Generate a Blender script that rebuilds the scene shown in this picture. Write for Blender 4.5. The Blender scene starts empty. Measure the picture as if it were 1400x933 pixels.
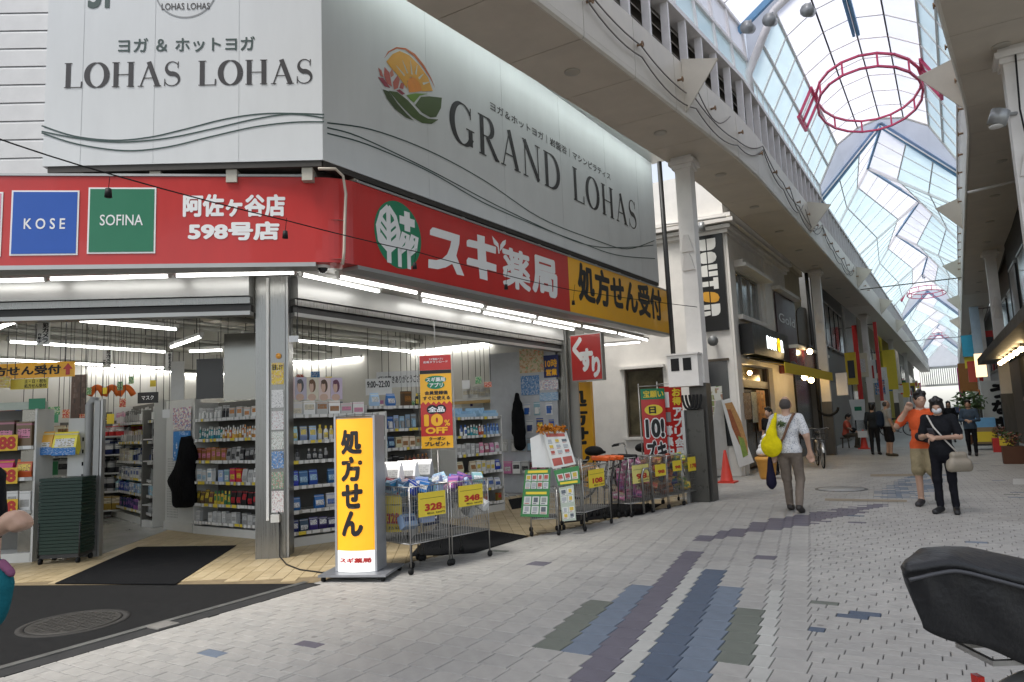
import bpy, bmesh, math, random
import numpy as np
from mathutils import Vector, Matrix
from mathutils.geometry import tessellate_polygon
random.seed(7)
SC = bpy.context.scene
COL = SC.collection
# ---------------------------------------------------------------- camera
FPX, PITCH, ROLL, YAW, EYE = 959.26, 6.587, -2.347, 30.93, 1.5      # focal length in pixels of a 1400 px wide picture
_y, _p, _r = (math.radians(a) for a in (YAW, PITCH, ROLL))
FW = np.array([-math.sin(_y)*math.cos(_p), math.cos(_y)*math.cos(_p), math.sin(_p)])
_ri = np.cross(FW, [0, 0, 1.]); _ri /= np.linalg.norm(_ri); _up = np.cross(_ri, FW)
RI = math.cos(_r)*_ri + math.sin(_r)*_up
UP = -math.sin(_r)*_ri + math.cos(_r)*_up
cam_data = bpy.data.cameras.new('camera'); cam = bpy.data.objects.new('camera', cam_data); COL.objects.link(cam)
cam_data.sensor_width = 36.0; cam_data.lens = FPX/1400*36; cam_data.clip_start = .05; cam_data.clip_end = 2000
cam.matrix_world = Matrix(((RI[0], UP[0], -FW[0], 0), (RI[1], UP[1], -FW[1], 0), (RI[2], UP[2], -FW[2], EYE), (0, 0, 0, 1)))
SC.camera = cam
# ---------------------------------------------------------------- sky, sun, exposure
world = bpy.data.worlds.new('World'); SC.world = world; world.use_nodes = True
_nt = world.node_tree; _bg = _nt.nodes['Background']
_sky = _nt.nodes.new('ShaderNodeTexSky'); _sky.sky_type = 'NISHITA'; _sky.sun_disc = False
SUN_EL, SUN_AZ = math.radians(62), math.radians(200)
_sky.sun_elevation = SUN_EL; _sky.sun_rotation = SUN_AZ; _sky.air_density = 1.0; _sky.dust_density = 1.2; _sky.ozone_density = .6
_hs = _nt.nodes.new('ShaderNodeHueSaturation'); _hs.inputs['Saturation'].default_value = .38      # thin overcast takes most of the blue out
_nt.links.new(_sky.outputs[0], _hs.inputs['Color']); _nt.links.new(_hs.outputs[0], _bg.inputs[0]); _bg.inputs[1].default_value = .12
sun_d = bpy.data.lights.new('sun', 'SUN'); sun = bpy.data.objects.new('sun', sun_d); COL.objects.link(sun)
sun_d.energy = 1.5; sun_d.angle = math.radians(20); sun_d.color = (1, .96, .9)
_sd = Vector((math.sin(SUN_AZ)*math.cos(SUN_EL), math.cos(SUN_AZ)*math.cos(SUN_EL), math.sin(SUN_EL)))
sun.rotation_euler = _sd.to_track_quat('Z', 'Y').to_euler()
SC.view_settings.view_transform = 'Standard'; SC.view_settings.look = 'None'; SC.view_settings.gamma = 1
SC.view_settings.exposure = 1.15
SC.cycles.use_denoising = True
SC.cycles.max_bounces = 7; SC.cycles.diffuse_bounces = 4; SC.cycles.glossy_bounces = 3
SC.cycles.transparent_max_bounces = 10; SC.cycles.transmission_bounces = 4
SC.cycles.sample_clamp_indirect = 6.0
SC.cycles.caustics_reflective = False; SC.cycles.caustics_refractive = False
# ---------------------------------------------------------------- pixels to places
def ray(x, y): return (x-700)*RI - (y-466.5)*UP + FPX*FW
def gp(x, y, z=0.):
    d = ray(x, y); t = (z-EYE)/d[2]; return Vector((t*d[0], t*d[1], z))
class Fr:
    """a vertical plane: origin, rightward direction, outward normal (towards the viewer)"""
    def __init__(s, P0, R):
        s.o = np.array([P0[0], P0[1], 0.]); r = np.array([R[0], R[1], 0.]); s.r = r/np.linalg.norm(r)
        s.n = np.array([s.r[1], -s.r[0], 0.]); s.u = np.array([0, 0, 1.])
    def pt(s, a, z, d=0.): return Vector(s.o + s.r*a + s.u*z + s.n*d)
    def px(s, x, y, d=0.):
        o = s.o + s.n*d; v = ray(x, y); t = s.n @ (o-[0, 0, EYE])/(s.n @ v); p = t*v + [0, 0, EYE]
        return float((p-o) @ s.r), float(p[2])
    def rect(s, x0, y0, x1, y1):
        a, z = s.px(x0, y0); b, w = s.px(x1, y1); return a, z, b, w
# ---------------------------------------------------------------- materials
MATS = {}
def lin(c):
    if isinstance(c, str):
        c = [int(c[i:i+2], 16)/255 for i in (0, 2, 4)]
        c = [v/12.92 if v <= .04045 else ((v+.055)/1.055)**2.4 for v in c]
    return (c[0], c[1], c[2], 1)
def mat(name, col=(.5, .5, .5), rough=.5, metal=0., noise=.12, scale=6., bump=0., bscale=60., emit=0., coat=0., rand=0., stretch=None):
    if name in MATS: return MATS[name]
    m = bpy.data.materials.new(name); m.use_nodes = True; MATS[name] = m
    nt = m.node_tree; N = nt.nodes; L = nt.links; b = N['Principled BSDF']
    c = lin(col); b.inputs['Base Color'].default_value = c; b.inputs['Roughness'].default_value = rough; b.inputs['Metallic'].default_value = metal
    if coat: b.inputs['Coat Weight'].default_value = coat
    m.diffuse_color = c
    if metal == 0 and rough >= .6: b.inputs['Specular IOR Level'].default_value = .12 if rough >= .75 else .25
    tc = N.new('ShaderNodeTexCoord'); mp = N.new('ShaderNodeMapping'); L.new(tc.outputs['Object'], mp.inputs[0])
    if stretch: mp.inputs['Scale'].default_value = stretch
    if noise > 0:
        n = N.new('ShaderNodeTexNoise'); n.inputs['Scale'].default_value = scale; n.inputs['Detail'].default_value = 5; n.inputs['Roughness'].default_value = .62
        L.new(mp.outputs[0], n.inputs['Vector'])
        r = N.new('ShaderNodeMapRange'); r.inputs[1].default_value = .25; r.inputs[2].default_value = .75; r.inputs[3].default_value = 1-noise; r.inputs[4].default_value = 1+noise*.6
        L.new(n.outputs[0], r.inputs[0])
        x = N.new('ShaderNodeMix'); x.data_type = 'RGBA'; x.blend_type = 'MULTIPLY'; x.inputs[0].default_value = 1; x.inputs[6].default_value = c
        L.new(r.outputs[0], x.inputs[7]); out = x.outputs[2]
        if rand > 0:
            oi = N.new('ShaderNodeObjectInfo'); r3 = N.new('ShaderNodeMapRange'); r3.inputs[3].default_value = 1-rand; r3.inputs[4].default_value = 1+rand
            L.new(oi.outputs['Random'], r3.inputs[0])
            x2 = N.new('ShaderNodeMix'); x2.data_type = 'RGBA'; x2.blend_type = 'MULTIPLY'; x2.inputs[0].default_value = 1
            L.new(out, x2.inputs[6]); L.new(r3.outputs[0], x2.inputs[7]); out = x2.outputs[2]
        L.new(out, b.inputs['Base Color'])
        r2 = N.new('ShaderNodeMapRange'); r2.inputs[3].default_value = max(.03, rough-.12); r2.inputs[4].default_value = min(1, rough+.12)
        L.new(n.outputs[0], r2.inputs[0]); L.new(r2.outputs[0], b.inputs['Roughness'])
        if emit: L.new(out, b.inputs['Emission Color'])
    if bump > 0:
        n2 = N.new('ShaderNodeTexNoise'); n2.inputs['Scale'].default_value = bscale; n2.inputs['Detail'].default_value = 4
        L.new(mp.outputs[0], n2.inputs['Vector']); bp = N.new('ShaderNodeBump'); bp.inputs['Strength'].default_value = bump; bp.inputs['Distance'].default_value = .02
        L.new(n2.outputs[0], bp.inputs['Height']); L.new(bp.outputs[0], b.inputs['Normal'])
    if emit:
        b.inputs['Emission Color'].default_value = c; b.inputs['Emission Strength'].default_value = emit
    return m
def glowmat(name, col, strength):
    if name in MATS: return MATS[name]
    m = bpy.data.materials.new(name); m.use_nodes = True; MATS[name] = m; nt = m.node_tree; nt.nodes.clear()
    e = nt.nodes.new('ShaderNodeEmission'); o = nt.nodes.new('ShaderNodeOutputMaterial'); e.inputs[0].default_value = lin(col); e.inputs[1].default_value = strength
    nt.links.new(e.outputs[0], o.inputs[0]); return m
def panemat(name, tint, clear, gloss=.06):
    """milky glazing: part lets the sky straight through, part scatters it, a little mirror"""
    if name in MATS: return MATS[name]
    m = bpy.data.materials.new(name); m.use_nodes = True; MATS[name] = m; nt = m.node_tree; N = nt.nodes; L = nt.links; N.clear()
    o = N.new('ShaderNodeOutputMaterial'); t = N.new('ShaderNodeBsdfTransparent'); s = N.new('ShaderNodeBsdfTranslucent'); d = N.new('ShaderNodeBsdfGlossy')
    tc = N.new('ShaderNodeTexCoord'); n = N.new('ShaderNodeTexNoise'); n.inputs['Scale'].default_value = 1.6; n.inputs['Detail'].default_value = 6
    L.new(tc.outputs['Object'], n.inputs['Vector']); rp = N.new('ShaderNodeMapRange'); rp.inputs[1].default_value = .3; rp.inputs[2].default_value = .7; rp.inputs[3].default_value = .9; rp.inputs[4].default_value = 1.0
    L.new(n.outputs[0], rp.inputs[0]); mx = N.new('ShaderNodeMix'); mx.data_type = 'RGBA'; mx.blend_type = 'MULTIPLY'; mx.inputs[0].default_value = 1; mx.inputs[6].default_value = lin(tint)
    L.new(rp.outputs[0], mx.inputs[7]); L.new(mx.outputs[2], t.inputs[0]); L.new(mx.outputs[2], s.inputs[0]); d.inputs['Roughness'].default_value = .08
    a = N.new('ShaderNodeMixShader'); a.inputs[0].default_value = 1-clear; L.new(t.outputs[0], a.inputs[1]); L.new(s.outputs[0], a.inputs[2])
    g = N.new('ShaderNodeMixShader'); g.inputs[0].default_value = gloss; L.new(a.outputs[0], g.inputs[1]); L.new(d.outputs[0], g.inputs[2]); L.new(g.outputs[0], o.inputs[0])
    return m
# ---------------------------------------------------------------- mesh building
class MB:
    def __init__(s): s.v = []; s.f = []; s.m = []; s.sm = []; s.mi = 0; s.smooth = False
    def add(s, vs, fs):
        b = len(s.v); s.v += [tuple(v) for v in vs]
        for f in fs: s.f.append([i+b for i in f]); s.m.append(s.mi); s.sm.append(s.smooth)
        return s
    def quad(s, a, b, c, d): return s.add([a, b, c, d], [(0, 1, 2, 3)])
    def poly(s, pts): return s.add(pts, [tuple(range(len(pts)))])
    def obox(s, o, a, b, c):
        o, a, b, c = (Vector(q) for q in (o, a, b, c))
        vs = [o, o+a, o+a+b, o+b, o+c, o+a+c, o+a+b+c, o+b+c]
        fs = [(0, 3, 2, 1), (4, 5, 6, 7), (0, 1, 5, 4), (1, 2, 6, 5), (2, 3, 7, 6), (3, 0, 4, 7)]
        if a.cross(b).dot(c) < 0: fs = [f[::-1] for f in fs]
        return s.add(vs, fs)
    def box(s, x0, y0, z0, x1, y1, z1): return s.obox((x0, y0, z0), (x1-x0, 0, 0), (0, y1-y0, 0), (0, 0, z1-z0))
    def fbox(s, fr, a0, z0, d0, a1, z1, d1):
        return s.obox(fr.pt(a0, z0, d0), fr.pt(a1, z0, d0)-fr.pt(a0, z0, d0), fr.pt(a0, z0, d1)-fr.pt(a0, z0, d0), Vector((0, 0, z1-z0)))
    def prism(s, pts, ext):
        """polygon pts extruded along ext"""
        pts = [Vector(p) for p in pts]; e = Vector(ext); n = len(pts); nr = Vector((0, 0, 0))
        for i in range(n): nr += pts[i].cross(pts[(i+1) % n])
        if nr.dot(e) < 0: pts = pts[::-1]
        fs = [tuple(range(n-1, -1, -1)), tuple(range(n, 2*n))]+[(i, (i+1) % n, (i+1) % n+n, i+n) for i in range(n)]
        return s.add(pts+[p+e for p in pts], fs)
    def tube(s, pts, r, n=6, caps=True):
        pts = [Vector(p) for p in pts]; rs = r if isinstance(r, (list, tuple)) else [r]*len(pts); rings = []; old = s.smooth; s.smooth = n > 4
        t0 = (pts[1]-pts[0]).normalized(); ref = Vector((0, 0, 1)) if abs(t0.z) < .9 else Vector((1, 0, 0)); a = t0.cross(ref).normalized()
        vs = []
        for i, p in enumerate(pts):
            t = ((pts[min(i+1, len(pts)-1)]-pts[max(i-1, 0)])).normalized(); a = (a-t*a.dot(t))
            a = a.normalized() if a.length > 1e-6 else t.orthogonal().normalized(); b = t.cross(a)
            for k in range(n):
                w = 2*math.pi*(k+.5)/n; vs.append(p+(a*math.cos(w)+b*math.sin(w))*rs[i])
        fs = []
        for i in range(len(pts)-1):
            for k in range(n): fs.append((i*n+k, i*n+(k+1) % n, (i+1)*n+(k+1) % n, (i+1)*n+k))
        if caps: fs += [tuple(range(n-1, -1, -1)), tuple((len(pts)-1)*n+k for k in range(n))]
        s.add(vs, fs); s.smooth = old; return s
    def lathe(s, prof, c=(0, 0, 0), n=16, sx=1., sy=1.):
        old = s.smooth; s.smooth = True; c = Vector(c); vs = []; fs = []
        for r, z in prof:
            for k in range(n):
                w = 2*math.pi*k/n; vs.append(c+Vector((r*math.cos(w)*sx, r*math.sin(w)*sy, z)))
        for i in range(len(prof)-1):
            for k in range(n): fs.append((i*n+k, i*n+(k+1) % n, (i+1)*n+(k+1) % n, (i+1)*n+k))
        fs += [tuple(range(n-1, -1, -1)), tuple((len(prof)-1)*n+k for k in range(n))]
        s.add(vs, fs); s.smooth = old; return s
    def ball(s, c, r, n=10, sz=1.):
        return s.lathe([(max(1e-4, r*math.sin(math.pi*i/8)), -r*sz*math.cos(math.pi*i/8)) for i in range(9)], c, n)
    def mesh(s, name, mats, off=(0, 0, 0)):
        me = bpy.data.meshes.new(name); o = Vector(off)
        me.from_pydata([(v[0]-o.x, v[1]-o.y, v[2]-o.z) for v in s.v], [], s.f)
        for m in (mats if isinstance(mats, (list, tuple)) else [mats]): me.materials.append(m)
        me.polygons.foreach_set('material_index', s.m); me.polygons.foreach_set('use_smooth', s.sm); me.update(); return me
def link(name, data, parent=None, loc=None):
    o = bpy.data.objects.new(name, data); COL.objects.link(o)
    if parent is not None: o.parent = parent
    if loc is not None: o.location = loc
    return o
WLOC = {}
def wloc(o): return WLOC.get(o.name, Vector((0, 0, 0)))
def tag(o, label=None, cat=None, group=None, kind=None):
    if label: o['label'] = label
    if cat: o['category'] = cat
    if group: o['group'] = group
    if kind: o['kind'] = kind
    return o
def thing(name, label, cat, loc=(0, 0, 0), group=None, rz=0.):
    o = link(name, None, None, loc); o.empty_display_size = .1; o.rotation_euler.z = rz; WLOC[o.name] = Vector(loc); return tag(o, label, cat, group)
def part(name, mb, mats, parent=None, label=None):
    """mesh given in world coordinates (in the parent's own coordinates if the parent stands at the origin)"""
    off = wloc(parent) if parent is not None else Vector((0, 0, 0))
    o = link(name, mb.mesh(name, mats, off), parent); WLOC[o.name] = off
    if label: o['label'] = label
    return o
def single(name, mb, mats, label, cat, base=None, group=None):
    """a thing that is one mesh, its origin at its base"""
    if base is None:
        a = np.array(mb.v); base = Vector((a[:, 0].mean(), a[:, 1].mean(), a[:, 2].min()))
    o = link(name, mb.mesh(name, mats, base), None, base); WLOC[o.name] = Vector(base); return tag(o, label, cat, group)
def struct(name, mb, mats, label):
    o = link(name, mb.mesh(name, mats)); return tag(o, label, None, None, 'structure')
def dup(o, parent=None, loc=None, rz=None, label=None, mats=None):
    c = o.copy(); COL.objects.link(c); c.parent = parent
    if loc is not None: c.location = loc
    if rz is not None: c.rotation_euler.z = rz
    if label: c['label'] = label
    for ch in list(o.children): dup(ch, c)
    return c
# ---------------------------------------------------------------- lettering
_TXT = {}
def glyphs(s, bold):
    key = (s, bold)
    if key in _TXT: return _TXT[key]
    c = bpy.data.curves.new('lettering', 'FONT'); c.body = s; c.resolution_u = 3; c.size = 1
    o = bpy.data.objects.new('lettering', c); COL.objects.link(o); bpy.context.view_layer.update()
    me = bpy.data.meshes.new_from_object(o.evaluated_get(bpy.context.evaluated_depsgraph_get()))
    bpy.data.objects.remove(o); bpy.data.curves.remove(c)
    V = np.array([v.co[:2] for v in me.vertices]) if len(me.vertices) else np.zeros((0, 2)); F_ = [tuple(p.vertices) for p in me.polygons]; bpy.data.meshes.remove(me)
    if bold > 0 and len(V):
        k = 8 if bold > .03 else 4; vs = []; fs = []; dz = []
        for i in range(k):
            w = 2*math.pi*(i+.5)/k; b = len(vs)
            vs += [(x+bold*math.cos(w), y+bold*math.sin(w)) for x, y in V]; dz += [i/k]*len(V); fs += [tuple(q+b for q in f) for f in F_]
        V = np.array(vs); F_ = fs
    else: dz = [0]*len(V)
    lo, hi = V.min(0), V.max(0); sz = hi-lo; V = (V-lo)/np.where(sz > 0, sz, 1)
    _TXT[key] = (V, F_, dz, float(sz[0]/sz[1])); return _TXT[key]
def text(parent, fr, s, box, m, bold=.02, d=.004, name='lettering', vertical=False, keep=False, skew=0., dfun=None):
    """lettering filling box=(a0,z0,a1,z1) on plane fr, d in front of it"""
    a0, z0, a1, z1 = box; mb = MB()
    def put(t, b):
        V, F_, dz, asp = glyphs(t, bold); A0, Z0, A1, Z1 = b
        if keep:
            w = (Z1-Z0)*asp
            if w < A1-A0: mid = (A0+A1)/2; A0, A1 = mid-w/2, mid+w/2
        mb.add([fr.pt(A0+(A1-A0)*x+skew*(y-.5), Z0+(Z1-Z0)*y, d+.0012*e+(dfun(A0+(A1-A0)*x) if dfun else 0)) for (x, y), e in zip(V, dz)], F_)
    if vertical:
        h = (z1-z0)/len(s)
        for i, ch in enumerate(s):
            if ch == ' ': continue
            p = .035*h
            if ch in 'ー|': put('|', (a0+(a1-a0)*.45, z1-(i+1)*h+p, a0+(a1-a0)*.55, z1-i*h-p))
            else: put(ch, (a0, z1-(i+1)*h+p, a1, z1-i*h-p))
    else: put(s, box)
    return part(name, mb, m, parent)
# strokes with changing width, for serif letters and logos (unit square coordinates)
def arc(cx, cy, rx, ry, a0, a1, n=20): return [(cx+rx*math.cos(math.radians(a0+(a1-a0)*i/n)), cy+ry*math.sin(math.radians(a0+(a1-a0)*i/n))) for i in range(n+1)]
def strip(mb, fr, pts, ws, d, fx, fz):
    """flat ribbon along pts; ws half widths; fx, fz map unit coordinates to the plane"""
    n = len(pts)
    if not isinstance(ws, (list, tuple)): ws = [ws]*n
    L = []; R = []
    P = [(fx(x), fz(y)) for x, y in pts]
    for i in range(n):
        a = P[max(0, i-1)]; b = P[min(n-1, i+1)]; tx, ty = b[0]-a[0], b[1]-a[1]; l = math.hypot(tx, ty) or 1
        nx, ny = -ty/l, tx/l; w = ws[i]
        L.append(fr.pt(P[i][0]+nx*w, P[i][1]+ny*w, d)); R.append(fr.pt(P[i][0]-nx*w, P[i][1]-ny*w, d))
    mb.add(L+R, [(i, n+i, n+i+1, i+1) for i in range(n-1)])
def _var(n, lo, hi, f): return [lo+(hi-lo)*f(i/(n-1)) for i in range(n)]
T_, t_ = .062, .013
SER = {
 'L': (.78, [([(.2, .02), (.2, .98)], T_), ([(.05, .985), (.36, .985)], t_), ([(.05, .015), (.74, .015)], t_), ([(.735, .0), (.75, .25)], .018)]),
 'H': (1.0, [([(.2, .02), (.2, .98)], T_), ([(.8, .02), (.8, .98)], T_), ([(.2, .5), (.8, .5)], t_), ([(.05, .985), (.35, .985)], t_), ([(.05, .015), (.35, .015)], t_), ([(.65, .985), (.95, .985)], t_), ([(.65, .015), (.95, .015)], t_)]),
 'A': (.98, [([(.13, .02), (.48, .98)], t_*1.3), ([(.45, 1.0), (.82, .02)], T_), ([(.25, .34), (.68, .34)], t_), ([(.02, .015), (.25, .015)], t_), ([(.66, .015), (.97, .015)], t_)]),
 'O': (1.0, [(arc(.5, .5, .4, .49, 0, 360, 40), [T_*abs(math.cos(2*math.pi*i/40))+t_*.9 for i in range(41)])]),
 'S': (.68, [(arc(.36, .74, .25, .245, 25, 270, 18)[:-1]+arc(.34, .26, .29, .245, 90, -160, 20), [t_+.052*math.exp(-((i-18)/7.)**2) for i in range(39)]), ([(.6, .99), (.58, .73)], .012), ([(.05, .01), (.06, .3)], .012)]),
 'G': (1.0, [(arc(.5, .5, .42, .49, 38, 330, 36), [T_*abs(math.cos(math.radians(38+292*i/36)))*(1 if i > 6 else .4)+t_ for i in range(37)]), ([(.82, .04), (.82, .42)], T_*.95), ([(.64, .43), (.98, .43)], t_), ([(.83, .7), (.84, .98)], .014)]),
 'R': (.9, [([(.2, .02), (.2, .98)], T_), ([(.05, .985), (.4, .985)], t_), ([(.05, .015), (.36, .015)], t_), ([(.2, .985), (.42, .985)]+arc(.44, .745, .24, .24, 88, -88, 14)+[(.2, .505)], [t_, t_]+[t_+.05*math.cos(math.radians(88-176*i/14)) for i in range(15)]+[t_]), ([(.42, .5), (.82, .03), (.95, .015)], [T_*.8, T_*.9, t_])]),
 'N': (1.02, [([(.15, .02), (.15, .98)], t_*1.4), ([(.85, .0), (.85, .98)], t_*1.4), ([(.14, .98), (.85, .02)], T_), ([(.02, .985), (.22, .985)], t_), ([(.03, .015), (.28, .015)], t_), ([(.72, .985), (.98, .985)], t_)]),
 'D': (.98, [([(.2, .02), (.2, .98)], T_), ([(.05, .985), (.45, .985)], t_), ([(.05, .015), (.45, .015)], t_), (arc(.42, .5, .48, .485, 90, -90, 24), [t_+.055*math.cos(math.radians(90-180*i/24)) for i in range(25)])]),
 ' ': (.55, []),
}
def serif(parent, fr, s, box, m, d=.004, track=.1, fat=1.):
    a0, z0, a1, z1 = box; tot = sum(SER[c][0]+track for c in s)-track; sc = (a1-a0)/tot; x = 0; mb = MB(); H_ = z1-z0
    for c in s:
        for k, (pts, ws) in enumerate(SER[c][1]):
            ww = [w*min(H_, sc*1.15)*fat for w in ws] if isinstance(ws, list) else ws*min(H_, sc*1.15)*fat
            strip(mb, fr, pts, ww, d+.0006*k, lambda t: a0+(x+t)*sc, lambda t: z0+t*H_)
        x += SER[c][0]+track
    return part('lettering', mb, m, parent)
def flat(parent, fr, pts, m, d, name, px=True):
    """flat printed patch; pts in pixels on the plane (or plane coordinates)"""
    q = [fr.px(*p) if px else p for p in pts]; mb = MB(); P = [fr.pt(a, z, d) for a, z in q]
    mb.add(P, [tuple(t) for t in tessellate_polygon([[Vector((a, z, 0)) for a, z in q]])])
    return part(name, mb, m, parent)
# ---------------------------------------------------------------- smooth solids from capsules and ellipsoids
def sdf_mesh(prims, vox, k=.03):
    """prims: ('c',a,b,ra,rb,tag) tapered capsule, ('e',c,(rx,ry,rz),tag[,R]) ellipsoid, tag<0 cuts away. one continuous surface, a tag per face"""
    def bounds(p):
        if p[0] == 'c': r = max(p[3], p[4]); return np.minimum(p[1], p[2])-r, np.maximum(p[1], p[2])+r
        r = max(p[2]); return np.array(p[1])-r, np.array(p[1])+r
    def dist(p, X):
        if p[0] == 'c':
            a = np.array(p[1], np.float32); b = np.array(p[2], np.float32); ba = b-a; l = max(1e-9, float(ba @ ba))
            t = np.clip(((X-a) @ ba)/l, 0, 1); q = X-a-t[..., None]*ba
            return np.sqrt((q*q).sum(-1))-(p[3]+(p[4]-p[3])*t)
        q = X-np.array(p[1], np.float32)
        if len(p) > 4: q = q @ np.array(p[4], np.float32)
        r = np.array(p[2], np.float32); k0 = np.sqrt(((q/r)**2).sum(-1)); k1 = np.sqrt(((q/(r*r))**2).sum(-1))+1e-9
        return k0*(k0-1)/k1
    tg = lambda p: p[5] if p[0] == 'c' else p[3]
    lo = np.min([bounds(p)[0] for p in prims if tg(p) >= 0], 0)-2.5*vox; hi = np.max([bounds(p)[1] for p in prims if tg(p) >= 0], 0)+2.5*vox
    n = np.ceil((hi-lo)/vox).astype(int)+1
    ax = [lo[i]+vox*np.arange(n[i], dtype=np.float32) for i in range(3)]
    D = np.full(n, 9., np.float32); mg = k*1.5+3*vox
    for p in sorted(prims, key=lambda p: tg(p) < 0):
        b0, b1 = bounds(p); i0 = np.clip(np.floor((b0-mg-lo)/vox).astype(int), 0, n-1); i1 = np.clip(np.ceil((b1+mg-lo)/vox).astype(int)+1, 1, n)
        if (i1 <= i0).any(): continue
        sl = tuple(slice(a, b) for a, b in zip(i0, i1))
        X = np.stack(np.meshgrid(*[ax[j][sl[j]] for j in range(3)], indexing='ij'), -1); d = dist(p, X); c = D[sl]
        if tg(p) < 0: D[sl] = np.maximum(c, -d)
        else:
            h = np.clip(.5+.5*(c-d)/k, 0, 1); D[sl] = np.where(np.abs(c-d) < k, d*h+c*(1-h)-k*h*(1-h), np.minimum(c, d))
    S = D < 0; cs = np.array(n)-1
    acc = np.zeros((*cs, 3), np.float32); cnt = np.zeros(cs, np.float32)
    offs = [(i, j, l) for i in (0, 1) for j in (0, 1) for l in (0, 1)]
    sub = lambda A, o: A[o[0]:o[0]+cs[0], o[1]:o[1]+cs[1], o[2]:o[2]+cs[2]]
    for axi in range(3):
        for o in offs:
            if o[axi]: continue
            o2 = list(o); o2[axi] = 1
            a, b = sub(D, o), sub(D, o2); x = (a < 0) != (b < 0); t = np.where(x, a/np.where(x, a-b, 1), 0)
            for j in range(3): acc[..., j] += np.where(x, (t if j == axi else o[j]), 0)
            cnt += x
    idx = -np.ones(cs, int); act = cnt > 0; idx[act] = np.arange(act.sum())
    V = (np.argwhere(act)+acc[act]/cnt[act][:, None])*vox+lo
    F_ = []
    for axi in range(3):
        a = S.take(range(cs[axi]), axi); b = S.take(range(1, cs[axi]+1), axi)
        E = np.argwhere(a != b); j, l = [q for q in range(3) if q != axi]
        E = E[(E[:, j] > 0) & (E[:, l] > 0) & (E[:, j] < cs[j]) & (E[:, l] < cs[l])]
        c = []
        for dj, dl in ((-1, -1), (0, -1), (0, 0), (-1, 0)):
            q = E.copy(); q[:, j] += dj; q[:, l] += dl; c.append(idx[q[:, 0], q[:, 1], q[:, 2]])
        q = np.stack(c, 1); fl = a[E[:, 0], E[:, 1], E[:, 2]]
        if axi == 1: fl = ~fl
        q[~fl] = q[~fl][:, ::-1]; F_.append(q)
    F_ = np.concatenate(F_); C = V[F_].mean(1); best = np.full(len(C), 9.); tags = np.zeros(len(C), int)
    for p in prims:
        if tg(p) < 0: continue
        d = dist(p, C.astype(np.float32)); s = (d < best) if tg(p) < 5 else (d < .0035); best[s] = d[s]; tags[s] = tg(p)
    return V, F_, tags
def sdf_part(name, prims, vox, mats, parent=None, k=.03, off=None):
    V, F_, t = sdf_mesh(prims, vox, k); mb = MB(); mb.v = [tuple(v) for v in V]; mb.f = [tuple(int(i) for i in f) for f in F_]; mb.m = [int(i) for i in t]; mb.sm = [True]*len(F_)
    return mb if parent is False else part(name, mb, mats, parent)
# ================================================================= ground, paving, side street
def axX(Y): return float(np.interp(Y, [-20, 0, 9, 13.7, 25, 70, 140], [-4.5, -2.4, -1.4, -.9, -.68, .3, 1.6]))
M_TILE = [mat('paving_grey_%d' % i, c, .62, noise=.16, scale=9, bump=.25, bscale=220) for i, c in enumerate([(.395, .38, .352), (.383, .37, .343), (.405, .39, .36), (.37, .358, .334)])]
M_TC = {'purple': mat('paving_purple', (.145, .135, .162), .6, noise=.18, scale=9, bump=.25, bscale=220), 'navy': mat('paving_navy', (.095, .122, .168), .6, noise=.18, scale=9, bump=.25, bscale=220),
        'blue': mat('paving_blue', (.165, .20, .25), .6, noise=.18, scale=9, bump=.25, bscale=220), 'green': mat('paving_olive', (.155, .168, .142), .6, noise=.18, scale=9, bump=.25, bscale=220),
        'white': mat('paving_white', (.46, .455, .42), .6, noise=.15, scale=9, bump=.2, bscale=220)}
TILEM = M_TILE+[M_TC[k] for k in ('purple', 'navy', 'blue', 'green', 'white')]; TI = {'purple': 4, 'navy': 5, 'blue': 6, 'green': 7, 'white': 8}
def stain(m, amt):
    """worn paths and gum spots that run on from tile to tile"""
    nt = m.node_tree; N = nt.nodes; L = nt.links; b = N['Principled BSDF']; src = b.inputs['Base Color'].links[0].from_socket; g = N.new('ShaderNodeNewGeometry')
    n = N.new('ShaderNodeTexNoise'); n.inputs['Scale'].default_value = .55; n.inputs['Detail'].default_value = 7; n.inputs['Roughness'].default_value = .68; L.new(g.outputs['Position'], n.inputs['Vector']); r = N.new('ShaderNodeMapRange'); r.inputs[1].default_value = .3; r.inputs[2].default_value = .68; r.inputs[3].default_value = 1-amt; r.inputs[4].default_value = 1.06; L.new(n.outputs[0], r.inputs[0])
    v = N.new('ShaderNodeTexVoronoi'); v.inputs['Scale'].default_value = 2.3; L.new(g.outputs['Position'], v.inputs['Vector']); c = N.new('ShaderNodeMapRange'); c.inputs[1].default_value = .045; c.inputs[2].default_value = .07; c.inputs[3].default_value = .62; c.inputs[4].default_value = 1; L.new(v.outputs['Distance'], c.inputs[0])
    q = N.new('ShaderNodeMath'); q.operation = 'MULTIPLY'; L.new(r.outputs[0], q.inputs[0]); L.new(c.outputs[0], q.inputs[1]); x = N.new('ShaderNodeMix'); x.data_type = 'RGBA'; x.blend_type = 'MULTIPLY'; x.inputs[0].default_value = 1; L.new(src, x.inputs[6]); L.new(q.outputs[0], x.inputs[7]); L.new(x.outputs[2], b.inputs['Base Color'])
for m in TILEM: stain(m, .21)
M_JOINT = mat('joint_sand', (.10, .10, .095), .9, noise=.3, scale=20)
M_FARPAVE = mat('far_paving', (.36, .36, .345), .65, noise=.16, scale=.9, bump=.1, bscale=60)
mb = MB(); mb.quad((-400, -300, -.03), (400, -300, -.03), (400, 600, -.03), (-400, 600, -.03)); struct('ground', mb, mat('ground_grey', (.2, .2, .19), .8, noise=.2, scale=.3), 'grey town ground reaching far beyond the street')
pave = tag(link('pavement', None), 'pale grey tiled arcade pavement with coloured bands', None, None, 'structure')
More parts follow.
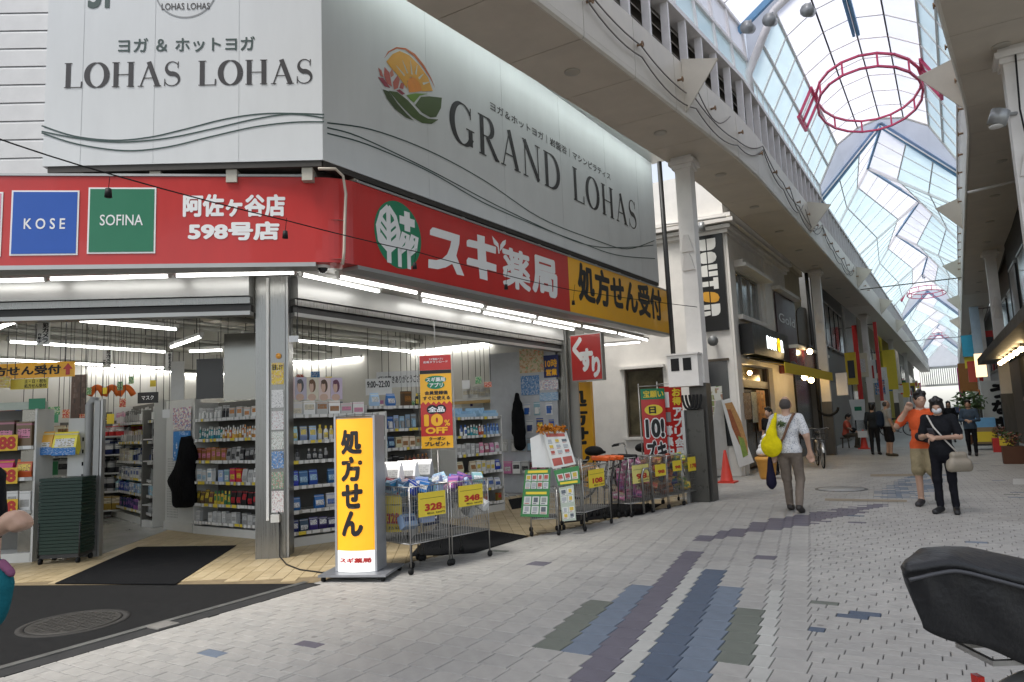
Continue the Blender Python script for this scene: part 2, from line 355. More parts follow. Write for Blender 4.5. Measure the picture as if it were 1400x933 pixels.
mb = MB(); mb.quad((-5.36, -8, -.012), (6, -8, -.012), (6, 30, -.012), (-5.36, 30, -.012)); part('joint_bed', mb, M_JOINT, pave)
mb = MB(); mb.quad((-9, 30, -.002), (9, 30, -.002), (9, 140, -.002), (-9, 140, -.002)); part('far_paving', mb, M_FARPAVE, pave)
EDGE0, EDGE1 = (-5.46, 5.1), (-3.72, 12.35)
def edgeX(Y):
    if Y < 5.1: return -5.33
    if Y > 12.4: return -4.6
    return EDGE0[0]+(EDGE1[0]-EDGE0[0])*(Y-EDGE0[1])/(EDGE1[1]-EDGE0[1])
tiles = []      # x0,y0,w,h,material
PW = .212
rr = random.Random(3)
for j in range(-12, 122):
    y0 = 4.24+PW*j
    if y0 > 29.7: break
    e = -1.72-.031*j if y0 < 12 else -1.72-.031*37+.05*(j-37)
    yc = y0+PW/2
    def wide(a, w, col=None):
        c = TI[col] if col else rr.choice([0, 0, 1, 2, 3])
        tiles.append((e+a, y0, w, PW, c))
    wide(0, PW, 'navy' if y0 < 6.9 else None); wide(-.13, .13, 'white' if y0 < 6.9 else None); wide(-.342, PW, 'purple' if y0 < 7.7 else None)
    wide(.212, PW, 'blue' if y0 < 6.2 else None); wide(.424, PW, 'green' if 4.4 < y0+.02 < 5.6 else None); wide(.636, .114, 'white' if 4.0 < y0 < 6.2 else None); wide(.75, PW)
    wide(-.554, PW, 'blue' if 4.2 < y0+.02 < 6.1 else None); wide(-.766, PW, 'green' if 4.2 < y0+.02 < 5.4 else None)
    for k in range(6): wide(-.766-PW*(k+1), PW)
    for h in (0, 1):                            # half-height bricks to either side
        yy = y0+h*PW/2; sh = (.0742*(2*j+h)) % PW
        for side in (1, -1):
            x = e+(.962 if side > 0 else -2.038); lim = 3.4 if side > 0 else edgeX(yy)-.1; first = True
            while (x < lim if side > 0 else x > lim):
                w = PW if not first else (sh if sh > .03 else PW)
                if w < .03: w = PW
                first = False; xc = x+side*w/2; c = rr.choice([0, 0, 1, 2, 3])
                q = yc-8.42; bx = -2.76+.431*q
                if 0 < q < 4.1 and abs(xc-bx-.1) < (.10+.06*min(q, 4.1-q)*2)+.04*math.sin(q*5): c = 4
                elif 5.0 < q < 9.5 and abs(xc-(-.75+.1*(q-5))) < .4 and rr.random() < .6: c = 6
                elif 10.5 < q < 14 and abs(xc-(-1.2+.25*(q-10))) < .35 and rr.random() < .5: c = 6
                elif rr.random() < .006: c = rr.choice([4, 5, 6, 7])
                tiles.append((x if side > 0 else x-w, yy, w, PW/2, c)); x += side*w
    q = yc-8.42
    if 0 < q < 4.1:                             # the second purple band crosses the wide tiles too
        for i in range(len(tiles)-1, max(-1, len(tiles)-90), -1):
            t = tiles[i]
            if abs(t[1]-y0) < .01 and t[3] > .15 and abs(t[0]+t[2]/2-(-2.76+.431*q)-.1) < .10+.12*min(q, 4.1-q): tiles[i] = (*t[:4], 4)
def addspec(px, py, col):
    p = gp(px, py); best = min(range(len(tiles)), key=lambda i: abs(tiles[i][0]+tiles[i][2]/2-p.x)+abs(tiles[i][1]+tiles[i][3]/2-p.y)); tiles[best] = (*tiles[best][:4], TI[col])
for a in ((1163, 842, 'navy'), (1180, 842, 'navy'), (1128, 827, 'green'), (745, 772, 'purple'), (1035, 761, 'purple'), (281, 895, 'blue'), (1170, 714, 'purple')): addspec(*a)
def trim(t):
    e = edgeX(t[1]+t[3]/2)
    if t[0] >= e: return t
    return (e, t[1], t[0]+t[2]-e, t[3], t[4]) if t[0]+t[2]-e > .03 else None
tiles = [q for q in map(trim, tiles) if q]
def tile_geo(mb, x, y, w, h, dz=0.):
    g, b, tz, bz = .0028, .0035, dz, -.011; x0, x1, y0, y1 = x+g, x+w-g, y+g, y+h-g
    mb.add([(x0, y0, bz), (x1, y0, bz), (x1, y1, bz), (x0, y1, bz), (x0, y0, tz-b), (x1, y0, tz-b), (x1, y1, tz-b), (x0, y1, tz-b), (x0+b, y0+b, tz), (x1-b, y0+b, tz), (x1-b, y1-b, tz), (x0+b, y1-b, tz)],
           [(0, 1, 5, 4), (1, 2, 6, 5), (2, 3, 7, 6), (3, 0, 4, 7), (4, 5, 9, 8), (5, 6, 10, 9), (6, 7, 11, 10), (7, 4, 8, 11), (8, 9, 10, 11)])
def inview(x, y, z=0, m=20):
    v = np.array([x, y, z-EYE]); dz = v @ FW
    if dz < .2: return False
    a = 700+FPX*(v @ RI)/dz; b = 466.5-FPX*(v @ UP)/dz; return -m < a < 1400+m and -m < b < 933+m
def shown(t):
    x, y = t[0]+t[2]/2, t[1]+t[3]/2
    return (t[2]*t[3]/(x*x+y*y+2.2)**1.5 if inview(x, y) and not (x > -.35 and y < 4.8) else 0)+(.002 if t[4] > 3 and y < 8 and inview(x, y) else 0)
order = sorted(range(len(tiles)), key=lambda i: -shown(tiles[i])); near = set(order[:290]); far = MB(); cache = {}
for i, t in enumerate(tiles):
    dz = rr.uniform(-.0012, .0012)
    if i in near:
        key = (round(t[2], 3), round(t[3], 3), t[4])
        if key not in cache: q = MB(); tile_geo(q, 0, 0, t[2], t[3]); cache[key] = q.mesh('paving_tile', TILEM[t[4]])
        link('paving_tile', cache[key], pave, (t[0], t[1], dz))
    else: far.mi = t[4]; tile_geo(far, *t[:4], dz)
part('paving_field', far, TILEM, pave)['kind'] = 'stuff'
# pale tactile strips and access covers further up the street
M_STRIP = mat('tan_strip', (.30, .25, .18), .7, noise=.2, scale=30)
for i, (a, b, c, d) in enumerate([((1128, 682), (1240, 684), (1240, 687), (1128, 685)), ((1190, 649), (1262, 648), (1262, 651), (1190, 652)), ((1385, 655), (1425, 655), (1425, 663), (1385, 663))]):
    mb = MB(); mb.quad(*[gp(*q)+Vector((0, 0, .004)) for q in (d, c, b, a)]); part('floor_strip', mb, M_STRIP if i < 2 else mat('cover_white', (.5, .5, .48), .6), pave)
c0 = gp(1150, 669); mb = MB()
mb.lathe([(.46, -.01), (.46, .0035), (.42, .0045)], c0, 24); mb.mi = 1; mb.lathe([(.40, 0), (.40, .0065)], c0, 24)
single('access_cover', mb, [mat('cover_rim', (.10, .10, .10), .6, .5), M_FARPAVE], 'round paved access cover in the pavement beyond the man with the yellow bag', 'cover', c0)
# side street asphalt with gutter and manhole
M_ASPH = mat('asphalt', (.022, .022, .022), .9, noise=.35, scale=14, bump=.6, bscale=260)
a0, a1 = gp(-60, 801), Vector((-5.60, 5.02, 0)); mb = MB()
mb.poly([(-5.60, -12, -.004), (-5.60, 5.02, -.004), (a0.x, a0.y, -.004), (-30, -4.5, -.004), (-30, -12, -.004)]); struct('side_road', mb, M_ASPH, 'dark asphalt side street in front of the corner entrance')
gut = tag(link('gutter', None), 'dark drain gutter along the edge of the paving', None, None, 'structure')
mb = MB(); mb.box(-5.60, -8, -.03, -5.53, 5.1, .002); part('kerb_rail', mb, mat('gutter_steel', (.16, .16, .15), .5, .5, noise=.3), gut)
mb = MB(); mb.box(-5.53, -8, -.03, -5.36, 5.1, -.006); part('drain_cover', mb, mat('drain_dark', (.035, .035, .035), .7, noise=.3), gut)
mb = MB(); mb.box(-5.56, 3.42, -.004, -5.38, 3.6, .006); part('drain_lid', mb, mat('drain_lid', (.25, .24, .22), .5, .3, noise=.3), gut)
mc = gp(102, 851); m = thing('manhole_cover', 'round iron manhole cover set in the asphalt side street', 'manhole cover', mc)
mb = MB(); mb.lathe([(.41, -.01), (.41, .001), (.355, .002), (.355, -.01)], mc, 32); part('collar', mb, mat('mh_collar', (.05, .048, .045), .85, noise=.3, scale=30), m)
mb = MB(); mb.lathe([(.345, -.01), (.345, .004), (.33, .006)], mc, 32)
for a in np.arange(-.28, .29, .056):
    for b in np.arange(-.28, .29, .056):
        if a*a+b*b < .085: mb.box(mc.x+a-.017, mc.y+b-.017, .005, mc.x+a+.017, mc.y+b+.017, .009)
part('lid', mb, mat('mh_lid', (.05, .047, .042), .6, .4, noise=.35, scale=16), m)
# beige tiled apron of the shop, one small tile after another
M_BEI = [mat('apron_tile_%d' % i, c, .5, noise=.14, scale=12) for i, c in enumerate([(.47, .37, .215), (.43, .335, .19), (.50, .40, .24)])]
apron = tag(link('shop_apron', None), 'beige tiled floor apron around the shop entrance', None, None, 'structure')
DA = np.array([.81, .586]); NA = np.array([.586, -.81])           # along and out of the corner front
def aline(x): return 5.02+(x+5.6)*(5.02-a0.y)/(-5.6-a0.x)
APR = [(-5.62, 5.0), (a0.x, a0.y), (-13, 3.6), (-13, 9), (-7.4, 14.5), (-4.6, 16.4), (-3.95, 13.0), EDGE1, EDGE0]
mb = MB(); mb.poly([(x, y, -.002) for x, y in APR]); part('bed', mb, mat('apron_joint', (.23, .18, .11), .8, noise=.3), apron)
ap = MB(); S = .15
for i in range(-60, 90):
    for j in range(-10, 75):
        x, y = -6+i*S*DA[0]-j*S*NA[0]*1.0, 3.2+i*S*DA[1]-j*S*NA[1]
        if y < aline(x)+.06 and x < -5.5: continue
        if x > edgeX(y)-.08 if y < 12.5 else x > -4.2: continue
        if x < -12 or y > 14.5 or y < 3 or (x > -5.75 and y < 5.2): continue
        if y > 10.5 and x < -9: continue
        if (x+9.44)*-.586+(y-5.1)*.81 > 0 and x < -9.44-(y-5.1)*.735: continue
        if x < -7.6 and y > 7.6: continue
        u = Vector((DA[0], DA[1], 0))*(S-.007); v = Vector((-NA[0], -NA[1], 0))*(S-.007); ap.mi = rr.choice([0, 0, 1, 2]); p = Vector((x, y, -.006))
        ap.obox(p, u, v, Vector((0, 0, .010+rr.uniform(-.0008, .0008))))
o = part('apron_tiles', ap, M_BEI, apron); o['kind'] = 'stuff'
M_MAT = mat('entrance_mat', (.016, .0165, .018), .95, noise=.35, scale=40, bump=.8, bscale=500)
def floor_mat(pxs, label):
    P = [gp(*p) for p in pxs]; mb = MB(); mb.prism([p+Vector((0, 0, .004)) for p in P], (0, 0, .008)); single('floor_mat', mb, M_MAT, label, 'mat')
floor_mat([(75, 799), (240, 800), (323, 747), (188, 749)], 'charcoal entrance mat lying before the corner door')
floor_mat([(560, 762), (648, 757), (722, 734), (600, 716)], 'dark mat under the wire carts behind the yellow lightbox')
floor_mat([(700, 697), (752, 690), (742, 676), (695, 684)], 'dark mat at the foot of the poster wall inside')
floor_mat([(770, 716), (880, 704), (905, 690), (800, 690)], 'dark mat under the row of trolleys by the lane')
# ================================================================= arcade: pillars, eaves, glazed roof
def U(u, Y, z): return Vector((axX(Y)+u, Y, z))
M_FASC = mat('eave_cream', (.70, .655, .57), .45, noise=.10, scale=2.2)
M_SOFF = mat('soffit_cream_shaded', (.62, .56, .47), .5, noise=.12, scale=1.6)  # same cream as the fascia, underside shade mixed into the colour
M_SHAFT = mat('pillar_white', (.76, .73, .69), .5, noise=.10, scale=3)
M_BAR = mat('bar_grey', (.82, .79, .78), .5, noise=.1)
M_BLUE = mat('beam_blue', (.13, .30, .50), .4, noise=.15); M_RED = mat('ring_red', (.62, .06, .15), .4, noise=.12)
M_BLK = mat('black_rubber', (.012, .012, .012), .6, noise=.2); M_DKGAP = mat('gap_black', (.008, .008, .008), .9, noise=0)
M_MILK = panemat('pane_milk', (.80, .80, .86), .3); M_CYAN = panemat('pane_cyan', (.66, .80, .835), .4)
M_CABLE = mat('cable_grey', (.20, .18, .16), .6, noise=.2)
SOFZ, FASZ, LOUZ = 6.2, 7.1, 8.0
def beam(mb, pts, w, h):
    """flat rectangular bar along pts (w across, h upright)"""
    for a, b in zip(pts[:-1], pts[1:]):
        a, b = Vector(a), Vector(b); t = (b-a).normalized(); s = t.cross(Vector((0, 0, 1)))
        if s.length < 1e-3: s = Vector((1, 0, 0))
        s.normalize(); n = s.cross(t)
        mb.obox(a-s*w/2-n*h/2-t*w*.3, s*w, n*h, (b-a)+t*w*.6)
def eave(side, word):
    e = thing('arcade_eave', 'cream panelled arcade eave with louvres along the %s side of the street' % word, 'eave', U(side*1.77, 0, SOFZ), 'arcade eaves')
    s = side; step = 1.36; Ys = [-6+step*i for i in range(32)]; near = [(a, b) for a, b in zip(Ys[:-1], Ys[1:])]
    for a, b in near:
        g = .006
        mb = MB(); mb.obox(U(s*1.80, a+g, SOFZ), U(s*2.87, a+g, SOFZ)-U(s*1.80, a+g, SOFZ), U(s*1.80, b-g, SOFZ)-U(s*1.80, a+g, SOFZ), (0, 0, .05)); part('soffit_panel', mb, M_SOFF, e)
        mb = MB(); o = U(s*1.77, a+g, SOFZ+.09); mb.obox(o, (s*.05, 0, 0), U(s*1.77, b-g, SOFZ+.09)-o, (0, 0, FASZ-SOFZ-.09))
        o = U(s*1.77, a+g, SOFZ); mb.prism([o+Vector((0, 0, .088)), o+Vector((s*.005, 0, .02)), o+Vector((s*.03, 0, -.012)), o+Vector((s*.06, 0, .0)), o+Vector((s*.05, 0, .088))], U(s*1.77, b-g, SOFZ)-o)
        part('fascia_panel', mb, M_FASC, e)
        if b > 6:
            mb = MB()
            for k in range(4): z = 7.16+k*.2; o = U(s*1.95, a, z); mb.obox(o, (s*.1, 0, .13), U(s*1.95, b, z)-o, (0, 0, .02))
            part('louvre', mb, mat('louvre_tan', (.30, .27, .23), .6, noise=.15), e)
            for y in (a, (a+b)/2):
                mb = MB(); o = U(s*1.80, y-.035, FASZ-.05); mb.obox(o, (s*.12, 0, 0), (0, .07, 0), (0, 0, LOUZ-FASZ+.1)); part('post', mb, M_BAR, e)
    y0, y1 = Ys[-1], 117; cuts = [y0, 45, 57, 70, 85, 100, y1]
    mb = MB()
    for a, b in zip(cuts[:-1], cuts[1:]):
        o = U(s*1.80, a, SOFZ); mb.obox(o, (s*1.07, 0, 0), U(s*1.80, b, SOFZ)-o, (0, 0, .05)); o = U(s*1.77, a, SOFZ+.003); mb.obox(o, (s*.06, 0, 0), U(s*1.77, b, SOFZ+.003)-o, (0, 0, .9))
    part('far_eave', mb, M_FASC, e)
    mb = MB()
    for a, b in zip(cuts[:-1], cuts[1:]):
        n = int((b-a)/.68)
        for k in range(n): y = a+(b-a)*k/n; o = U(s*1.80, y, FASZ); mb.obox(o, (s*.1, 0, 0), (0, .07, 0), (0, 0, .95))
    part('far_posts', mb, M_BAR, e)['kind'] = 'stuff'
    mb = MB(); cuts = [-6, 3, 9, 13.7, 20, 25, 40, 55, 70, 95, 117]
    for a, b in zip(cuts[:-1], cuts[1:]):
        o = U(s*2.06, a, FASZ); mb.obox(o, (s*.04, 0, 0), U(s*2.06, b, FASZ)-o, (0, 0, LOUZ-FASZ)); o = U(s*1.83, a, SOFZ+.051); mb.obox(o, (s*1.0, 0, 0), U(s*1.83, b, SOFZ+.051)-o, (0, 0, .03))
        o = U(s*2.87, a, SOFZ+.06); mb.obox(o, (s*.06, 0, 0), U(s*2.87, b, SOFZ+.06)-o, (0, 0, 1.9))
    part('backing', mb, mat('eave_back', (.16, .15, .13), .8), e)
    mb = MB()
    for a, b in zip(cuts[:-1], cuts[1:]): o = U(s*1.78, a, LOUZ); mb.obox(o, (s*.34, 0, 0), U(s*1.78, b, LOUZ)-o, (0, 0, .09))
    part('sill_beam', mb, M_BAR, e)
    for y in ([10.6, 20.2, 31, 41, 52] if s < 0 else [13.2, 22.6, 32.3, 43, 54]):            # triangular fins
        mb = MB(); o = U(s*1.765, y, FASZ+.05); mb.prism([o, o+Vector((-s*.60, -.1, -.22)), o+Vector((0, .06, -.88))], (0, .03, 0)); part('fin', mb, M_FASC, e)
    for i, (a, b) in enumerate(near):
        if a < 6: continue
        mb = MB(); p = U(s*1.74, a+.1, 6.72); mb.tube([p+Vector((s*.03, 0, 0)), p-Vector((s*.05, 0, 0))], .02, 6); mb.tube([p+Vector((-s*.05, .035*math.cos(w), .035*math.sin(w))) for w in np.linspace(0, 6.28, 9)], .012, 4); part('hook', mb, mat('hook_rust', (.33, .21, .12), .6, .3, noise=.3), e)
        if i % 2 == 0:
            mb = MB(); p = U(s*2.35, a+.68, SOFZ-.002); mb.lathe([(.11, 0), (.105, -.012), (.07, -.016)], p, 14); part('downlight', mb, mat('downlight', (.45, .42, .36), .4), e)
    return e
EL = eave(-1, 'left'); ER = eave(1, 'right')
def sagrun(pts, sag, n=8):
    out = []
    for a, b in zip(pts[:-1], pts[1:]):
        a, b = Vector(a), Vector(b)
        for i in range(n): t = i/n; out.append(a.lerp(b, t)-Vector((0, 0, sag*4*t*(1-t))))
    return out+[Vector(pts[-1])]
for k, (zs, sg) in enumerate([((6.98, 6.72, 6.62, 6.5), .10), ((6.9, 6.55, 6.45, 6.4), .16)]):
    pts = [U(-1.73, y, zs[i % 4]) for i, y in enumerate(np.arange(7.2, 30, 1.9))]; mb = MB(); mb.tube(sagrun(pts, sg), .011, 5)
    single('eave_cable', mb, M_CABLE, ['upper grey cable looping along the left eave fascia', 'lower grey cable sagging along the left eave fascia'][k], 'cable')
for k, (y0, y1, z) in enumerate([(11.0, 12.6, 6.85), (17.5, 19.2, 6.8), (19.5, 21.5, 6.75), (27, 29.5, 6.8)]):
    mb = MB(); mb.tube([U(-1.72, y0+(y1-y0)*i/12, z-.35*math.sin(math.pi*i/12)) for i in range(13)], .01, 5)
    single('eave_cable', mb, M_CABLE, 'cable loop drooping on the left eave fascia, %s one counted from the camera' % ['first', 'second', 'third', 'fourth'][k], 'cable')
# --- pillars
def pillar(x, y, label, steel=2.2, top=SOFZ, cabinet=False):
    p = thing('arcade_pillar', label, 'pillar', (x, y, 0), 'arcade pillars'); w = .14
    mb = MB(); mb.box(x-w, y-w, steel, x+w, y+w, top-.22); part('shaft', mb, M_SHAFT, p)
    mb = MB(); mb.box(x-w-.04, y-w-.04, top-.22, x+w+.04, y+w+.04, top-.15); mb.box(x-w-.09, y-w-.09, top-.15, x+w+.09, y+w+.09, top-.07); mb.box(x-w-.05, y-w-.05, top-.07, x+w+.05, y+w+.05, top-.002); part('capital', mb, M_SHAFT, p)
    mb = MB(); mb.box(x-w-.012, y-w-.012, 0, x+w+.012, y+w+.012, steel-.002); part('cladding', mb, mat('pillar_cladding', (.085, .08, .072), .38, .4, noise=.25, scale=4, stretch=(4, 4, .6)), p)
    mb = MB()
    for sgn, z0 in ((1, 4.42), (-1, 4.08)):       # chevron ornament
        for q in (0, 1):
            a = y-w-.03; h = .30; mb.prism([(x-w+.03, a, z0+sgn*q*0), (x+w-.03, a, z0), (x+w-.10, a-.06, z0+h), (x-w+.10, a-.06, z0+h)], (0, .05, 0)) if q == 0 else None
    part('ornament', mb, M_SHAFT, p); return p
def orn2(p, x, y, s=-1):
    mb = MB()
    for z in (3.62, 4.02, 4.42): mb.prism([(x-.13, y-.2, z), (x+.10, y-.2, z+.10), (x+.10, y-.2, z+.40), (x-.13, y-.2, z+.30)], (0, -.05, 0))
LP = [(12.45, 'white square pillar with a grey meter cabinet beside the drugstore carts'), (25.4, 'white square pillar between the cream building and the grey building'), (39.5, 'white pillar striped by red banners on the left'), (56, 'white left pillar just beyond the tall yellow sign'), (72, 'farthest white pillar visible on the left side')]
PL = [pillar(U(-2.47, y, 0).x if i else -3.60, y, l, 2.05 if i == 0 else 1.75) for i, (y, l) in enumerate(LP)]
RP = [(11.25, 'white square pillar nearest on the right, lamp beside its top'), (26.2, 'white square pillar with a dark bracket on the right before the calligraphy board'), (41, 'white right pillar beside the blue and yellow hanging signs'), (56, 'white right pillar next to the orange hanging sign'), (72, 'farthest white pillar visible on the right side')]
PR = [pillar(U(2.47, y, 0).x, y, l, 1.75) for y, l in RP]
# --- glazed roof
roof = thing('arcade_roof', 'glazed arcade roof of milky panes with blue beams and red rings', 'roof', U(0, 0, LOUZ))
def glaze(P00, P10, P11, P01, na, nb, mats, r=.028, far=False, skipb=False, name='pane'):
    """bilinear patch: a along the street, b up the slope"""
    P = lambda a, b: (Vector(P00)*(1-a)*(1-b)+Vector(P10)*a*(1-b)+Vector(P11)*a*b+Vector(P01)*(1-a)*b)
    fm = MB()
    for i in range(na):
        for j in range(nb):
            q = [P(i/na, j/nb), P((i+1)/na, j/nb), P((i+1)/na, (j+1)/nb), P(i/na, (j+1)/nb)]; k = mats[min(j, len(mats)-1)]
            if far: fm.mi = 0 if k is M_MILK else 1; fm.quad(*q)
            else: mb = MB(); mb.quad(*q); part(name, mb, k, roof)
    lines = [[P(i/na, b/nb) for b in range(nb+1)] for i in range(na+1)]+([] if skipb else [[P(a/na, j/nb) for a in range(na+1)] for j in range(nb+1)])
    if far:
        part('far_panes', fm, [M_MILK, M_CYAN], roof)['kind'] = 'stuff'; mb = MB()
        for l in lines: mb.tube([l[0], l[-1]], r*.6, 4)
        part('far_bars', mb, M_BAR, roof)['kind'] = 'stuff'
    else:
        for n, l in enumerate(lines): mb = MB(); beam(mb, [l[0], l[-1]], r*(1.4 if r < .03 else 2.1), r*1.5); part('rafter' if n <= na else 'purlin', mb, M_BAR, roof)
SHZ, APZ, SHU, EVU, EVZ = 9.7, 10.25, 1.25, 1.85, 8.09
def archtop(u): return SHZ+(APZ-SHZ)*(1-(u/SHU)**2)
def ringbay(y0, y1, far):
    n = 8
    for s in (-1, 1):
        a, b = (y0, y1)
        lo0, lo1, hi0, hi1 = U(s*EVU, a, EVZ+.42), U(s*EVU, b, EVZ+.42), U(s*SHU, a, SHZ), U(s*SHU, b, SHZ)
        glaze(U(s*EVU, a, EVZ), U(s*EVU, b, EVZ), lo1, lo0, n*2, 1, [M_CYAN], .022, far, name='clerestory_pane')
        glaze(lo0, lo1, hi1, hi0, n, 2, [M_CYAN, M_CYAN], .03, far)
    us = [-SHU, -.62, 0, .62, SHU]
    for ua, ub in zip(us[:-1], us[1:]):
        glaze(U(ua, y0, archtop(ua)), U(ua, y1, archtop(ua)), U(ub, y1, archtop(ub)), U(ub, y0, archtop(ub)), n, 1, [M_MILK], .022, far)
    for y in (y0, y1):
        mb = MB(); pr = [(-EVU, EVZ), (-EVU, EVZ+.42), (-SHU, SHZ), (-.62, archtop(.62)), (0, APZ), (.62, archtop(.62)), (SHU, SHZ), (EVU, EVZ+.42), (EVU, EVZ)]
        mb.tube([U(u, y if y > y0 else y-.12, z) for u, z in pr], .085 if y == y0 else .05, 8); part('end_frame', mb, M_BAR if y == y0 else M_SHAFT, roof)
    # red ring: two rails and uprights
    yc = (y0+y1)/2+.6; ry, rx = 2.15, 1.2; N = 20; pt = lambda k, z: U(rx*math.cos(2*math.pi*k/N), yc+ry*math.sin(2*math.pi*k/N), z)
    mb = MB()
    for z in (9.62, 9.30): beam(mb, [pt(k, z) for k in range(N+1)], .055, .045)
    part('ring_rail', mb, M_RED, roof); mb = MB()
    for k in range(0, N, 2): beam(mb, [pt(k, 9.30), pt(k, 9.62)], .045, .045)
    part('ring_upright', mb, M_RED, roof); mb = MB()
    for s in (-1, 1):
        for dy in (-.95, -.45, .05):
            a, b = U(s*(SHU-.04), yc+dy, SHZ-.03), U(s*(SHU+.32), yc+dy, SHZ-.72); beam(mb, [a, b], .07, .06)
        beam(mb, [U(s*(SHU-.04), yc-.98, SHZ-.04), U(s*(SHU-.04), yc+.08, SHZ-.04)], .07, .06); beam(mb, [U(s*(SHU+.32), yc-.98, SHZ-.72), U(s*(SHU+.32), yc+.08, SHZ-.72)], .07, .06)
    part('ring_ladder', mb, M_RED, roof)
    mb = MB()
    for u in (-.05, .05): beam(mb, [U(u, y0+.1, APZ-.08), U(u, yc-ry, APZ-.08)], .06, .12)
    part('ridge_beam', mb, M_BLUE, roof)
    # milky wall between the ring bay's end and the lower gable behind it
    for s in (-1, 1):
        for u0, u1 in ((0, .62), (.62, SHU), (SHU, EVU)):
            g = lambda u: 10.0+(8.0-10.0)*u/1.9
            t = lambda u: archtop(u) if u <= SHU+1e-6 else SHZ+(EVZ+.42-SHZ)*(u-SHU)/(EVU-SHU)
            mb = MB(); mb.quad(U(s*u0, y1+.02, g(u0)), U(s*u1, y1+.02, g(u1)), U(s*u1, y1+.02, t(u1)), U(s*u0, y1+.02, t(u0))); part('spandrel_pane', mb, M_MILK, roof)
def gablebay(y0, y1, ridge, far, blue=True):
    ez, rz, e = 8.0, 10.0, 1.9
    for (ya, ua), (yb, ub) in zip(ridge[:-1], ridge[1:]):
        n = max(3, int((yb-ya)/1.0))
        for s in (-1, 1):
            glaze(U(s*e, ya, ez), U(s*e, yb, ez), U(ub, yb, rz), U(ua, ya, rz), n, 3, [M_CYAN, M_CYAN, M_MILK], .024, far)
        mb = MB(); beam(mb, [U(ua, ya, rz-.05), U(ub, yb, rz-.05)], .07, .12); part('ridge_beam', mb, M_BLUE, roof)
        for s in (-1, 1): mb = MB(); beam(mb, [U(s*e, yb, ez-.02), U(ub, yb, rz-.06)], .07, .10); part('main_rafter', mb, M_BAR, roof)
    if blue:
        for y in (y0+.08,):
            for s in (-1, 1): mb = MB(); beam(mb, [U(s*(e+.05), y, ez-.05), U(0, y, rz+.05)], .09, .16); part('gable_beam', mb, M_BLUE, roof)
for s in (-1, 1):                                                        # overhead and behind the camera, up to the first ring bay
    glaze(U(s*1.95, -14, 9.6), U(s*1.95, 14.7, 9.6), U(0, 14.7, 11.0), U(0, -14, 11.0), 26, 2, [M_MILK, M_MILK], .04, True)
    glaze(U(s*1.85, 6, 8.09), U(s*1.85, 14.7, 8.09), U(s*1.95, 14.7, 9.6), U(s*1.95, 6, 9.6), 9, 2, [M_CYAN, M_MILK], .045, False, name='clerestory_pane')
    mb = MB(); mb.quad(U(s*1.85, -14, 8.09), U(s*1.85, 6, 8.09), U(s*1.95, 6, 9.6), U(s*1.95, -14, 9.6)); part('clerestory_pane', mb, M_CYAN, roof)
    mb = MB(); beam(mb, [U(s*1.95, 14.5, 9.45), U(0, 14.5, 10.85)], .09, .13); part('gable_beam', mb, M_BLUE, roof)
    for u0, u1 in ((0, .62), (.62, SHU), (SHU, EVU)):
        t = lambda u: archtop(u) if u <= SHU+1e-6 else SHZ+(EVZ+.42-SHZ)*(u-SHU)/(EVU-SHU); g = lambda u: 9.62+1.38*(1-u/1.95)
        mb = MB(); mb.quad(U(s*u0, 14.66, t(u0)), U(s*u1, 14.66, t(u1)), U(s*u1, 14.66, g(u1)), U(s*u0, 14.66, g(u0))); part('spandrel_pane', mb, M_MILK, roof)
ringbay(14.7, 23.5, False)
gablebay(23.5, 52.3, [(23.5, 0), (27.3, -.72), (33.2, .62), (39.1, -.62), (46, .5), (52.3, 0)], False)
ringbay(52.3, 61.3, True)
gablebay(61.3, 90, [(61.3, 0), (66, -.7), (72, .6), (78, -.6), (84, .5), (90, 0)], True)
ringbay(90, 99, True); gablebay(99, 117, [(99, 0), (105, -.7), (111, .6), (117, 0)], True)
# floodlights on the near frame, tie rods
M_LAMPG = mat('lamp_grey', (.33, .34, .34), .4, .4, noise=.2)
for k, (x, y, Y) in enumerate([(1026, 38, 14.2), (1056, 28, 14.2), (1108, 15, 14.2)]):
    d = ray(x, y); p = Vector(d*(Y/d[1]))+Vector((0, 0, EYE)); f = thing('floodlight', 'grey floodlight on the roof frame pipe, %s from the left' % ['first', 'second', 'third'][k], 'floodlight', p, 'floodlights on the roof frame')
    mb = MB(); mb.tube([p+Vector((-.05, -.17, -.05)), p+Vector((0, .12, .02))], [.13, .09], 10); part('housing', mb, M_LAMPG, f)
    mb = MB(); mb.tube([p+Vector((0, .05, .0)), p+Vector((0, .1, .22))], .02, 5); part('bracket', mb, M_LAMPG, f)
for k, (Y, z) in enumerate([(32, 6.35), (60, 6.3), (12.2, 6.0)]):
    if k == 2: continue
    mb = MB(); mb.tube([U(-2.6, Y, z), U(2.4, Y, z)], .022, 6); mb.tube([U(-2.6, Y, z), U(-2.6, Y, z+.5)], .02, 6); mb.tube([U(2.4, Y, z), U(2.4, Y, z+.5)], .02, 6)
    single('tie_rod', mb, mat('rod_olive', (.14, .13, .10), .6), ['nearer thin rod spanning the street below the roof', 'farther thin rod spanning the street below the roof'][k], 'rod', U(-2.6, Y, z))
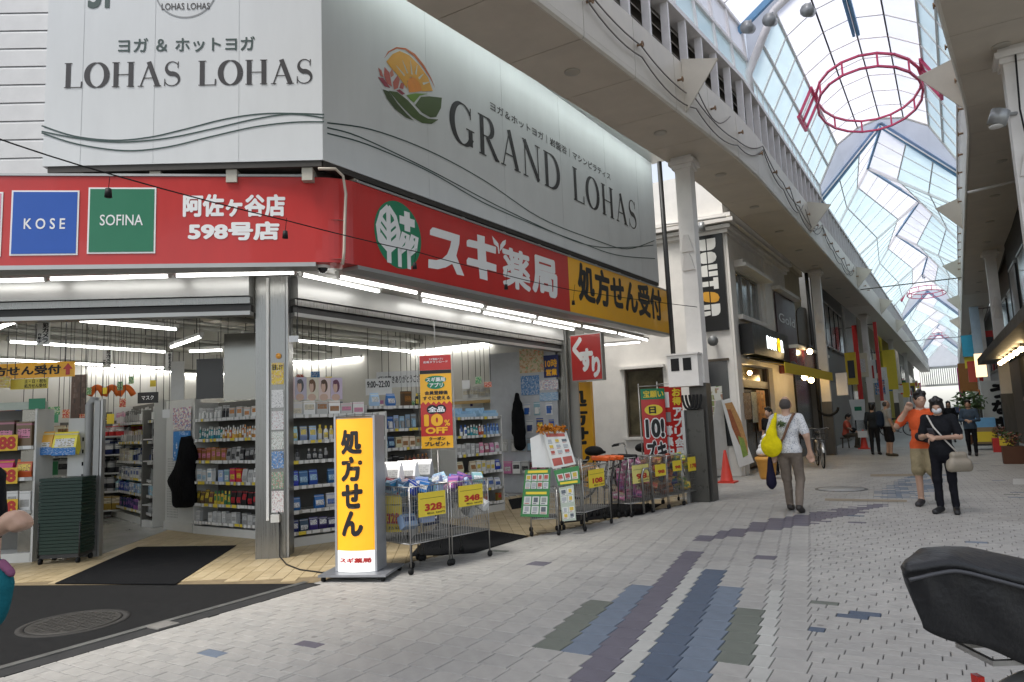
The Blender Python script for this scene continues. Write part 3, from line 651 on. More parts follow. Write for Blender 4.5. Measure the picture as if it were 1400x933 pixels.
# far end of the arcade
yE = 117; mb = MB()
for a, b, z0, z1 in ((-3, 3, 6.9, 11),): mb.quad(U(a, yE, z0), U(b, yE, z0), U(b, yE, z1), U(a, yE, z1))
part('end_panel', mb, M_MILK, roof)
for k in range(34):                                                      # small hanging signs crowding the far street
    q = random.Random(100+k); sd_ = -1 if k % 2 else 1; Y = 33+k*2.1; w = q.uniform(.25, .6); z0 = q.uniform(2.2, 4.0); z1 = z0+q.uniform(.5, 1.5); cn, cc = q.choice([('white', (.72, .72, .70)), ('red', (.5, .03, .03)), ('yellow', (.78, .55, .04)), ('blue', (.04, .18, .42)), ('green', (.04, .25, .10)), ('cream', (.66, .6, .45)), ('pink', (.6, .15, .3))])
    f_ = Fr((axX(Y)+(sd_*2.75-w/2), Y), (1, 0)); t = thing('hanging_sign', 'small %s sign hanging on the %s, %s one up the far street' % (cn, 'left' if sd_ < 0 else 'right', ['first', 'second', 'third', 'fourth', 'fifth', 'sixth', 'seventh', 'eighth', 'ninth', 'tenth', 'eleventh', 'twelfth', 'thirteenth', 'fourteenth', 'fifteenth', 'sixteenth', 'seventeenth'][k//2]), 'sign', f_.pt(0, z0), 'small signs along the far street'); mb = MB(); mb.fbox(f_, 0, z0, -.1, w, z1, 0); part('board', mb, mat('far_sign_'+cn, cc, .5, noise=.1), t)
    mb = MB(); mb.fbox(f_, w*.2, z0+(z1-z0)*.2, .002, w*.8, z0+(z1-z0)*.75, .004); part('print', mb, mat('far_print_%d' % (k % 3), [(.7, .7, .68), (.05, .05, .06), (.5, .05, .04)][k % 3], .5, noise=.6, scale=25), t)
end = thing('end_screen', 'pale slatted screen closing the far end of the arcade', 'screen', U(0, yE+.3, 4.4))
mb = MB(); mb.obox(U(-3.2, yE+.2, 6.6), (6.4, 0, 0), (0, .2, 0), (0, 0, .35)); part('top_rail', mb, M_SHAFT, end)
for i in range(24): mb = MB(); mb.obox(U(-3.1+i*.26, yE+.25, 4.4), (.13, 0, 0), (0, .1, 0), (0, 0, 2.2)); part('slat', mb, M_SHAFT, end)
mb = MB(); mb.obox(U(-3.2, yE+.2, 4.1), (6.4, 0, 0), (0, .2, 0), (0, 0, .3)); part('bottom_rail', mb, M_SHAFT, end)
# ================================================================= corner drugstore: shell, signs
FB = Fr((-5.67, 5.77), (.0475, .9989)); FA = Fr((-5.67, 5.77), (.785, .62))            # sign planes, street side and corner side
BB = Fr((-5.72, 5.53), (.0485, .9988)); BA = Fr((-5.72, 5.53), (.834, .552))            # billboard planes
CB = Fr((-6.85, 5.95), (.02, 1.)); CA = Fr((-7.0, 5.72), (.81, .586))                   # door planes
M_REDS = mat('sign_red', (.52, .022, .018), .38, noise=.12, scale=3, stretch=(1, 1, .3), coat=.2); M_YEL = mat('sign_yellow', (.86, .43, .012), .38, noise=.05, coat=.2)
M_WHT = mat('print_white', (.82, .82, .82), .45, noise=.03); M_INK = mat('print_black', (.012, .012, .014), .5, noise=0); M_GRN = mat('print_green', (.015, .21, .10), .45, noise=.05)
M_STEEL = mat('brushed_steel', (.25, .25, .24), .30, .9, noise=.12, scale=3, stretch=(30, 30, .5)); M_ALU = mat('aluminium', (.42, .42, .41), .4, .75, noise=.1, scale=3)
M_WALLW = mat('shop_wall', (.50, .49, .45), .6, noise=.08, scale=1.5); M_DARKM = mat('dark_metal', (.05, .05, .05), .5, .5, noise=.2)
M_TUBE = glowmat('tube_light', (1, .985, .95), 11.); M_TUBEC = glowmat('tube_light_canopy', (1, .985, .95), 4.2)
# --- building mass
shop = thing('drugstore_building', 'corner drugstore building with steel columns and open fronts', 'building', (-7, 5.8, 0))
cB0, cB1 = CB.pt(0, 0), CB.pt(7.45, 0)
cA0 = CA.pt(-7.5, 0); WX = -17.5; WY = 13.42
room = [(cB0.x, cB0.y), (cB1.x, cB1.y), (cB1.x, WY), (WX, WY), (WX, cA0.y), (cA0.x, cA0.y), (CA.pt(0, 0).x, CA.pt(0, 0).y)]
mb = MB(); mb.poly([(x, y, .002) for x, y in room]); mb.mi = 0
floor = part('shop_floor', mb, mat('vinyl_floor', (.40, .40, .37), .16, noise=.14, scale=2.5), shop)
CEIL = 3.75; mb = MB(); mb.poly([(x, y, CEIL) for x, y in room][::-1]); part('ceiling', mb, mat('shop_ceiling', (.46, .45, .40), .8, noise=.15, scale=1.2), shop)
mb = MB(); mb.quad((cB1.x, WY, 0), (WX, WY, 0), (WX, WY, CEIL), (cB1.x, WY, CEIL)); mb.quad((WX, WY, 0), (WX, cA0.y, 0), (WX, cA0.y, CEIL), (WX, WY, CEIL)); mb.quad((WX, cA0.y, 0), (cA0.x, cA0.y, 0), (cA0.x, cA0.y, CEIL), (WX, cA0.y, CEIL)); part('inner_wall', mb, M_WALLW, shop)
mb = MB(); mb.box(cB1.x-.02, cB1.y+.05, 0, cB1.x+.22, 13.9, 3.42); mb.box(WX, 13.5, 0, cB1.x-.03, 13.9, 3.94); part('lane_wall', mb, M_WALLW, shop)
mb = MB(); up = [(-6.15, 5.62), (-5.72, 14.2), (WX, 14.2), (WX, -6), (-13.2, .95)]; mb.prism([(x, y, 3.95) for x, y in up], (0, 0, 4.4)); part('upper_floor', mb, M_WALLW, shop)
# pale horizontal siding on the side-street face above the sign
SD = Fr(BA.pt(0, 0, -.22), (.834, .552)); s0 = SD.px(-60, 120)[0]
for k in range(15):
    z = 4.30+k*.222; mb = MB(); mb.prism([SD.pt(s0-1.5, z, .0), SD.pt(s0-1.5, z, .013), SD.pt(s0-1.5, z+.19, .009), SD.pt(s0-1.5, z+.216, .002), SD.pt(s0-1.5, z+.216, -.03)], SD.pt(-2.2, 0)-SD.pt(s0-1.5, 0)); part('siding_board', mb, mat('siding_white', (.60, .60, .60), .5, noise=.08), shop)
# --- canopy between sign and doors
mb = MB(); K = FB.pt(0, 0, -.02); ce = FB.pt(10.2, 0, -.02); wA = FA.pt(-6.5, 0, -.02); iA = CA.pt(-6.5, 0, -.1); iK = Vector((-7.15, 5.75, 0)); ie = Vector((-6.6, 16.2, 0))
z = 3.44; V3 = lambda p, z: (p.x, p.y, z)
mb.poly([V3(K, z), V3(wA, z), V3(iA, z), V3(iK, z)]); mb.poly([V3(K, z), V3(iK, z), V3(ie, z), V3(ce, z)])
mb.poly([V3(K, 3.9), V3(iK, 3.9), V3(iA, 3.9), V3(wA, 3.9)]); mb.poly([V3(K, 3.9), V3(ce, 3.9), V3(ie, 3.9), V3(iK, 3.9)])
part('canopy_soffit', mb, mat('canopy_white', (.60, .60, .58), .45, noise=.12, scale=3), shop)
def header(fr, a0, a1, name_):
    for z0, z1, d0, d1, m in ((3.16, 3.43, -.1, .10, M_ALU), (3.07, 3.15, -.1, .06, M_STEEL), (2.985, 3.065, -.12, .02, M_DARKM), (2.93, 2.98, -.12, .05, M_ALU)):
        mb = MB(); mb.fbox(fr, a0, z0, d0, a1, z1, d1); part('shutter_header', mb, m, shop)
    mb = MB(); mb.fbox(fr, a0, 2.99, -.16, a1, 3.75, -.125); part('header_back', mb, M_WALLW, shop)
header(CB, .12, 7.2, 'b'); header(CA, -6.5, -.12, 'a')
# steel columns
def column(c, w, ang, label, h=3.43):
    mb = MB(); R = Matrix.Rotation(ang, 3, 'Z'); P = lambda x, y, z: Vector(c)+R @ Vector((x, y, 0))+Vector((0, 0, z))
    mb.obox(P(-w/2, -w/2, 0), P(w/2, -w/2, 0)-P(-w/2, -w/2, 0), P(-w/2, w/2, 0)-P(-w/2, -w/2, 0), (0, 0, h)); o = part('column', mb, M_STEEL, shop, label)
    mb = MB(); mb.obox(P(w/2-.004, -w/2+.02, 0), P(w/2+.03, -w/2+.02, 0)-P(w/2-.004, -w/2+.02, 0), P(w/2, -w/2+.06, 0)-P(w/2, -w/2+.02, 0), (0, 0, h)); part('guide_rail', mb, M_ALU, shop); return P
C1 = gp(372, 764); C1 = Vector((C1.x-.10, C1.y+.13, 0)); PC1 = column(C1, .36, math.radians(33), 'brushed steel corner column')
C2 = CB.pt(7.3, 0, -.02); PC2 = column(C2, .2, math.radians(2), 'narrow steel column at the lane end')
# --- the red and yellow fascia sign with rounded corner
sign = thing('fascia_sign', 'long red drugstore fascia sign bending round the corner, yellow at its right end', 'sign', FB.pt(0, 3.4))
Z0, Z1 = 3.40, 4.40; r = .30
a_ = FA.pt(-r, 0); b_ = FB.pt(r*.75, 0); kk = FB.pt(0, 0); curve = [a_.lerp(kk, t).lerp(kk.lerp(b_, t), t) for t in np.linspace(0, 1, 9)]
e0, e1, yx = -6.5, FB.px(918, 430)[0], FB.px(778, 390)[0]
mb = MB(); mb.fbox(FA, e0, Z0, -.25, -r, Z1, 0); part('red_panel', mb, M_REDS, sign)
mb = MB(); mb.smooth = True
for p, q in zip(curve[:-1], curve[1:]): mb.quad(V3(p, Z0), V3(q, Z0), V3(q, Z1), V3(p, Z1))
part('corner_panel', mb, M_REDS, sign)
mb = MB(); mb.poly([V3(p, Z0) for p in curve[::-1]]+[V3(FA.pt(-r, 0, -.25), Z0), V3(FB.pt(r, 0, -.25), Z0)]); mb.poly([V3(p, Z1) for p in curve]+[V3(FB.pt(r, 0, -.25), Z1), V3(FA.pt(-r, 0, -.25), Z1)]); part('corner_cap', mb, M_REDS, sign)
mb = MB(); mb.fbox(FB, r*.75, Z0, -.25, yx, Z1, 0); part('red_panel', mb, M_REDS, sign)
mb = MB(); mb.fbox(FB, yx, Z0, -.25, e1-.09, Z1, 0); part('yellow_panel', mb, M_YEL, sign)
mb = MB(); mb.fbox(FB, e1-.09, Z0-.003, -.25, e1, Z1+.003, .004); part('end_cap', mb, mat('sign_red_dark', (.25, .012, .012), .4), sign)
for fr, p, q in ((FA, e0, -r), (FB, r*.75, e1)):
    mb = MB(); mb.fbox(fr, p, Z1+.003, -.25, q, Z1+.03, .012); mb.fbox(fr, p, Z0-.05, -.25, q, Z0-.003, .012); part('edge_trim', mb, M_ALU, sign)
text(sign, FA, '阿佐ヶ谷店', FA.rect(250, 297, 390, 266), M_WHT, .045); text(sign, FA, '598号店', FA.rect(257, 329.5, 382, 303), M_WHT, .05)
def square(x0, y0, x1, y1, col, word, wb, bold):
    a0, z0, a1, z1 = FA.rect(x0, y0, x1, y1); q = MB(); q.fbox(FA, a0, z0, .001, a1, z1, .007); o = part('brand_tile', q, M_WHT, sign); q = MB(); q.fbox(FA, a0+.018, z0+.018, .007, a1-.018, z1-.018, .010); part('tile_face', q, mat('tile_'+col[0], col[1], .4, noise=.05), o)
    if word: text(o, FA, word, FA.rect(*wb), M_WHT, bold, .0115)
square(13, 350, 109, 261, ('blue', (.008, .085, .42)), 'K O S E', (33, 314, 90, 299), .018)
square(119, 347.5, 214, 257, ('green', (.012, .17, .085)), 'SOFINA', (137, 309, 196, 294), .006)
square(-90, 352, 5, 263, ('pink', (.72, .28, .36)), None, None, 0)
c5 = lambda x, y: (500+x/5, 250+y/5)
SU = [(437, 357), (438, 325), (455, 306), (470, 308), (642, 361), (638, 420), (618, 500), (672, 638), (622, 628), (590, 555), (545, 580), (490, 592), (426, 582), (427, 523), (480, 530), (520, 522), (555, 490), (575, 440), (583, 400)]
GI = [(688, 412), (690, 395), (705, 388), (762, 402), (760, 354), (812, 368), (812, 415), (890, 440), (888, 487), (820, 468), (824, 540), (892, 562), (892, 610), (828, 594), (832, 670), (778, 655), (772, 580), (690, 560), (688, 530), (700, 512), (765, 528), (762, 452), (690, 436)]
for pts, nm in ((SU, 'lettering'), (GI, 'lettering'), ([(862, 362), (880, 385), (905, 415), (915, 485), (905, 485), (900, 440), (875, 420)], 'sprout'), ([(957, 390), (955, 420), (920, 465), (915, 470), (918, 425), (935, 400)], 'sprout')):
    flat(sign, FB, [c5(*p) for p in pts], M_WHT, .004, nm)
text(sign, FB, '薬', FB.rect(687.4, 391.5, 723.5, 347.5), M_WHT, .034); text(sign, FB, '局', FB.rect(728, 401, 760.5, 357.5), M_WHT, .045)
text(sign, FB, '処方せん受付', FB.rect(791, 411, 903, 397), M_INK, .045)
# round green tree badge
lx0, lz = FB.px(511.5, 314); lx1, _ = FB.px(575.6, 330); cz = (FB.px(541, 275)[1]+FB.px(548, 368)[1])/2; rz_ = (FB.px(541, 275)[1]-FB.px(548, 368)[1])/2; cx_, rx_ = (lx0+lx1)/2, (lx1-lx0)/2
q = MB(); q.add([FB.pt(cx_+rx_*math.cos(w), cz+rz_*math.sin(w), .003) for w in np.linspace(0, 2*math.pi, 49)[:-1]], [tuple(range(48))]); badge = part('badge', q, M_GRN, sign)
q = MB(); fx = lambda t: cx_+rx_*t; fz = lambda t: cz+rz_*t; k = 0
leaf = [(-.42, -.9), (-.42, -.3), (-.42, .72)]
strip(q, FB, leaf, .045*rx_*2, .0042, fx, fz)
strip(q, FB, [(-.42, -.55), (-.8, -.3), (-.86, .1), (-.7, .5), (-.42, .75)], .05*rx_*1.6, .0047, fx, fz); strip(q, FB, [(-.42, -.55), (-.1, -.3), (.0, .1), (-.14, .5), (-.42, .75)], .05*rx_*1.6, .0051, fx, fz)
for yy in (-.25, .02, .28): strip(q, FB, [(-.42, yy-.18), (-.78, yy+.12)], .035*rx_*2, .0055, fx, fz); strip(q, FB, [(-.42, yy-.18), (-.06, yy+.12)], .035*rx_*2, .0058, fx, fz)
for x0 in (.02, .42):
    strip(q, FB, [(x0, -.95), (x0, -.35), (x0+.18, .08), (x0+.38, .06), (x0+.3, -.3), (x0+.02, -.5)], .05*rx_*1.6, .0061+x0*.0005, fx, fz); strip(q, FB, [(x0, -.35), (x0+.25, -.05)], .035*rx_*2, .0066, fx, fz)
strip(q, FB, [(.05, .48), (.72, .48)], .125*rx_, .0042, fx, fz); strip(q, FB, [(.38, .18), (.38, .78)], .125*rx_, .0047, fx, fz)
part('emblem', q, M_WHT, badge)
# --- billboard
M_BILL = mat('billboard_grey', (.66, .68, .69), .6, noise=.07, scale=2.2, stretch=(1, 1, .25)); M_BINK = mat('bill_ink', (.018, .016, .018), .5, noise=0); M_BGR = mat('bill_green', (.02, .05, .045), .5, noise=0)
bill = thing('billboard', 'huge pale grey yoga studio billboard wrapping the corner above the red sign', 'billboard', BB.pt(0, 4.55)); bz0, bz1 = 4.55, 7.42
be, bl = BB.px(895.5, 300)[0], BA.px(59, 200)[0]
mb = MB(); mb.fbox(BB, .0, bz0, -.20, be, bz1, 0); part('street_face', mb, M_BILL, bill); mb = MB(); mb.fbox(BA, bl, bz0, -.16, -.004, bz1, 0); part('corner_face', mb, M_BILL, bill)
for fr_, xs_, lo_, hi_ in ((BB, (1.85, 3.7, 5.55, 7.4, 9.0), bz0, bz1), (BA, (-.95, -1.9, -2.7), bz0, bz1)):
    for a_s in xs_: q = MB(); q.fbox(fr_, a_s, lo_+.01, .0008, a_s+.005, hi_-.01, .0022); part('panel_seam', q, mat('bill_seam', (.56, .58, .59), .6), bill)
M_FRM = mat('bill_frame', (.06, .055, .05), .6, .3, noise=.2)
mb = MB(); mb.fbox(BB, .02, bz0-.07, -.16, be, bz0-.003, -.012); part('lower_frame', mb, M_FRM, bill); mb = MB(); mb.fbox(BA, bl+.05, bz0-.07, -.2, -.02, bz0-.003, -.012); part('lower_frame', mb, M_FRM, bill)
for i in range(9):
    a = .5+i*1.05; mb = MB(); mb.fbox(BB, a, 4.36, -.3, a+.07, bz0-.072, -.03); part('bracket', mb, mat('bracket_cream', (.5, .47, .4), .5), bill)
for i in range(4): a = -2.8+i*.85; mb = MB(); mb.fbox(BA, a, 4.33, -.28, a+.12, bz0-.072, -.04); part('bracket', mb, mat('bracket_cream', (.5, .47, .4), .5), bill)
mb = MB(); mb.fbox(BB, .0, bz1+.003, -.25, be+.1, bz1+.12, .22); mb.fbox(BB, 0, bz1+.003, .22, be+.1, bz1+.05, .54); part('light_hood', mb, M_ALU, bill)
mb = MB(); mb.fbox(BB, 0, bz1-.03, .46, be+.02, bz1+.001, .50); part('led_strip', mb, glowmat('led_strip', (.9, 1, .97), 10.5), bill)
ga, gb = BB.px(616, 189)[0], BB.px(869, 290)[0]; serif(bill, BB, 'GRAND LOHAS', (ga, 5.56, gb, 6.20), M_BINK, .004, .12, 1.3)
text(bill, BB, 'ヨガ＆ホットヨガ｜岩盤浴｜マシンピラティス', (BB.px(670, 150)[0], 6.36, BB.px(834, 238)[0], 6.52), M_BINK, .012)
text(bill, BA, 'ヨガ ＆ ホットヨガ', BA.rect(161.5, 73, 348.5, 50), M_BGR, .02); serif(bill, BA, 'LOHAS LOHAS', BA.rect(86, 121, 427, 81), M_BINK, .004, .07, 1.45)
text(bill, BA, '3F', BA.rect(120, 12, 163, -34), M_BGR, .03); text(bill, BA, 'LOHAS LOHAS', BA.rect(221, 14, 287, 4), M_BINK, .008)
q = MB(); ca, czz = BA.px(254, -14); strip(q, BA, [(math.cos(w), math.sin(w)) for w in np.linspace(0, 2*math.pi, 50)], .008, .004, lambda t: ca+.345*t, lambda t: czz+.345*t); part('ring_mark', q, mat('bill_mid', (.25, .26, .27), .5), bill)
c1 = lambda x, y: (x/2.455, y/2.455); c2 = lambda x, y: (430+x/1.944, y/1.944)
def smooth(pts, n=5):
    P = [np.array(p, float) for p in pts]; out = []
    for i in range(len(P)-1):
        a, b, c, d = P[max(i-1, 0)], P[i], P[i+1], P[min(i+2, len(P)-1)]
        for k in range(n): t = k/n; out.append(.5*((2*b)+(c-a)*t+(2*a-5*b+4*c-d)*t*t+(3*b-a-3*c+d)*t**3))
    return out+[P[-1]]
for fr, cv, curves in ((BA, c1, ([(140, 423), (250, 458), (380, 472), (500, 462), (620, 435), (760, 400), (900, 382), (1088, 385)], [(140, 442), (260, 465), (400, 478), (560, 465), (720, 432), (860, 400), (980, 384), (1088, 397)], [(140, 447), (260, 485), (420, 507), (560, 495), (700, 462), (850, 428), (980, 412), (1088, 410)])),
                       (BB, c2, ([(33, 327), (150, 345), (300, 400), (450, 480), (600, 580), (750, 640), (830, 662), (903, 640)], [(33, 340), (120, 365), (300, 450), (480, 545), (650, 625), (740, 655), (830, 658), (900, 652)], [(33, 355), (140, 385), (300, 455), (450, 540), (600, 605), (700, 643), (800, 678), (905, 688)]))):
    for i, cvs in enumerate(curves):
        q = MB(); pts = [fr.px(*cv(*p)) for p in smooth(cvs)]; strip(q, fr, pts, .0085, .004+.0008*i, lambda t: t, lambda t: t); part('wave_line', q, M_BGR, bill)
c6 = lambda x, y: (490+x/6.22, 50+y/6.22)
for pts, col, nm in (([(215, 190), (250, 130), (320, 92), (400, 100), (480, 150), (560, 250), (620, 360), (650, 440), (610, 360), (545, 262), (470, 170), (395, 115), (325, 105), (262, 135)], (.50, .10, .01), 'arc_mark'),
                     ([(235, 215), (290, 150), (350, 125), (430, 160), (520, 250), (590, 350), (632, 465), (540, 470), (520, 400), (480, 355), (440, 345), (412, 385), (415, 450), (380, 400), (330, 330), (280, 275)], (.72, .36, .04), 'sun_glow'),
                     ([(412, 400), (425, 360), (460, 346), (500, 365), (530, 420), (538, 465), (480, 475), (430, 478)], (.75, .26, .03), 'sun_disc'),
                     ([(205, 450), (260, 470), (330, 570), (400, 650), (470, 718), (400, 690), (310, 620), (240, 530)], (.045, .07, .02), 'leaf'),
                     ([(255, 462), (330, 475), (420, 545), (520, 660), (590, 700), (680, 708), (620, 745), (540, 738), (460, 690), (360, 590)], (.06, .10, .02), 'leaf'),
                     ([(405, 500), (480, 485), (590, 488), (520, 505), (470, 565), (440, 540)], (.15, .28, .03), 'leaf'),
                     ([(480, 585), (530, 515), (600, 510), (708, 522), (700, 610), (660, 685), (610, 690), (540, 650)], (.07, .11, .03), 'leaf'),
                     ([(165, 265), (195, 290), (212, 350), (185, 335)], (.46, .12, .10), 'petal'), ([(220, 260), (262, 310), (285, 430), (240, 400), (215, 330)], (.50, .12, .10), 'petal'), ([(285, 275), (300, 330), (275, 350), (265, 310)], (.55, .2, .15), 'petal'),
                     ([(330, 332), (350, 370), (335, 440), (300, 455), (290, 390)], (.50, .13, .10), 'petal'), ([(162, 345), (210, 355), (270, 440), (220, 425)], (.33, .05, .08), 'petal'), ([(360, 395), (390, 400), (380, 450), (345, 440)], (.48, .12, .1), 'petal'), ([(320, 460), (350, 450), (395, 490), (370, 498)], (.28, .03, .06), 'petal')):
    flat(bill, BB, [c6(*p) for p in pts], mat('emb_%s_%d' % (nm, int(col[0]*1000+col[1]*100)), col, .45, noise=.12, scale=8), .0045, nm)
for i, ((xa, ya), (xb, yb)) in enumerate([((320, 250), (390, 335)), ((372, 205), (415, 315)), ((440, 205), (452, 325)), ((497, 245), (485, 325)), ((550, 320), (510, 360)), ((598, 390), (545, 405))]):
    q = MB(); a, b = BB.px(*c6(xa, ya)), BB.px(*c6(xb, yb)); strip(q, BB, [a, b], [.004, .016], .0058+.0003*i, lambda t: t, lambda t: t); part('sun_ray', q, mat('ray_cream', (.62, .62, .56), .5), bill)
# --- tubes under the canopy (each lamp its own)
M_HOUS = mat('lamp_housing', (.62, .62, .60), .4, noise=.06)
def tube_lamp(p, q, label, group, r=.018, hz=.05, drop=None):
    tm = M_TUBE if drop else M_TUBEC
    p, q = Vector(p), Vector(q); t = thing('tube_lamp', label, 'lamp', p, group); mb = MB(); mb.tube([p, q], r, 8); part('tube', mb, tm, t)
    mb = MB(); d = (q-p).normalized(); s = d.cross(Vector((0, 0, 1))).normalized(); mb.obox(p-d*.03-s*.035+Vector((0, 0, r+.004)), s*.07, q-p+d*.06, (0, 0, hz)); part('housing', mb, M_HOUS, t)
    for e in (p, q): mb = MB(); mb.obox(e-s*.022-d*.015+Vector((0, 0, -r)), s*.044, d*.03, (0, 0, 2*r+.01)); part('end_holder', mb, M_HOUS, t)
    if drop:
        for f in (.15, .85): mb = MB(); c = p.lerp(q, f); mb.tube([c+Vector((0, 0, r+hz)), Vector((c.x, c.y, drop))], .008, 4); part('hanger', mb, M_DARKM, t)
    return t
ORD = ['first', 'second', 'third', 'fourth', 'fifth', 'sixth', 'seventh', 'eighth', 'ninth', 'tenth', 'eleventh', 'twelfth']
for i, (a, b) in enumerate([((463, 379), (570, 401)), ((574, 402.8), (660, 419)), ((664, 420.8), (732, 433.6)), ((735, 434.7), (793, 446)), ((796, 446.5), (842, 455.5)), ((844.5, 456), (885, 465.5))]):
    tube_lamp(gp(*a, 3.36), gp(*b, 3.36), 'lit tube under the red sign, %s of the outer row from the corner' % ORD[i], 'tubes under the canopy')
for i, (a, b) in enumerate([((412, 376), (518, 399)), ((576, 411), (656, 426)), ((659, 427.5), (725, 440)), ((728, 440.5), (784, 451))]):
    tube_lamp(gp(*a, 3.36), gp(*b, 3.36), 'lit tube under the red sign, %s of the inner row from the corner' % ORD[i], 'tubes under the canopy')
tube_lamp(gp(816, 473, 3.36), gp(876, 468, 3.36), 'lit tube turned across the far end of the canopy', 'tubes under the canopy')
for i, (a, b) in enumerate([((-55, 386), (63, 383)), ((68, 382), (232, 378)), ((240, 377.5), (404, 373))]):
    tube_lamp(gp(*a, 3.36), gp(*b, 3.36), 'lit tube under the corner-side sign, %s from the left edge' % ORD[i], 'tubes under the canopy')
cp = gp(441, 366, 3.38); m = thing('security_camera', 'white dome security camera under the rounded sign corner', 'camera', cp); mb = MB(); mb.lathe([(.085, .045), (.085, .0), (.07, -.01)], cp, 16); part('mount', mb, M_WHT, m); mb = MB(); mb.ball(cp+Vector((0, 0, -.01)), .06, 12); part('dome', mb, mat('dome_glass', (.02, .02, .025), .08, noise=0), m)
# beige conduit on the sign corner
mb = MB(); pts = [FB.pt(a, z, d) for a, z, d in ((-.30, 4.43, -.05), (-.12, 4.46, .03), (-.02, 4.40, .045), (.02, 4.2, .045), (.0, 3.9, .045), (-.02, 3.5, .045), (-.03, 3.36, .03))]; mb.tube(pts, .018, 6); single('conduit_pipe', mb, mat('pipe_beige', (.52, .46, .38), .5), 'beige conduit pipe running down the red sign corner', 'pipe')
# --- projecting sign with kana and the yellow upright sign below it
KS = Fr(C2+Vector((.12, -.35, 0)), (1, .02)); a0, z0, a1, z1 = KS.rect(783, 521, 820, 456); ks = thing('projecting_sign', 'red square sign box with white kana hanging below the canopy end', 'sign', KS.pt(a0, z0))
mb = MB(); mb.fbox(KS, a0-.02, z0-.02, -.16, a1+.02, z1+.02, 0); part('box', mb, M_ALU, ks); mb = MB(); mb.fbox(KS, a0, z0, .001, a1, z1, .006); part('red_face', mb, M_REDS, ks)
w, h = a1-a0, z1-z0
for ch, (p, q, r_, s) in (('く', (.05, .42, .40, .97)), ('す', (.27, .18, .74, .70)), ('り', (.68, .04, .96, .52))): text(ks, KS, ch, (a0+w*p, z0+h*q, a0+w*r_, z0+h*s), M_WHT, .07, .008)
YS = Fr(C2+Vector((.1, .25, 0)), (1, .02)); a0, z0, a1, z1 = YS.rect(774, 640, 806, 522); ys = thing('upright_sign', 'tall yellow sign board with black characters at the lane corner', 'sign', YS.pt(a0, .1))
mb = MB(); mb.fbox(YS, a0, .1, -.10, a1+.02, z1, 0); part('board', mb, M_YEL, ys); text(ys, YS, '処方せん', (a0+.08, z1-1.72, a1-.08, z1-.14), M_INK, .05, .004, vertical=True)
# ================================================================= inside the drugstore
def printmat(name, base, ink1, ink2, sc=6., rough=.45, thr=.5):
    """printed paper: irregular blocks of two inks on a base, in the object's own face"""
    if name in MATS: return MATS[name]
    m = mat(name, base, rough, noise=0); nt = m.node_tree; N = nt.nodes; L = nt.links; b = N['Principled BSDF']
    tc = N.new('ShaderNodeTexCoord'); mp = N.new('ShaderNodeMapping'); mp.inputs['Rotation'].default_value = (math.pi/2, 0, 0); oi = N.new('ShaderNodeObjectInfo')
    mu = N.new('ShaderNodeVectorMath'); mu.operation = 'SCALE'; L.new(oi.outputs['Random'], mu.inputs['Scale']); mu.inputs[0].default_value = (7, 3, 5)
    ad = N.new('ShaderNodeVectorMath'); L.new(tc.outputs['Generated'], mp.inputs[0]); L.new(mp.outputs[0], ad.inputs[0]); L.new(mu.outputs[0], ad.inputs[1])
    br = N.new('ShaderNodeTexBrick'); br.inputs['Scale'].default_value = sc; br.inputs['Mortar Size'].default_value = .035; br.inputs['Bias'].default_value = 0; br.inputs['Brick Width'].default_value = .62; br.inputs['Row Height'].default_value = .36
    br.inputs['Color1'].default_value = lin(ink1); br.inputs['Color2'].default_value = lin(ink2); br.inputs['Mortar'].default_value = lin(base); L.new(ad.outputs[0], br.inputs['Vector'])
    n = N.new('ShaderNodeTexNoise'); n.inputs['Scale'].default_value = sc*1.3; n.inputs['Detail'].default_value = 2; L.new(ad.outputs[0], n.inputs['Vector'])
    r = N.new('ShaderNodeMath'); r.operation = 'GREATER_THAN'; r.inputs[1].default_value = thr; L.new(n.outputs[0], r.inputs[0])
    x = N.new('ShaderNodeMix'); x.data_type = 'RGBA'; x.inputs[6].default_value = lin(base); L.new(r.outputs[0], x.inputs[0]); L.new(br.outputs[0], x.inputs[7]); L.new(x.outputs[2], b.inputs['Base Color']); return m
PAL = {'white': (.72, .72, .70), 'blue': (.03, .12, .42), 'paleblue': (.33, .52, .66), 'teal': (.03, .27, .30), 'orange': (.62, .25, .06), 'amber': (.34, .15, .04), 'yellow': (.74, .56, .06), 'grey': (.38, .38, .37), 'black': (.025, .025, .03), 'pink': (.62, .22, .34), 'red': (.52, .03, .04), 'green': (.06, .26, .10), 'navy': (.02, .04, .14), 'purple': (.25, .10, .34), 'clear': (.50, .51, .50), 'cream': (.62, .56, .42), 'brown': (.14, .08, .045)}
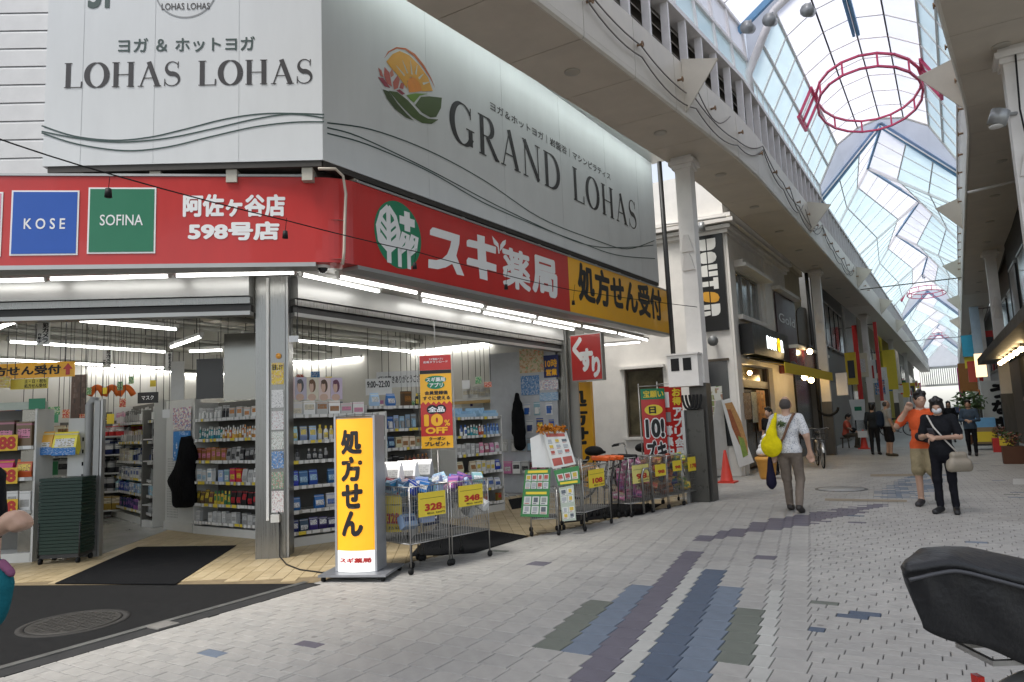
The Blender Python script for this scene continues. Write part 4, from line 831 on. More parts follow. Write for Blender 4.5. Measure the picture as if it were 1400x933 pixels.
def packm(c, lab='white', gloss=.3):
    """printed wrapper: the pack's colour, one label field with a few dark print lines, a stripe; every pack a little different"""
    name = 'pack_%s_%s' % (c, lab)
    if name in MATS: return MATS[name]
    k, l = PAL[c], PAL[lab]; m = mat(name, k, gloss, noise=0); nt = m.node_tree; N = nt.nodes; L = nt.links; b = N['Principled BSDF']
    def mth(op, a, b_=None):
        n = N.new('ShaderNodeMath'); n.operation = op
        for i, v in enumerate((a, b_)):
            if v is None: continue
            if isinstance(v, (int, float)): n.inputs[i].default_value = v
            else: L.new(v, n.inputs[i])
        return n.outputs[0]
    def mix(f, A, B):
        x = N.new('ShaderNodeMix'); x.data_type = 'RGBA'; L.new(f, x.inputs[0])
        for i, v in ((6, A), (7, B)):
            if isinstance(v, tuple): x.inputs[i].default_value = lin(v)
            else: L.new(v, x.inputs[i])
        return x.outputs[2]
    tc = N.new('ShaderNodeTexCoord'); sx = N.new('ShaderNodeSeparateXYZ'); L.new(tc.outputs['Generated'], sx.inputs[0]); oi = N.new('ShaderNodeObjectInfo'); rd = oi.outputs['Random']; X, Z = sx.outputs[0], sx.outputs[2]
    lo = mth('ADD', mth('MULTIPLY', rd, .3), .15); hi = mth('ADD', lo, .36)
    fld = mth('MULTIPLY', mth('GREATER_THAN', Z, lo), mth('LESS_THAN', Z, hi)); fld = mth('MULTIPLY', fld, mth('LESS_THAN', mth('ABSOLUTE', mth('SUBTRACT', X, .5)), .4))
    st = mth('MULTIPLY', mth('GREATER_THAN', Z, .86), mth('LESS_THAN', Z, .93))
    nz = N.new('ShaderNodeTexNoise'); nz.inputs['Scale'].default_value = 9; nz.inputs['Detail'].default_value = 1; L.new(tc.outputs['Generated'], nz.inputs['Vector'])
    ink = mth('MULTIPLY', mth('LESS_THAN', mth('FRACT', mth('MULTIPLY', Z, 13.)), .45), mth('GREATER_THAN', nz.outputs[0], .5)); ink = mth('MULTIPLY', ink, fld)
    hs = N.new('ShaderNodeHueSaturation'); hs.inputs['Color'].default_value = lin(k); L.new(mth('ADD', mth('MULTIPLY', rd, .10), .45), hs.inputs['Hue']); L.new(mth('ADD', mth('MULTIPLY', mth('FRACT', mth('MULTIPLY', rd, 7.3)), .7), .6), hs.inputs['Value'])
    o1 = mix(fld, hs.outputs[0], l); o2 = mix(st, o1, tuple(.5*(p+q) for p, q in zip(k, l))); o3 = mix(ink, o2, tuple(.35*v for v in k)); L.new(o3, b.inputs['Base Color']); return m
_PM = {}
def pmesh(kind, c, lab):
    key = (kind, c, lab)
    if key in _PM: return _PM[key]
    mb = MB(); mm = [packm(c, lab), mat('cap_'+lab, PAL[lab], .4, noise=.05)]
    if kind == 'box': mb.box(-.5, -.5, 0, .5, .5, 1)
    elif kind == 'bottle': mb.lathe([(.42, 0), (.5, .04), (.5, .62), (.42, .72), (.22, .80)], (0, 0, 0), 8); mb.mi = 1; mb.lathe([(.24, .80), (.24, .98), (.2, 1)], (0, 0, 0), 8)
    elif kind == 'can': mb.lathe([(.45, 0), (.5, .03), (.5, .93), (.4, 1)], (0, 0, 0), 8)
    elif kind == 'pouch': mb.add([(-.5, 0, 0), (.5, 0, 0), (.5, -.35, .06), (-.5, -.35, .06), (-.5, -.5, .35), (.5, -.5, .35), (-.48, -.25, .8), (.48, -.25, .8), (-.5, -.05, 1), (.5, -.05, 1), (-.5, .3, .3), (.5, .3, .3)], [(0, 1, 2, 3), (3, 2, 5, 4), (4, 5, 7, 6), (6, 7, 9, 8), (8, 9, 11, 10), (10, 11, 1, 0), (0, 3, 4, 10), (10, 4, 6, 8), (1, 11, 5, 2), (11, 9, 7, 5)])
    elif kind == 'blister': mb.box(-.5, .1, 0, .5, .16, 1); mb.mi = 1; mb.prism([(-.3, .1, .12), (.3, .1, .12), (.25, .1, .6), (-.25, .1, .6)], (0, -.4, 0))
    elif kind == 'roll': mb.lathe([(.5, 0), (.5, 1)], (0, 0, 0), 10)
    _PM[key] = mb.mesh(kind, mm); return _PM[key]
KNAME = {'box': 'product_box', 'bottle': 'bottle', 'can': 'product_can', 'pouch': 'refill_pouch', 'blister': 'blister_pack', 'roll': 'paper_roll'}
KWORD = {'box': 'carton', 'bottle': 'bottle', 'can': 'can', 'pouch': 'refill pouch', 'blister': 'hanging blister pack', 'roll': 'roll'}
def product(kind, c, lab, loc, size, rz, label, group):
    o = link(KNAME[kind], pmesh(kind, c, lab), None, loc); o.scale = size; o.rotation_euler.z = rz; return tag(o, label, KWORD[kind].split()[-1], group)
def fill(fr, a0, a1, z, segs, where, d0=-.02, hmax=.2, rowsd=1):
    """segs: (kind, colour, label colour, width, height, share)"""
    ang = math.atan2(fr.r[1], fr.r[0]); tot = sum(s[5] for s in segs); a = a0
    for kind, c, lab, w, h, sh in segs:
        e = a+(a1-a0)*sh/tot; n = max(1, int((e-a)/(w*1.04))); st = (e-a)/n; cw = {'paleblue': 'pale blue', 'clear': 'clear'}.get(c, c)
        alt = [(c, lab), (c, lab), (lab, c)] if lab not in ('black', 'yellow') else [(c, lab)]
        for i in range(n):
            if i % 3 == 0: cc, ll = rr.choice(alt); cw = {'paleblue': 'pale blue'}.get(cc, cc)
            if rr.random() < .05: continue
            for k in range(rowsd):
                hh = min(max(h, hmax*.78), hmax)*rr.uniform(.84, 1.02); dd = w*.55 if kind in ('bottle', 'can', 'roll') else min(.12, w*.6)
                p = fr.pt(a+st*(i+.5), z, d0-dd*.5-k*(dd+.01)-rr.uniform(0, .012))
                product(kind, cc, ll, p, (w*.96, dd, hh), ang+rr.uniform(-.06, .06), '%s %s%s' % (cw, KWORD[kind], where if where[0] == ',' else ' on the '+where), where.strip(', '))
        a = e
M_SHELF = mat('shelf_white', (.60, .60, .57), .4, noise=.06); M_RAIL = mat('price_rail', (.40, .40, .38), .35, .3, noise=.06); M_TAGW = mat('tag_white', (.72, .72, .70), .5, noise=.05); M_TAGY = mat('tag_yellow', (.78, .60, .05), .5, noise=.05); M_SBACK = mat('shelf_back', (.16, .155, .14), .6, noise=.15); M_STRIPW = printmat('price_strip', (.62, .62, .60), (.75, .75, .72), (.45, .45, .44), 14, .4, .42); M_STRIPY = printmat('price_strip_y', (.62, .60, .50), (.80, .62, .06), (.72, .70, .62), 10, .4, .48)
def gondola(name, label, fr, a0, a1, zs, top, depth, rows, where, back=None, strips=None, base=.12, sides=True):
    g = thing(name, label, 'shelf', fr.pt((a0+a1)/2, 0)); rows = rows+[None]*9
    mb = MB(); mb.fbox(fr, a0, .004, -depth, a1, top, -depth+.03); part('back_panel', mb, back or M_SBACK, g)
    mb = MB(); mb.fbox(fr, a0, .004, -depth+.031, a1, base, -.005); part('base', mb, M_SHELF, g)
    if sides:
        for a in (a0-.025, a1): mb = MB(); mb.fbox(fr, a, .004, -depth, a+.025, top, -.01); part('side_panel', mb, M_SHELF, g)
    for i, z in enumerate(zs):
        mb = MB(); mb.fbox(fr, a0+.001, z-.022, -depth+.031, a1-.001, z, -.006); o = part('shelf_board', mb, M_SHELF, g)
        mb = MB(); mb.fbox(fr, a0+.002, z-.03, -.005, a1-.002, z+.015, .006); rl_ = part('price_rail', mb, M_RAIL, o); mb = MB(); a = a0+.03
        while a < a1-.08:
            wd = rr.choice([.05, .06, .06, .1]); mb.mi = 1 if rr.random() < (.3 if i % 2 else .12) else 0; mb.fbox(fr, a, z-.027+rr.uniform(-.01, .004), .0065, min(a+wd, a1-.01), z+.014, .0085); a += wd+rr.uniform(.004, .05)
        part('price_tags', mb, [M_TAGW, M_TAGY], o)['kind'] = 'stuff'
        nxt = (zs[i-1] if i else top)-z-.05
        if rows[i]: fill(fr, a0+.02, a1-.02, z+.001, rows[i], ', %s shelf down of the %s' % (ORD[i], where), hmax=max(.06, nxt))
    return g
def fr2(p, q):
    P, Q = gp(*p), gp(*q); f = Fr((P.x, P.y), (Q.x-P.x, Q.y-P.y)); return f, (Q-P).length
# shelf beside the steel corner column
f1, w1 = fr2((264, 730), (352, 738)); zz = [f1.px(300, y)[1] for y in (573, 601, 631, 660, 691, 716)]
gondola('wall_shelf', 'white shelf of bottles and packs just left of the steel corner column', f1, 0, w1, zz, f1.px(300, 550)[1]+.02, .45, [
    [('blister', 'grey', 'white', .09, .2, 3), ('blister', 'clear', 'black', .08, .2, 1), ('box', 'white', 'orange', .14, .17, 3.5)],
    [('bottle', 'teal', 'white', .055, .15, 3), ('bottle', 'orange', 'white', .055, .17, 4)],
    [('box', 'amber', 'pink', .11, .13, 3), ('pouch', 'black', 'grey', .1, .13, 3)],
    [('box', 'paleblue', 'white', .12, .12, 3.5), ('box', 'yellow', 'red', .13, .17, 1.2), ('pouch', 'grey', 'white', .11, .15, 1.6)],
    [('pouch', 'brown', 'yellow', .1, .16, 2), ('bottle', 'yellow', 'green', .07, .18, 2), ('pouch', 'black', 'red', .12, .15, 3)],
    [('box', 'clear', 'white', .1, .06, 3), ('box', 'clear', 'grey', .12, .06, 3)]], 'shelf left of the steel column')
# its white end panel with a blue display card and a black coat
fe = Fr(gp(205, 722), (gp(264, 729.5)-gp(205, 722)).to_2d()); ea = fe.px(264, 729)[0]; e0 = fe.px(224, 700)[0]; et = fe.px(245, 547)[1]
ep = thing('pegboard_stand', 'white perforated end panel left of the bottle shelf', 'panel', fe.pt((e0+ea)/2, 0)); mb = MB(); mb.fbox(fe, e0, .004, -.12, ea-.03, et, -.02); part('panel', mb, M_SHELF, ep)
mb = MB(); mb.fbox(fe, e0-.01, .004, -.13, ea-.03, .14, .0); part('plinth', mb, M_SHELF, ep); mb = MB()
for i in range(8):
    for j in range(24): a, z = e0+.08+i*.045, .2+j*.04; mb.fbox(fe, a, z, -.019, a+.012, z+.022, -.0175)
part('slots', mb, mat('slot_grey', (.25, .25, .24), .6), ep)['kind'] = 'stuff'
def poster(fr, box, m, label, cat='poster', d=.004, th=.004, name='poster', group=None):
    a0, z0, a1, z1 = box; mb = MB(); mb.fbox(fr, a0, z0, d, a1, z1, d+th); return single(name, mb, m, label, cat, fr.pt((a0+a1)/2, z0, d), group)
bx = fe.rect(237, 589, 262, 556); p_ = poster(fe, bx, printmat('print_multi', (.70, .68, .62), (.55, .10, .10), (.03, .12, .45), 7), 'colourful display card above the blue panel by the black coat'); bx = fe.rect(237, 630, 261, 589); p_ = poster(fe, bx, printmat('print_blue', (.04, .22, .55), (.10, .34, .70), (.70, .75, .8), 4, thr=.6), 'plain blue display panel behind the black coat')
M_COAT = mat('coat_black', (.006, .006, .007), .85, noise=.3, scale=12, bump=.6, bscale=25)
OUT = smooth([(262, 596), (267, 608), (271, 624), (267, 645), (269, 668), (268, 690), (256, 694), (243, 691), (241, 672), (234, 657), (244, 641), (252, 622), (258, 604)], 3)
q = [fe.px(*p) for p in OUT]; mb = MB(); mb.smooth = True; n = len(q); cx0, cz0 = sum(a for a, z in q)/n, sum(z for a, z in q)/n
lay = [[fe.pt(cx0+(a-cx0)*f, cz0+(z-cz0)*(.98 if f < 1 else 1), d) for a, z in q] for f, d in ((1, .0), (1, .05), (.82, .11), (.5, .14))]
mb.add([p for l in lay for p in l], [(i*n+k, i*n+(k+1) % n, (i+1)*n+(k+1) % n, (i+1)*n+k) for i in range(3) for k in range(n)]+[tuple(range(n))[::-1], tuple(3*n+k for k in range(n))])
single('hanging_coat', mb, M_COAT, 'black coat hanging on the white end panel', 'coat', fe.pt(cx0, min(z for a, z in q), .05))
# mask racks further in
f3, w3 = fr2((150, 705), (207, 722)); zz = [f3.px(185, y)[1] for y in (578, 605, 632, 655, 675, 698)]
gondola('mask_rack', 'rack of hanging packs under the black hanging sign', f3, 0, w3, zz, f3.px(180, 552)[1], .4, [
    [('blister', 'pink', 'white', .13, .24, 2), ('blister', 'black', 'grey', .12, .26, 3), ('blister', 'clear', 'white', .12, .26, 3)], [('blister', 'grey', 'white', .14, .24, 3), ('blister', 'cream', 'grey', .14, .24, 2), ('blister', 'clear', 'black', .12, .24, 2)],
    [('box', 'cream', 'white', .16, .2, 3), ('blister', 'clear', 'navy', .12, .24, 3)], [('box', 'navy', 'white', .12, .18, 2), ('box', 'white', 'blue', .16, .2, 2), ('blister', 'clear', 'grey', .12, .2, 2)], [('box', 'blue', 'white', .1, .18, 3), ('box', 'paleblue', 'white', .12, .18, 2)], [('can', 'navy', 'purple', .1, .12, 4), ('box', 'grey', 'white', .12, .1, 2)]], 'mask rack')
f4 = Fr(gp(205, 722), (gp(226, 716)-gp(205, 722)).to_2d()+Vector((.25, .35))); 
gondola('clip_rack', 'narrow rack of clear packs left of the coat panel', f4, .02, .62, [f4.px(210, y)[1] for y in (600, 630, 662, 690)], f4.px(210, 560)[1], .3, [[('blister', 'clear', 'black', .1, .26, 4)], [('blister', 'black', 'white', .1, .24, 4)], [('blister', 'clear', 'grey', .1, .24, 4)], [('pouch', 'grey', 'white', .12, .2, 4)]], 'clip rack', sides=False)
f5 = Fr(gp(118, 694), (.80, .6)); gondola('back_shelf', 'crowded shelf deep in the shop behind the door post', f5, 0, 2.6, [f5.px(150, y)[1] for y in (585, 610, 635, 660, 680)], f5.px(150, 563)[1], .4, [[('box', 'amber', 'white', .2, .2, 2), ('box', 'white', 'navy', .25, .22, 3), ('pouch', 'green', 'white', .2, .2, 1)], [('box', 'white', 'grey', .25, .22, 3), ('box', 'blue', 'white', .25, .24, 2)], [('pouch', 'cream', 'brown', .2, .2, 3), ('box', 'amber', 'yellow', .2, .2, 3)], [('box', 'cream', 'amber', .25, .2, 4)], [('pouch', 'blue', 'white', .2, .18, 4)]], 'back shelf')
# --- shelves seen through the street front
f2, w2 = fr2((395, 750), (530, 731)); Z2 = [f2.px(430, y)[1] for y in (568, 603, 630, 664, 697, 726)]
gondola('street_shelf', 'tall shelf of blue packs behind the yellow lightbox', f2, 0, w2, Z2, Z2[0]+.03, .5, [
    None, [('pouch', 'paleblue', 'yellow', .1, .15, 2), ('bottle', 'white', 'yellow', .07, .15, 2), ('bottle', 'navy', 'white', .07, .16, 3)], [('bottle', 'black', 'grey', .07, .16, 5), ('bottle', 'grey', 'white', .07, .15, 3)], [('pouch', 'blue', 'paleblue', .12, .16, 4), ('pouch', 'grey', 'blue', .12, .16, 2)], [('pouch', 'blue', 'white', .14, .16, 3), ('box', 'white', 'red', .16, .2, 2)], [('pouch', 'navy', 'white', .12, .1, 4), ('pouch', 'grey', 'blue', .12, .1, 2)]], 'street shelf')
M_SKIN0 = mat('print_skin', (.60, .42, .33), .5, noise=.1); M_HAIRP = [mat('print_hair_%d' % i, c, .5, noise=.15) for i, c in enumerate([(.06, .035, .045), (.10, .10, .11), (.16, .08, .04), (.09, .05, .03), (.14, .05, .09)])]
PBG = [(.66, .50, .52), (.50, .47, .58), (.68, .64, .52), (.70, .58, .56), (.56, .48, .62)]
for i in range(5):                                                       # portrait cards along the top
    x0, x1 = 390+i*16.4, 405.5+i*16.4; a0, z0, a1, z1 = f2.rect(x0, 546, x1, 521); fr_ = Fr(f2.pt(0, 0, -.08), f2.r[:2]); t = thing('portrait_card', 'portrait card of a person touching their hair, %s from the steel column' % ORD[i], 'card', fr_.pt((a0+a1)/2, z0), 'portrait cards on the street shelf')
    z1 = z0+.30; mb = MB(); mb.fbox(fr_, a0, z0, -.01, a1, z1, 0); part('card', mb, mat('card_bg_%d' % i, PBG[i], .5, noise=.1), t); w, h = a1-a0, z1-z0; c = (a0+a1)/2-w*.1
    E_ = lambda cx, cz, rx, rz, m, d, nm: part(nm, MB().add([fr_.pt(cx+rx*math.cos(q), cz+rz*math.sin(q), d) for q in np.linspace(0, 6.283, 17)[:-1]], [tuple(range(16))]), m, t)
    E_(c+w*.06, z0+h*.62, w*.30, h*.30, M_HAIRP[i], .0015, 'print_hair'); E_(c-w*.02, z0+h*.56, w*.19, h*.25, M_SKIN0, .0025, 'print_face'); E_(c+w*.02, z0+h*.10, w*.36, h*.16, M_SKIN0, .002, 'print_shoulder'); E_(c-w*.02, z0+h*.80, w*.2, h*.1, M_HAIRP[i], .0032, 'print_fringe')
fill(f2, .03, w2*.78, Z2[0]+.001, [('box', 'white', 'cream', .17, .20, 1), ('box', 'white', 'amber', .17, .20, 1), ('box', 'white', 'pink', .17, .19, 1)], 'top deck below the portrait cards', hmax=.22)
f6 = Fr(gp(505, 727), (gp(592, 712)-gp(505, 727)).to_2d()); w6 = f6.px(592, 712)[0]; Z6 = [f6.px(550, y)[1] for y in (556, 587, 613, 640, 668)]
gondola('middle_shelf', 'dark filled shelf right of the yellow lightbox', f6, 0, w6, Z6, Z6[0]+.03, .45, [None, [('blister', 'blue', 'white', .11, .2, 3), ('blister', 'grey', 'paleblue', .1, .2, 4)], [('pouch', 'navy', 'paleblue', .12, .18, 3), ('box', 'amber', 'cream', .12, .18, 4)], [('box', 'black', 'grey', .1, .2, 4), ('bottle', 'brown', 'amber', .08, .18, 3)], [('bottle', 'black', 'grey', .08, .2, 4), ('bottle', 'amber', 'white', .08, .18, 2)]], 'middle shelf')
fill(f6, .02, w6-.02, Z6[0]+.001, [('pouch', 'paleblue', 'white', .16, .18, 3), ('pouch', 'blue', 'white', .16, .2, 3), ('box', 'brown', 'amber', .16, .26, 3), ('bottle', 'black', 'yellow', .08, .2, 1), ('box', 'green', 'white', .16, .18, 1.5)], 'top of the middle shelf', hmax=.3)
f7 = Fr(gp(628, 709), (gp(690, 698)-gp(628, 709)).to_2d()); w7 = f7.px(690, 698)[0]; Z7 = [f7.px(655, y)[1] for y in (571, 596, 621, 646, 670, 690)]
gondola('lane_shelf', 'shelf with pale blue trays on top near the lane end', f7, 0, w7, Z7, Z7[0]+.03, .5, [None, [('bottle', 'blue', 'white', .07, .17, 2), ('bottle', 'teal', 'white', .06, .17, 2), ('bottle', 'red', 'white', .06, .15, 1), ('bottle', 'paleblue', 'blue', .07, .17, 3)], [('box', 'white', 'grey', .09, .17, 4), ('pouch', 'pink', 'white', .1, .14, 4)], [('pouch', 'cream', 'amber', .14, .13, 3), ('box', 'white', 'yellow', .1, .14, 3), ('pouch', 'blue', 'white', .12, .18, 1)], [('pouch', 'paleblue', 'white', .14, .14, 3), ('pouch', 'white', 'blue', .14, .14, 3)], [('box', 'amber', 'red', .1, .16, 5)]], 'lane shelf', strips=[M_STRIPW, M_STRIPY])
for i in range(2):                                                        # open pale blue trays
    a = .05+i*(w7/2); mb = MB()
    for q in ((a, Z7[0]+.01, -.40, a+w7/2-.1, Z7[0]+.03, -.02), (a, Z7[0]+.03, -.06, a+w7/2-.1, Z7[0]+.07, -.02), (a, Z7[0]+.03, -.40, a+w7/2-.1, Z7[0]+.17, -.36), (a, Z7[0]+.03, -.36, a+.03, Z7[0]+.12, -.06), (a+w7/2-.13, Z7[0]+.03, -.36, a+w7/2-.1, Z7[0]+.12, -.06)): mb.fbox(f7, *q)
    single('display_tray', mb, mat('tray_blue', (.36, .55, .72), .3), ['left pale blue display tray on the lane shelf', 'right pale blue display tray on the lane shelf'][i], 'tray', f7.pt(a+.2, Z7[0]+.01))
# crowded wall shelving deep in the shop
STK = [packm(c, l) for c, l in (('white', 'blue'), ('blue', 'white'), ('cream', 'amber'), ('red', 'white'), ('green', 'white'), ('grey', 'black'), ('paleblue', 'white'), ('amber', 'cream'), ('navy', 'white'), ('pink', 'white'), ('yellow', 'red'), ('black', 'grey'))]
def stockwall(label, fr, a0, a1, levels, top, depth=.35, seed=1):
    q = random.Random(seed); g = thing('stock_shelf', label, 'shelf', fr.pt((a0+a1)/2, 0)); mb = MB(); mb.fbox(fr, a0, .01, -depth, a1, top, -depth+.03); part('back_panel', mb, M_SBACK, g)
    for a in (a0-.03, a1): mb = MB(); mb.fbox(fr, a, .01, -depth, a+.03, top, 0); part('side_panel', mb, M_SHELF, g)
    for i, z in enumerate(levels):
        mb = MB(); mb.fbox(fr, a0, z-.03, -depth+.031, a1, z, -.001); part('shelf_board', mb, M_SHELF, g); gap = (levels[i+1] if i+1 < len(levels) else top)-z-.04; a = a0+.02; mb = MB()
        while a < a1-.15:
            w = q.uniform(.07, .2); n = q.randint(1, 4); h = gap*q.uniform(.6, 1); mb.mi = q.randrange(12)
            for _ in range(n):
                if a+w > a1-.01: break
                hh = h*q.uniform(.96, 1.0); d = -q.uniform(.01, .06)
                if q.random() < .3: mb.lathe([(w*.45, 0), (w*.45, hh*.75), (w*.2, hh*.85), (w*.2, hh)], fr.pt(a+w/2, z+.002, d-w*.4), 7)
                else: mb.fbox(fr, a, z+.001, d-.16, a+w*.95, z+hh, d)
                a += w
        part('stock', mb, STK, g)['kind'] = 'stuff'
    return g
EW0 = Fr((WX, WY-.02), (1, 0)); L5 = [.15, .5, .85, 1.2, 1.55, 1.9]
stockwall('long stocked wall shelf along the far end wall', EW0, 2.2, 6.2, L5, 2.3, .4, 3); stockwall('stocked wall shelf on the end wall right of the long one', EW0, 6.35, 8.6, L5, 2.2, .4, 4)
BW0 = Fr((WX+.02, 8.0), (0, 1)); stockwall('stocked shelf along the back wall deep inside', BW0, -3.5, 1.5, L5, 2.3, .4, 5); stockwall('second stocked shelf along the back wall', BW0, 1.65, 5.2, L5, 2.3, .4, 6)
ML = Fr((-14.6, 7.0), (.80, .6)); stockwall('free shelf in the depth of the shop behind the mask rack', ML, 0, 2.4, L5[:5], 1.85, .4, 7); ML2 = Fr((-11.8, 9.6), (.9, .43)); stockwall('free shelf behind the bottle shelf', ML2, 0, 2.6, L5[:5], 1.9, .4, 8)
FL0 = Fr((-13.6, 4.6), (.81, .586)); stockwall('free shelf behind the glass partition at left', FL0, -1.2, 1.6, L5, 2.1, .4, 9)
# paper roll packs on the high shelf against the end wall
EW = Fr((WX, WY-.05), (1, 0)); ra, rz0 = EW.px(640, 546); rb, _ = EW.px(708, 542)
sh = thing('wall_ledge', 'white ledge along the end wall carrying paper roll packs', 'shelf', EW.pt(ra, 0)); mb = MB(); mb.fbox(EW, ra-.3, rz0-.05, 0, rb, rz0, .4); part('ledge', mb, M_SHELF, sh); mb = MB(); mb.fbox(EW, ra-.3, rz0-.12, .35, rb, rz0-.052, .4); part('rail', mb, mat('ledge_amber', (.5, .33, .12), .5), sh)
for i in range(9):
    a = ra+.05+(rb-ra-.1)*i/9
    product('box', 'white', 'cream', EW.pt(a+.12, rz0+.001, .2), (.23, .2, .24), 0, 'white pack of paper rolls on the ledge above the lane shelf', 'paper roll packs')
# tall poster wall between the lane shelf and the lane column
PW_ = Fr((-8.35, 12.9), (1, .12)); pb = thing('poster_wall', 'blue and white panel of hanging goods and notices beside the lane column', 'panel', PW_.pt(.6, 0)); a0, a1 = PW_.px(672, 600)[0], PW_.px(764, 600)[0]
mb = MB(); mb.fbox(PW_, a0, .01, -.08, a1, 3.0, -.01); part('board', mb, mat('board_pale', (.50, .52, .55), .6), pb)
for i, (x0, y0, x1, y1, m, lb) in enumerate([(711, 511, 743, 475, printmat('pr_orange', (.62, .50, .34), (.20, .42, .20), (.62, .20, .10), 6), 'orange and green notice high on the poster wall'), (744, 517, 763, 485, mat('pr_navy', (.02, .03, .12), .5), 'navy opening-hours notice on the poster wall'), (713, 541, 737, 513, printmat('pr_blue2', (.08, .20, .42), (.65, .68, .7), (.15, .3, .55), 7), 'blue hygiene notice on the poster wall'), (738, 534, 763, 519, printmat('pr_white', (.7, .7, .68), (.1, .3, .6), (.6, .2, .2), 8), 'white pictured notice right on the poster wall'), (738, 549, 763, 536, printmat('pr_lb', (.30, .48, .66), (.8, .8, .8), (.05, .15, .4), 8), 'pale blue notice right on the poster wall')]):
    o = poster(PW_, PW_.rect(x0, y0, x1, y1), m, lb)
    if i == 1:
        b = PW_.rect(x0, y0, x1, y1); h = b[3]-b[1]; text(o, PW_, '10時', (b[0]+.04, b[1]+h*.45, b[2]-.03, b[1]+h*.82), M_YEL, .03, .011); text(o, PW_, '営業', (b[0]+.05, b[1]+h*.08, b[2]-.04, b[1]+h*.38), M_YEL, .04, .011)
fill(PW_, a0+.55, a1-.05, 1.62, [('blister', 'blue', 'white', .16, .3, 3), ('blister', 'paleblue', 'white', .16, .3, 2), ('blister', 'white', 'blue', .16, .3, 2)], 'upper hooks of the poster wall', d0=.06, hmax=.32); fill(PW_, a0+.55, a1-.05, 1.26, [('blister', 'navy', 'white', .16, .3, 3), ('blister', 'blue', 'yellow', .16, .3, 3)], 'middle hooks of the poster wall', d0=.06, hmax=.32); fill(PW_, a0+.2, a1-.05, .86, [('blister', 'grey', 'white', .16, .3, 2), ('blister', 'paleblue', 'grey', .16, .32, 4)], 'lower hooks of the poster wall', d0=.06, hmax=.34); fill(PW_, a0+.1, a1-.05, .42, [('box', 'pink', 'white', .18, .26, 2), ('box', 'white', 'black', .18, .26, 2), ('box', 'brown', 'pink', .18, .22, 3)], 'foot of the poster wall', d0=.1, hmax=.3)
pr = []; c0, cz0 = PW_.px(711, 540); 
for a, z, b, w, r0, r1 in ((0, 0, 0, -.5, .05, .12), (0, -.4, .02, -1.05, .12, .13), (-.05, -.2, -.1, -.8, .05, .06), (.06, -.2, .1, -.8, .05, .06)): pr.append(('c', np.array(PW_.pt(c0+a, cz0+z, .16)), np.array(PW_.pt(c0+b, cz0+w, .16)), r0, r1, 0))
single('hanging_coat', sdf_part('', pr, .03, None, False, .05), M_COAT, 'black coat hanging on the poster wall near the lane', 'coat', PW_.pt(c0, cz0-1, .16))
# --- lamps and things under the ceiling
inner = [((107, 438.5), (241, 450.7), 3.25), ((12, 467.4), (226, 481.6), 3.25), ((-60, 489), (224, 503.5), 3.25), ((102, 506), (223, 525.8), 3.2), ((66, 527), (95, 530), 3.2), ((55, 543.8), (95, 543), 3.15), ((-20, 541), (45, 539.5), 3.15), ((-30, 459), (42, 432.7), 3.25), ((234, 475), (275.5, 460.7), 3.25), ((259, 480.8), (305, 479), 3.25), ((201, 425.8), (252, 425), 3.4), ((392, 464.8), (575.7, 482.5), 3.3), ((392, 493.8), (471, 499), 3.3), ((458, 513), (573, 495.4), 3.3), ((617, 487.6), (704.6, 474), 3.3), ((333, 459), (352, 461), 3.3)]  # the last one is a mirror reflection, added as a lamp of its own
desc = ['long tube near the top left', 'second long tube on the left', 'third long tube on the left', 'slanting tube above the mask rack', 'short far tube above the yellow notice', 'farthest short tube on the left', 'far tube at the left edge', 'tube slanting down at the left edge', 'short slanting tube beside the ceiling unit', 'tube above the black screen', 'thin tube close under the header', 'long tube right of the steel column', 'short tube below it right of the steel column', 'tube running towards the red coupon banner', 'tube right of the red coupon banner', 'added tube for a mirror reflection left of the steel column']
for i, (a, b, z) in enumerate(inner):
    p, q = gp(*a, z), gp(*b, z)
    for v in (p, q): v.x = max(v.x, WX+.1); v.y = min(v.y, WY-.1)
    tube_lamp(p, q, 'lit ceiling lamp in the shop, '+desc[i], 'lit tubes inside the shop', .02, .06, CEIL)
for i in range(9):                                                        # pipes and beams under the ceiling
    p = thing('ceiling_pipe', 'grey pipe under the shop ceiling, %s counted from the street front' % ORD[i], 'pipe', (-7.6-i*.95, 9, 3.5), 'pipes under the shop ceiling'); z = 3.52+.06*(i % 3); mb = MB(); mb.tube([(-7.6-i*1.0, 6.2-i*.55, z), (-7.5-i*1.0, 13.3, z)], .03+.02*(i % 2), 6); part('run', mb, mat('pipe_grey', (.30, .30, .27), .6, noise=.2), p)
for k, (x, y, lb) in enumerate([(315, 441, 'pale ceiling air unit seen above the black screen'), (462, 487, 'pale ceiling air unit right of the steel column')]):
    c = gp(x, y, 3.6); t = thing('air_unit', lb, 'air conditioner', c); mb = MB(); mb.box(c.x-.45, c.y-.45, 3.58, c.x+.45, c.y+.45, 3.62); part('panel', mb, mat('unit_cream', (.62, .58, .48), .5), t); mb = MB(); mb.box(c.x-.38, c.y-.38, 3.625, c.x+.38, c.y+.38, 3.745); part('body', mb, mat('unit_cream', (.62, .58, .48), .5), t)
    for q in (-.33, .33): mb = MB(); mb.box(c.x+q-.03, c.y-.3, 3.572, c.x+q+.03, c.y+.3, 3.579); part('vent', mb, M_DKGAP, t)
    mb = MB(); mb.box(c.x-.22, c.y-.22, 3.57, c.x+.22, c.y+.22, 3.579); part('grille', mb, mat('grille_grey', (.3, .28, .24), .6), t)
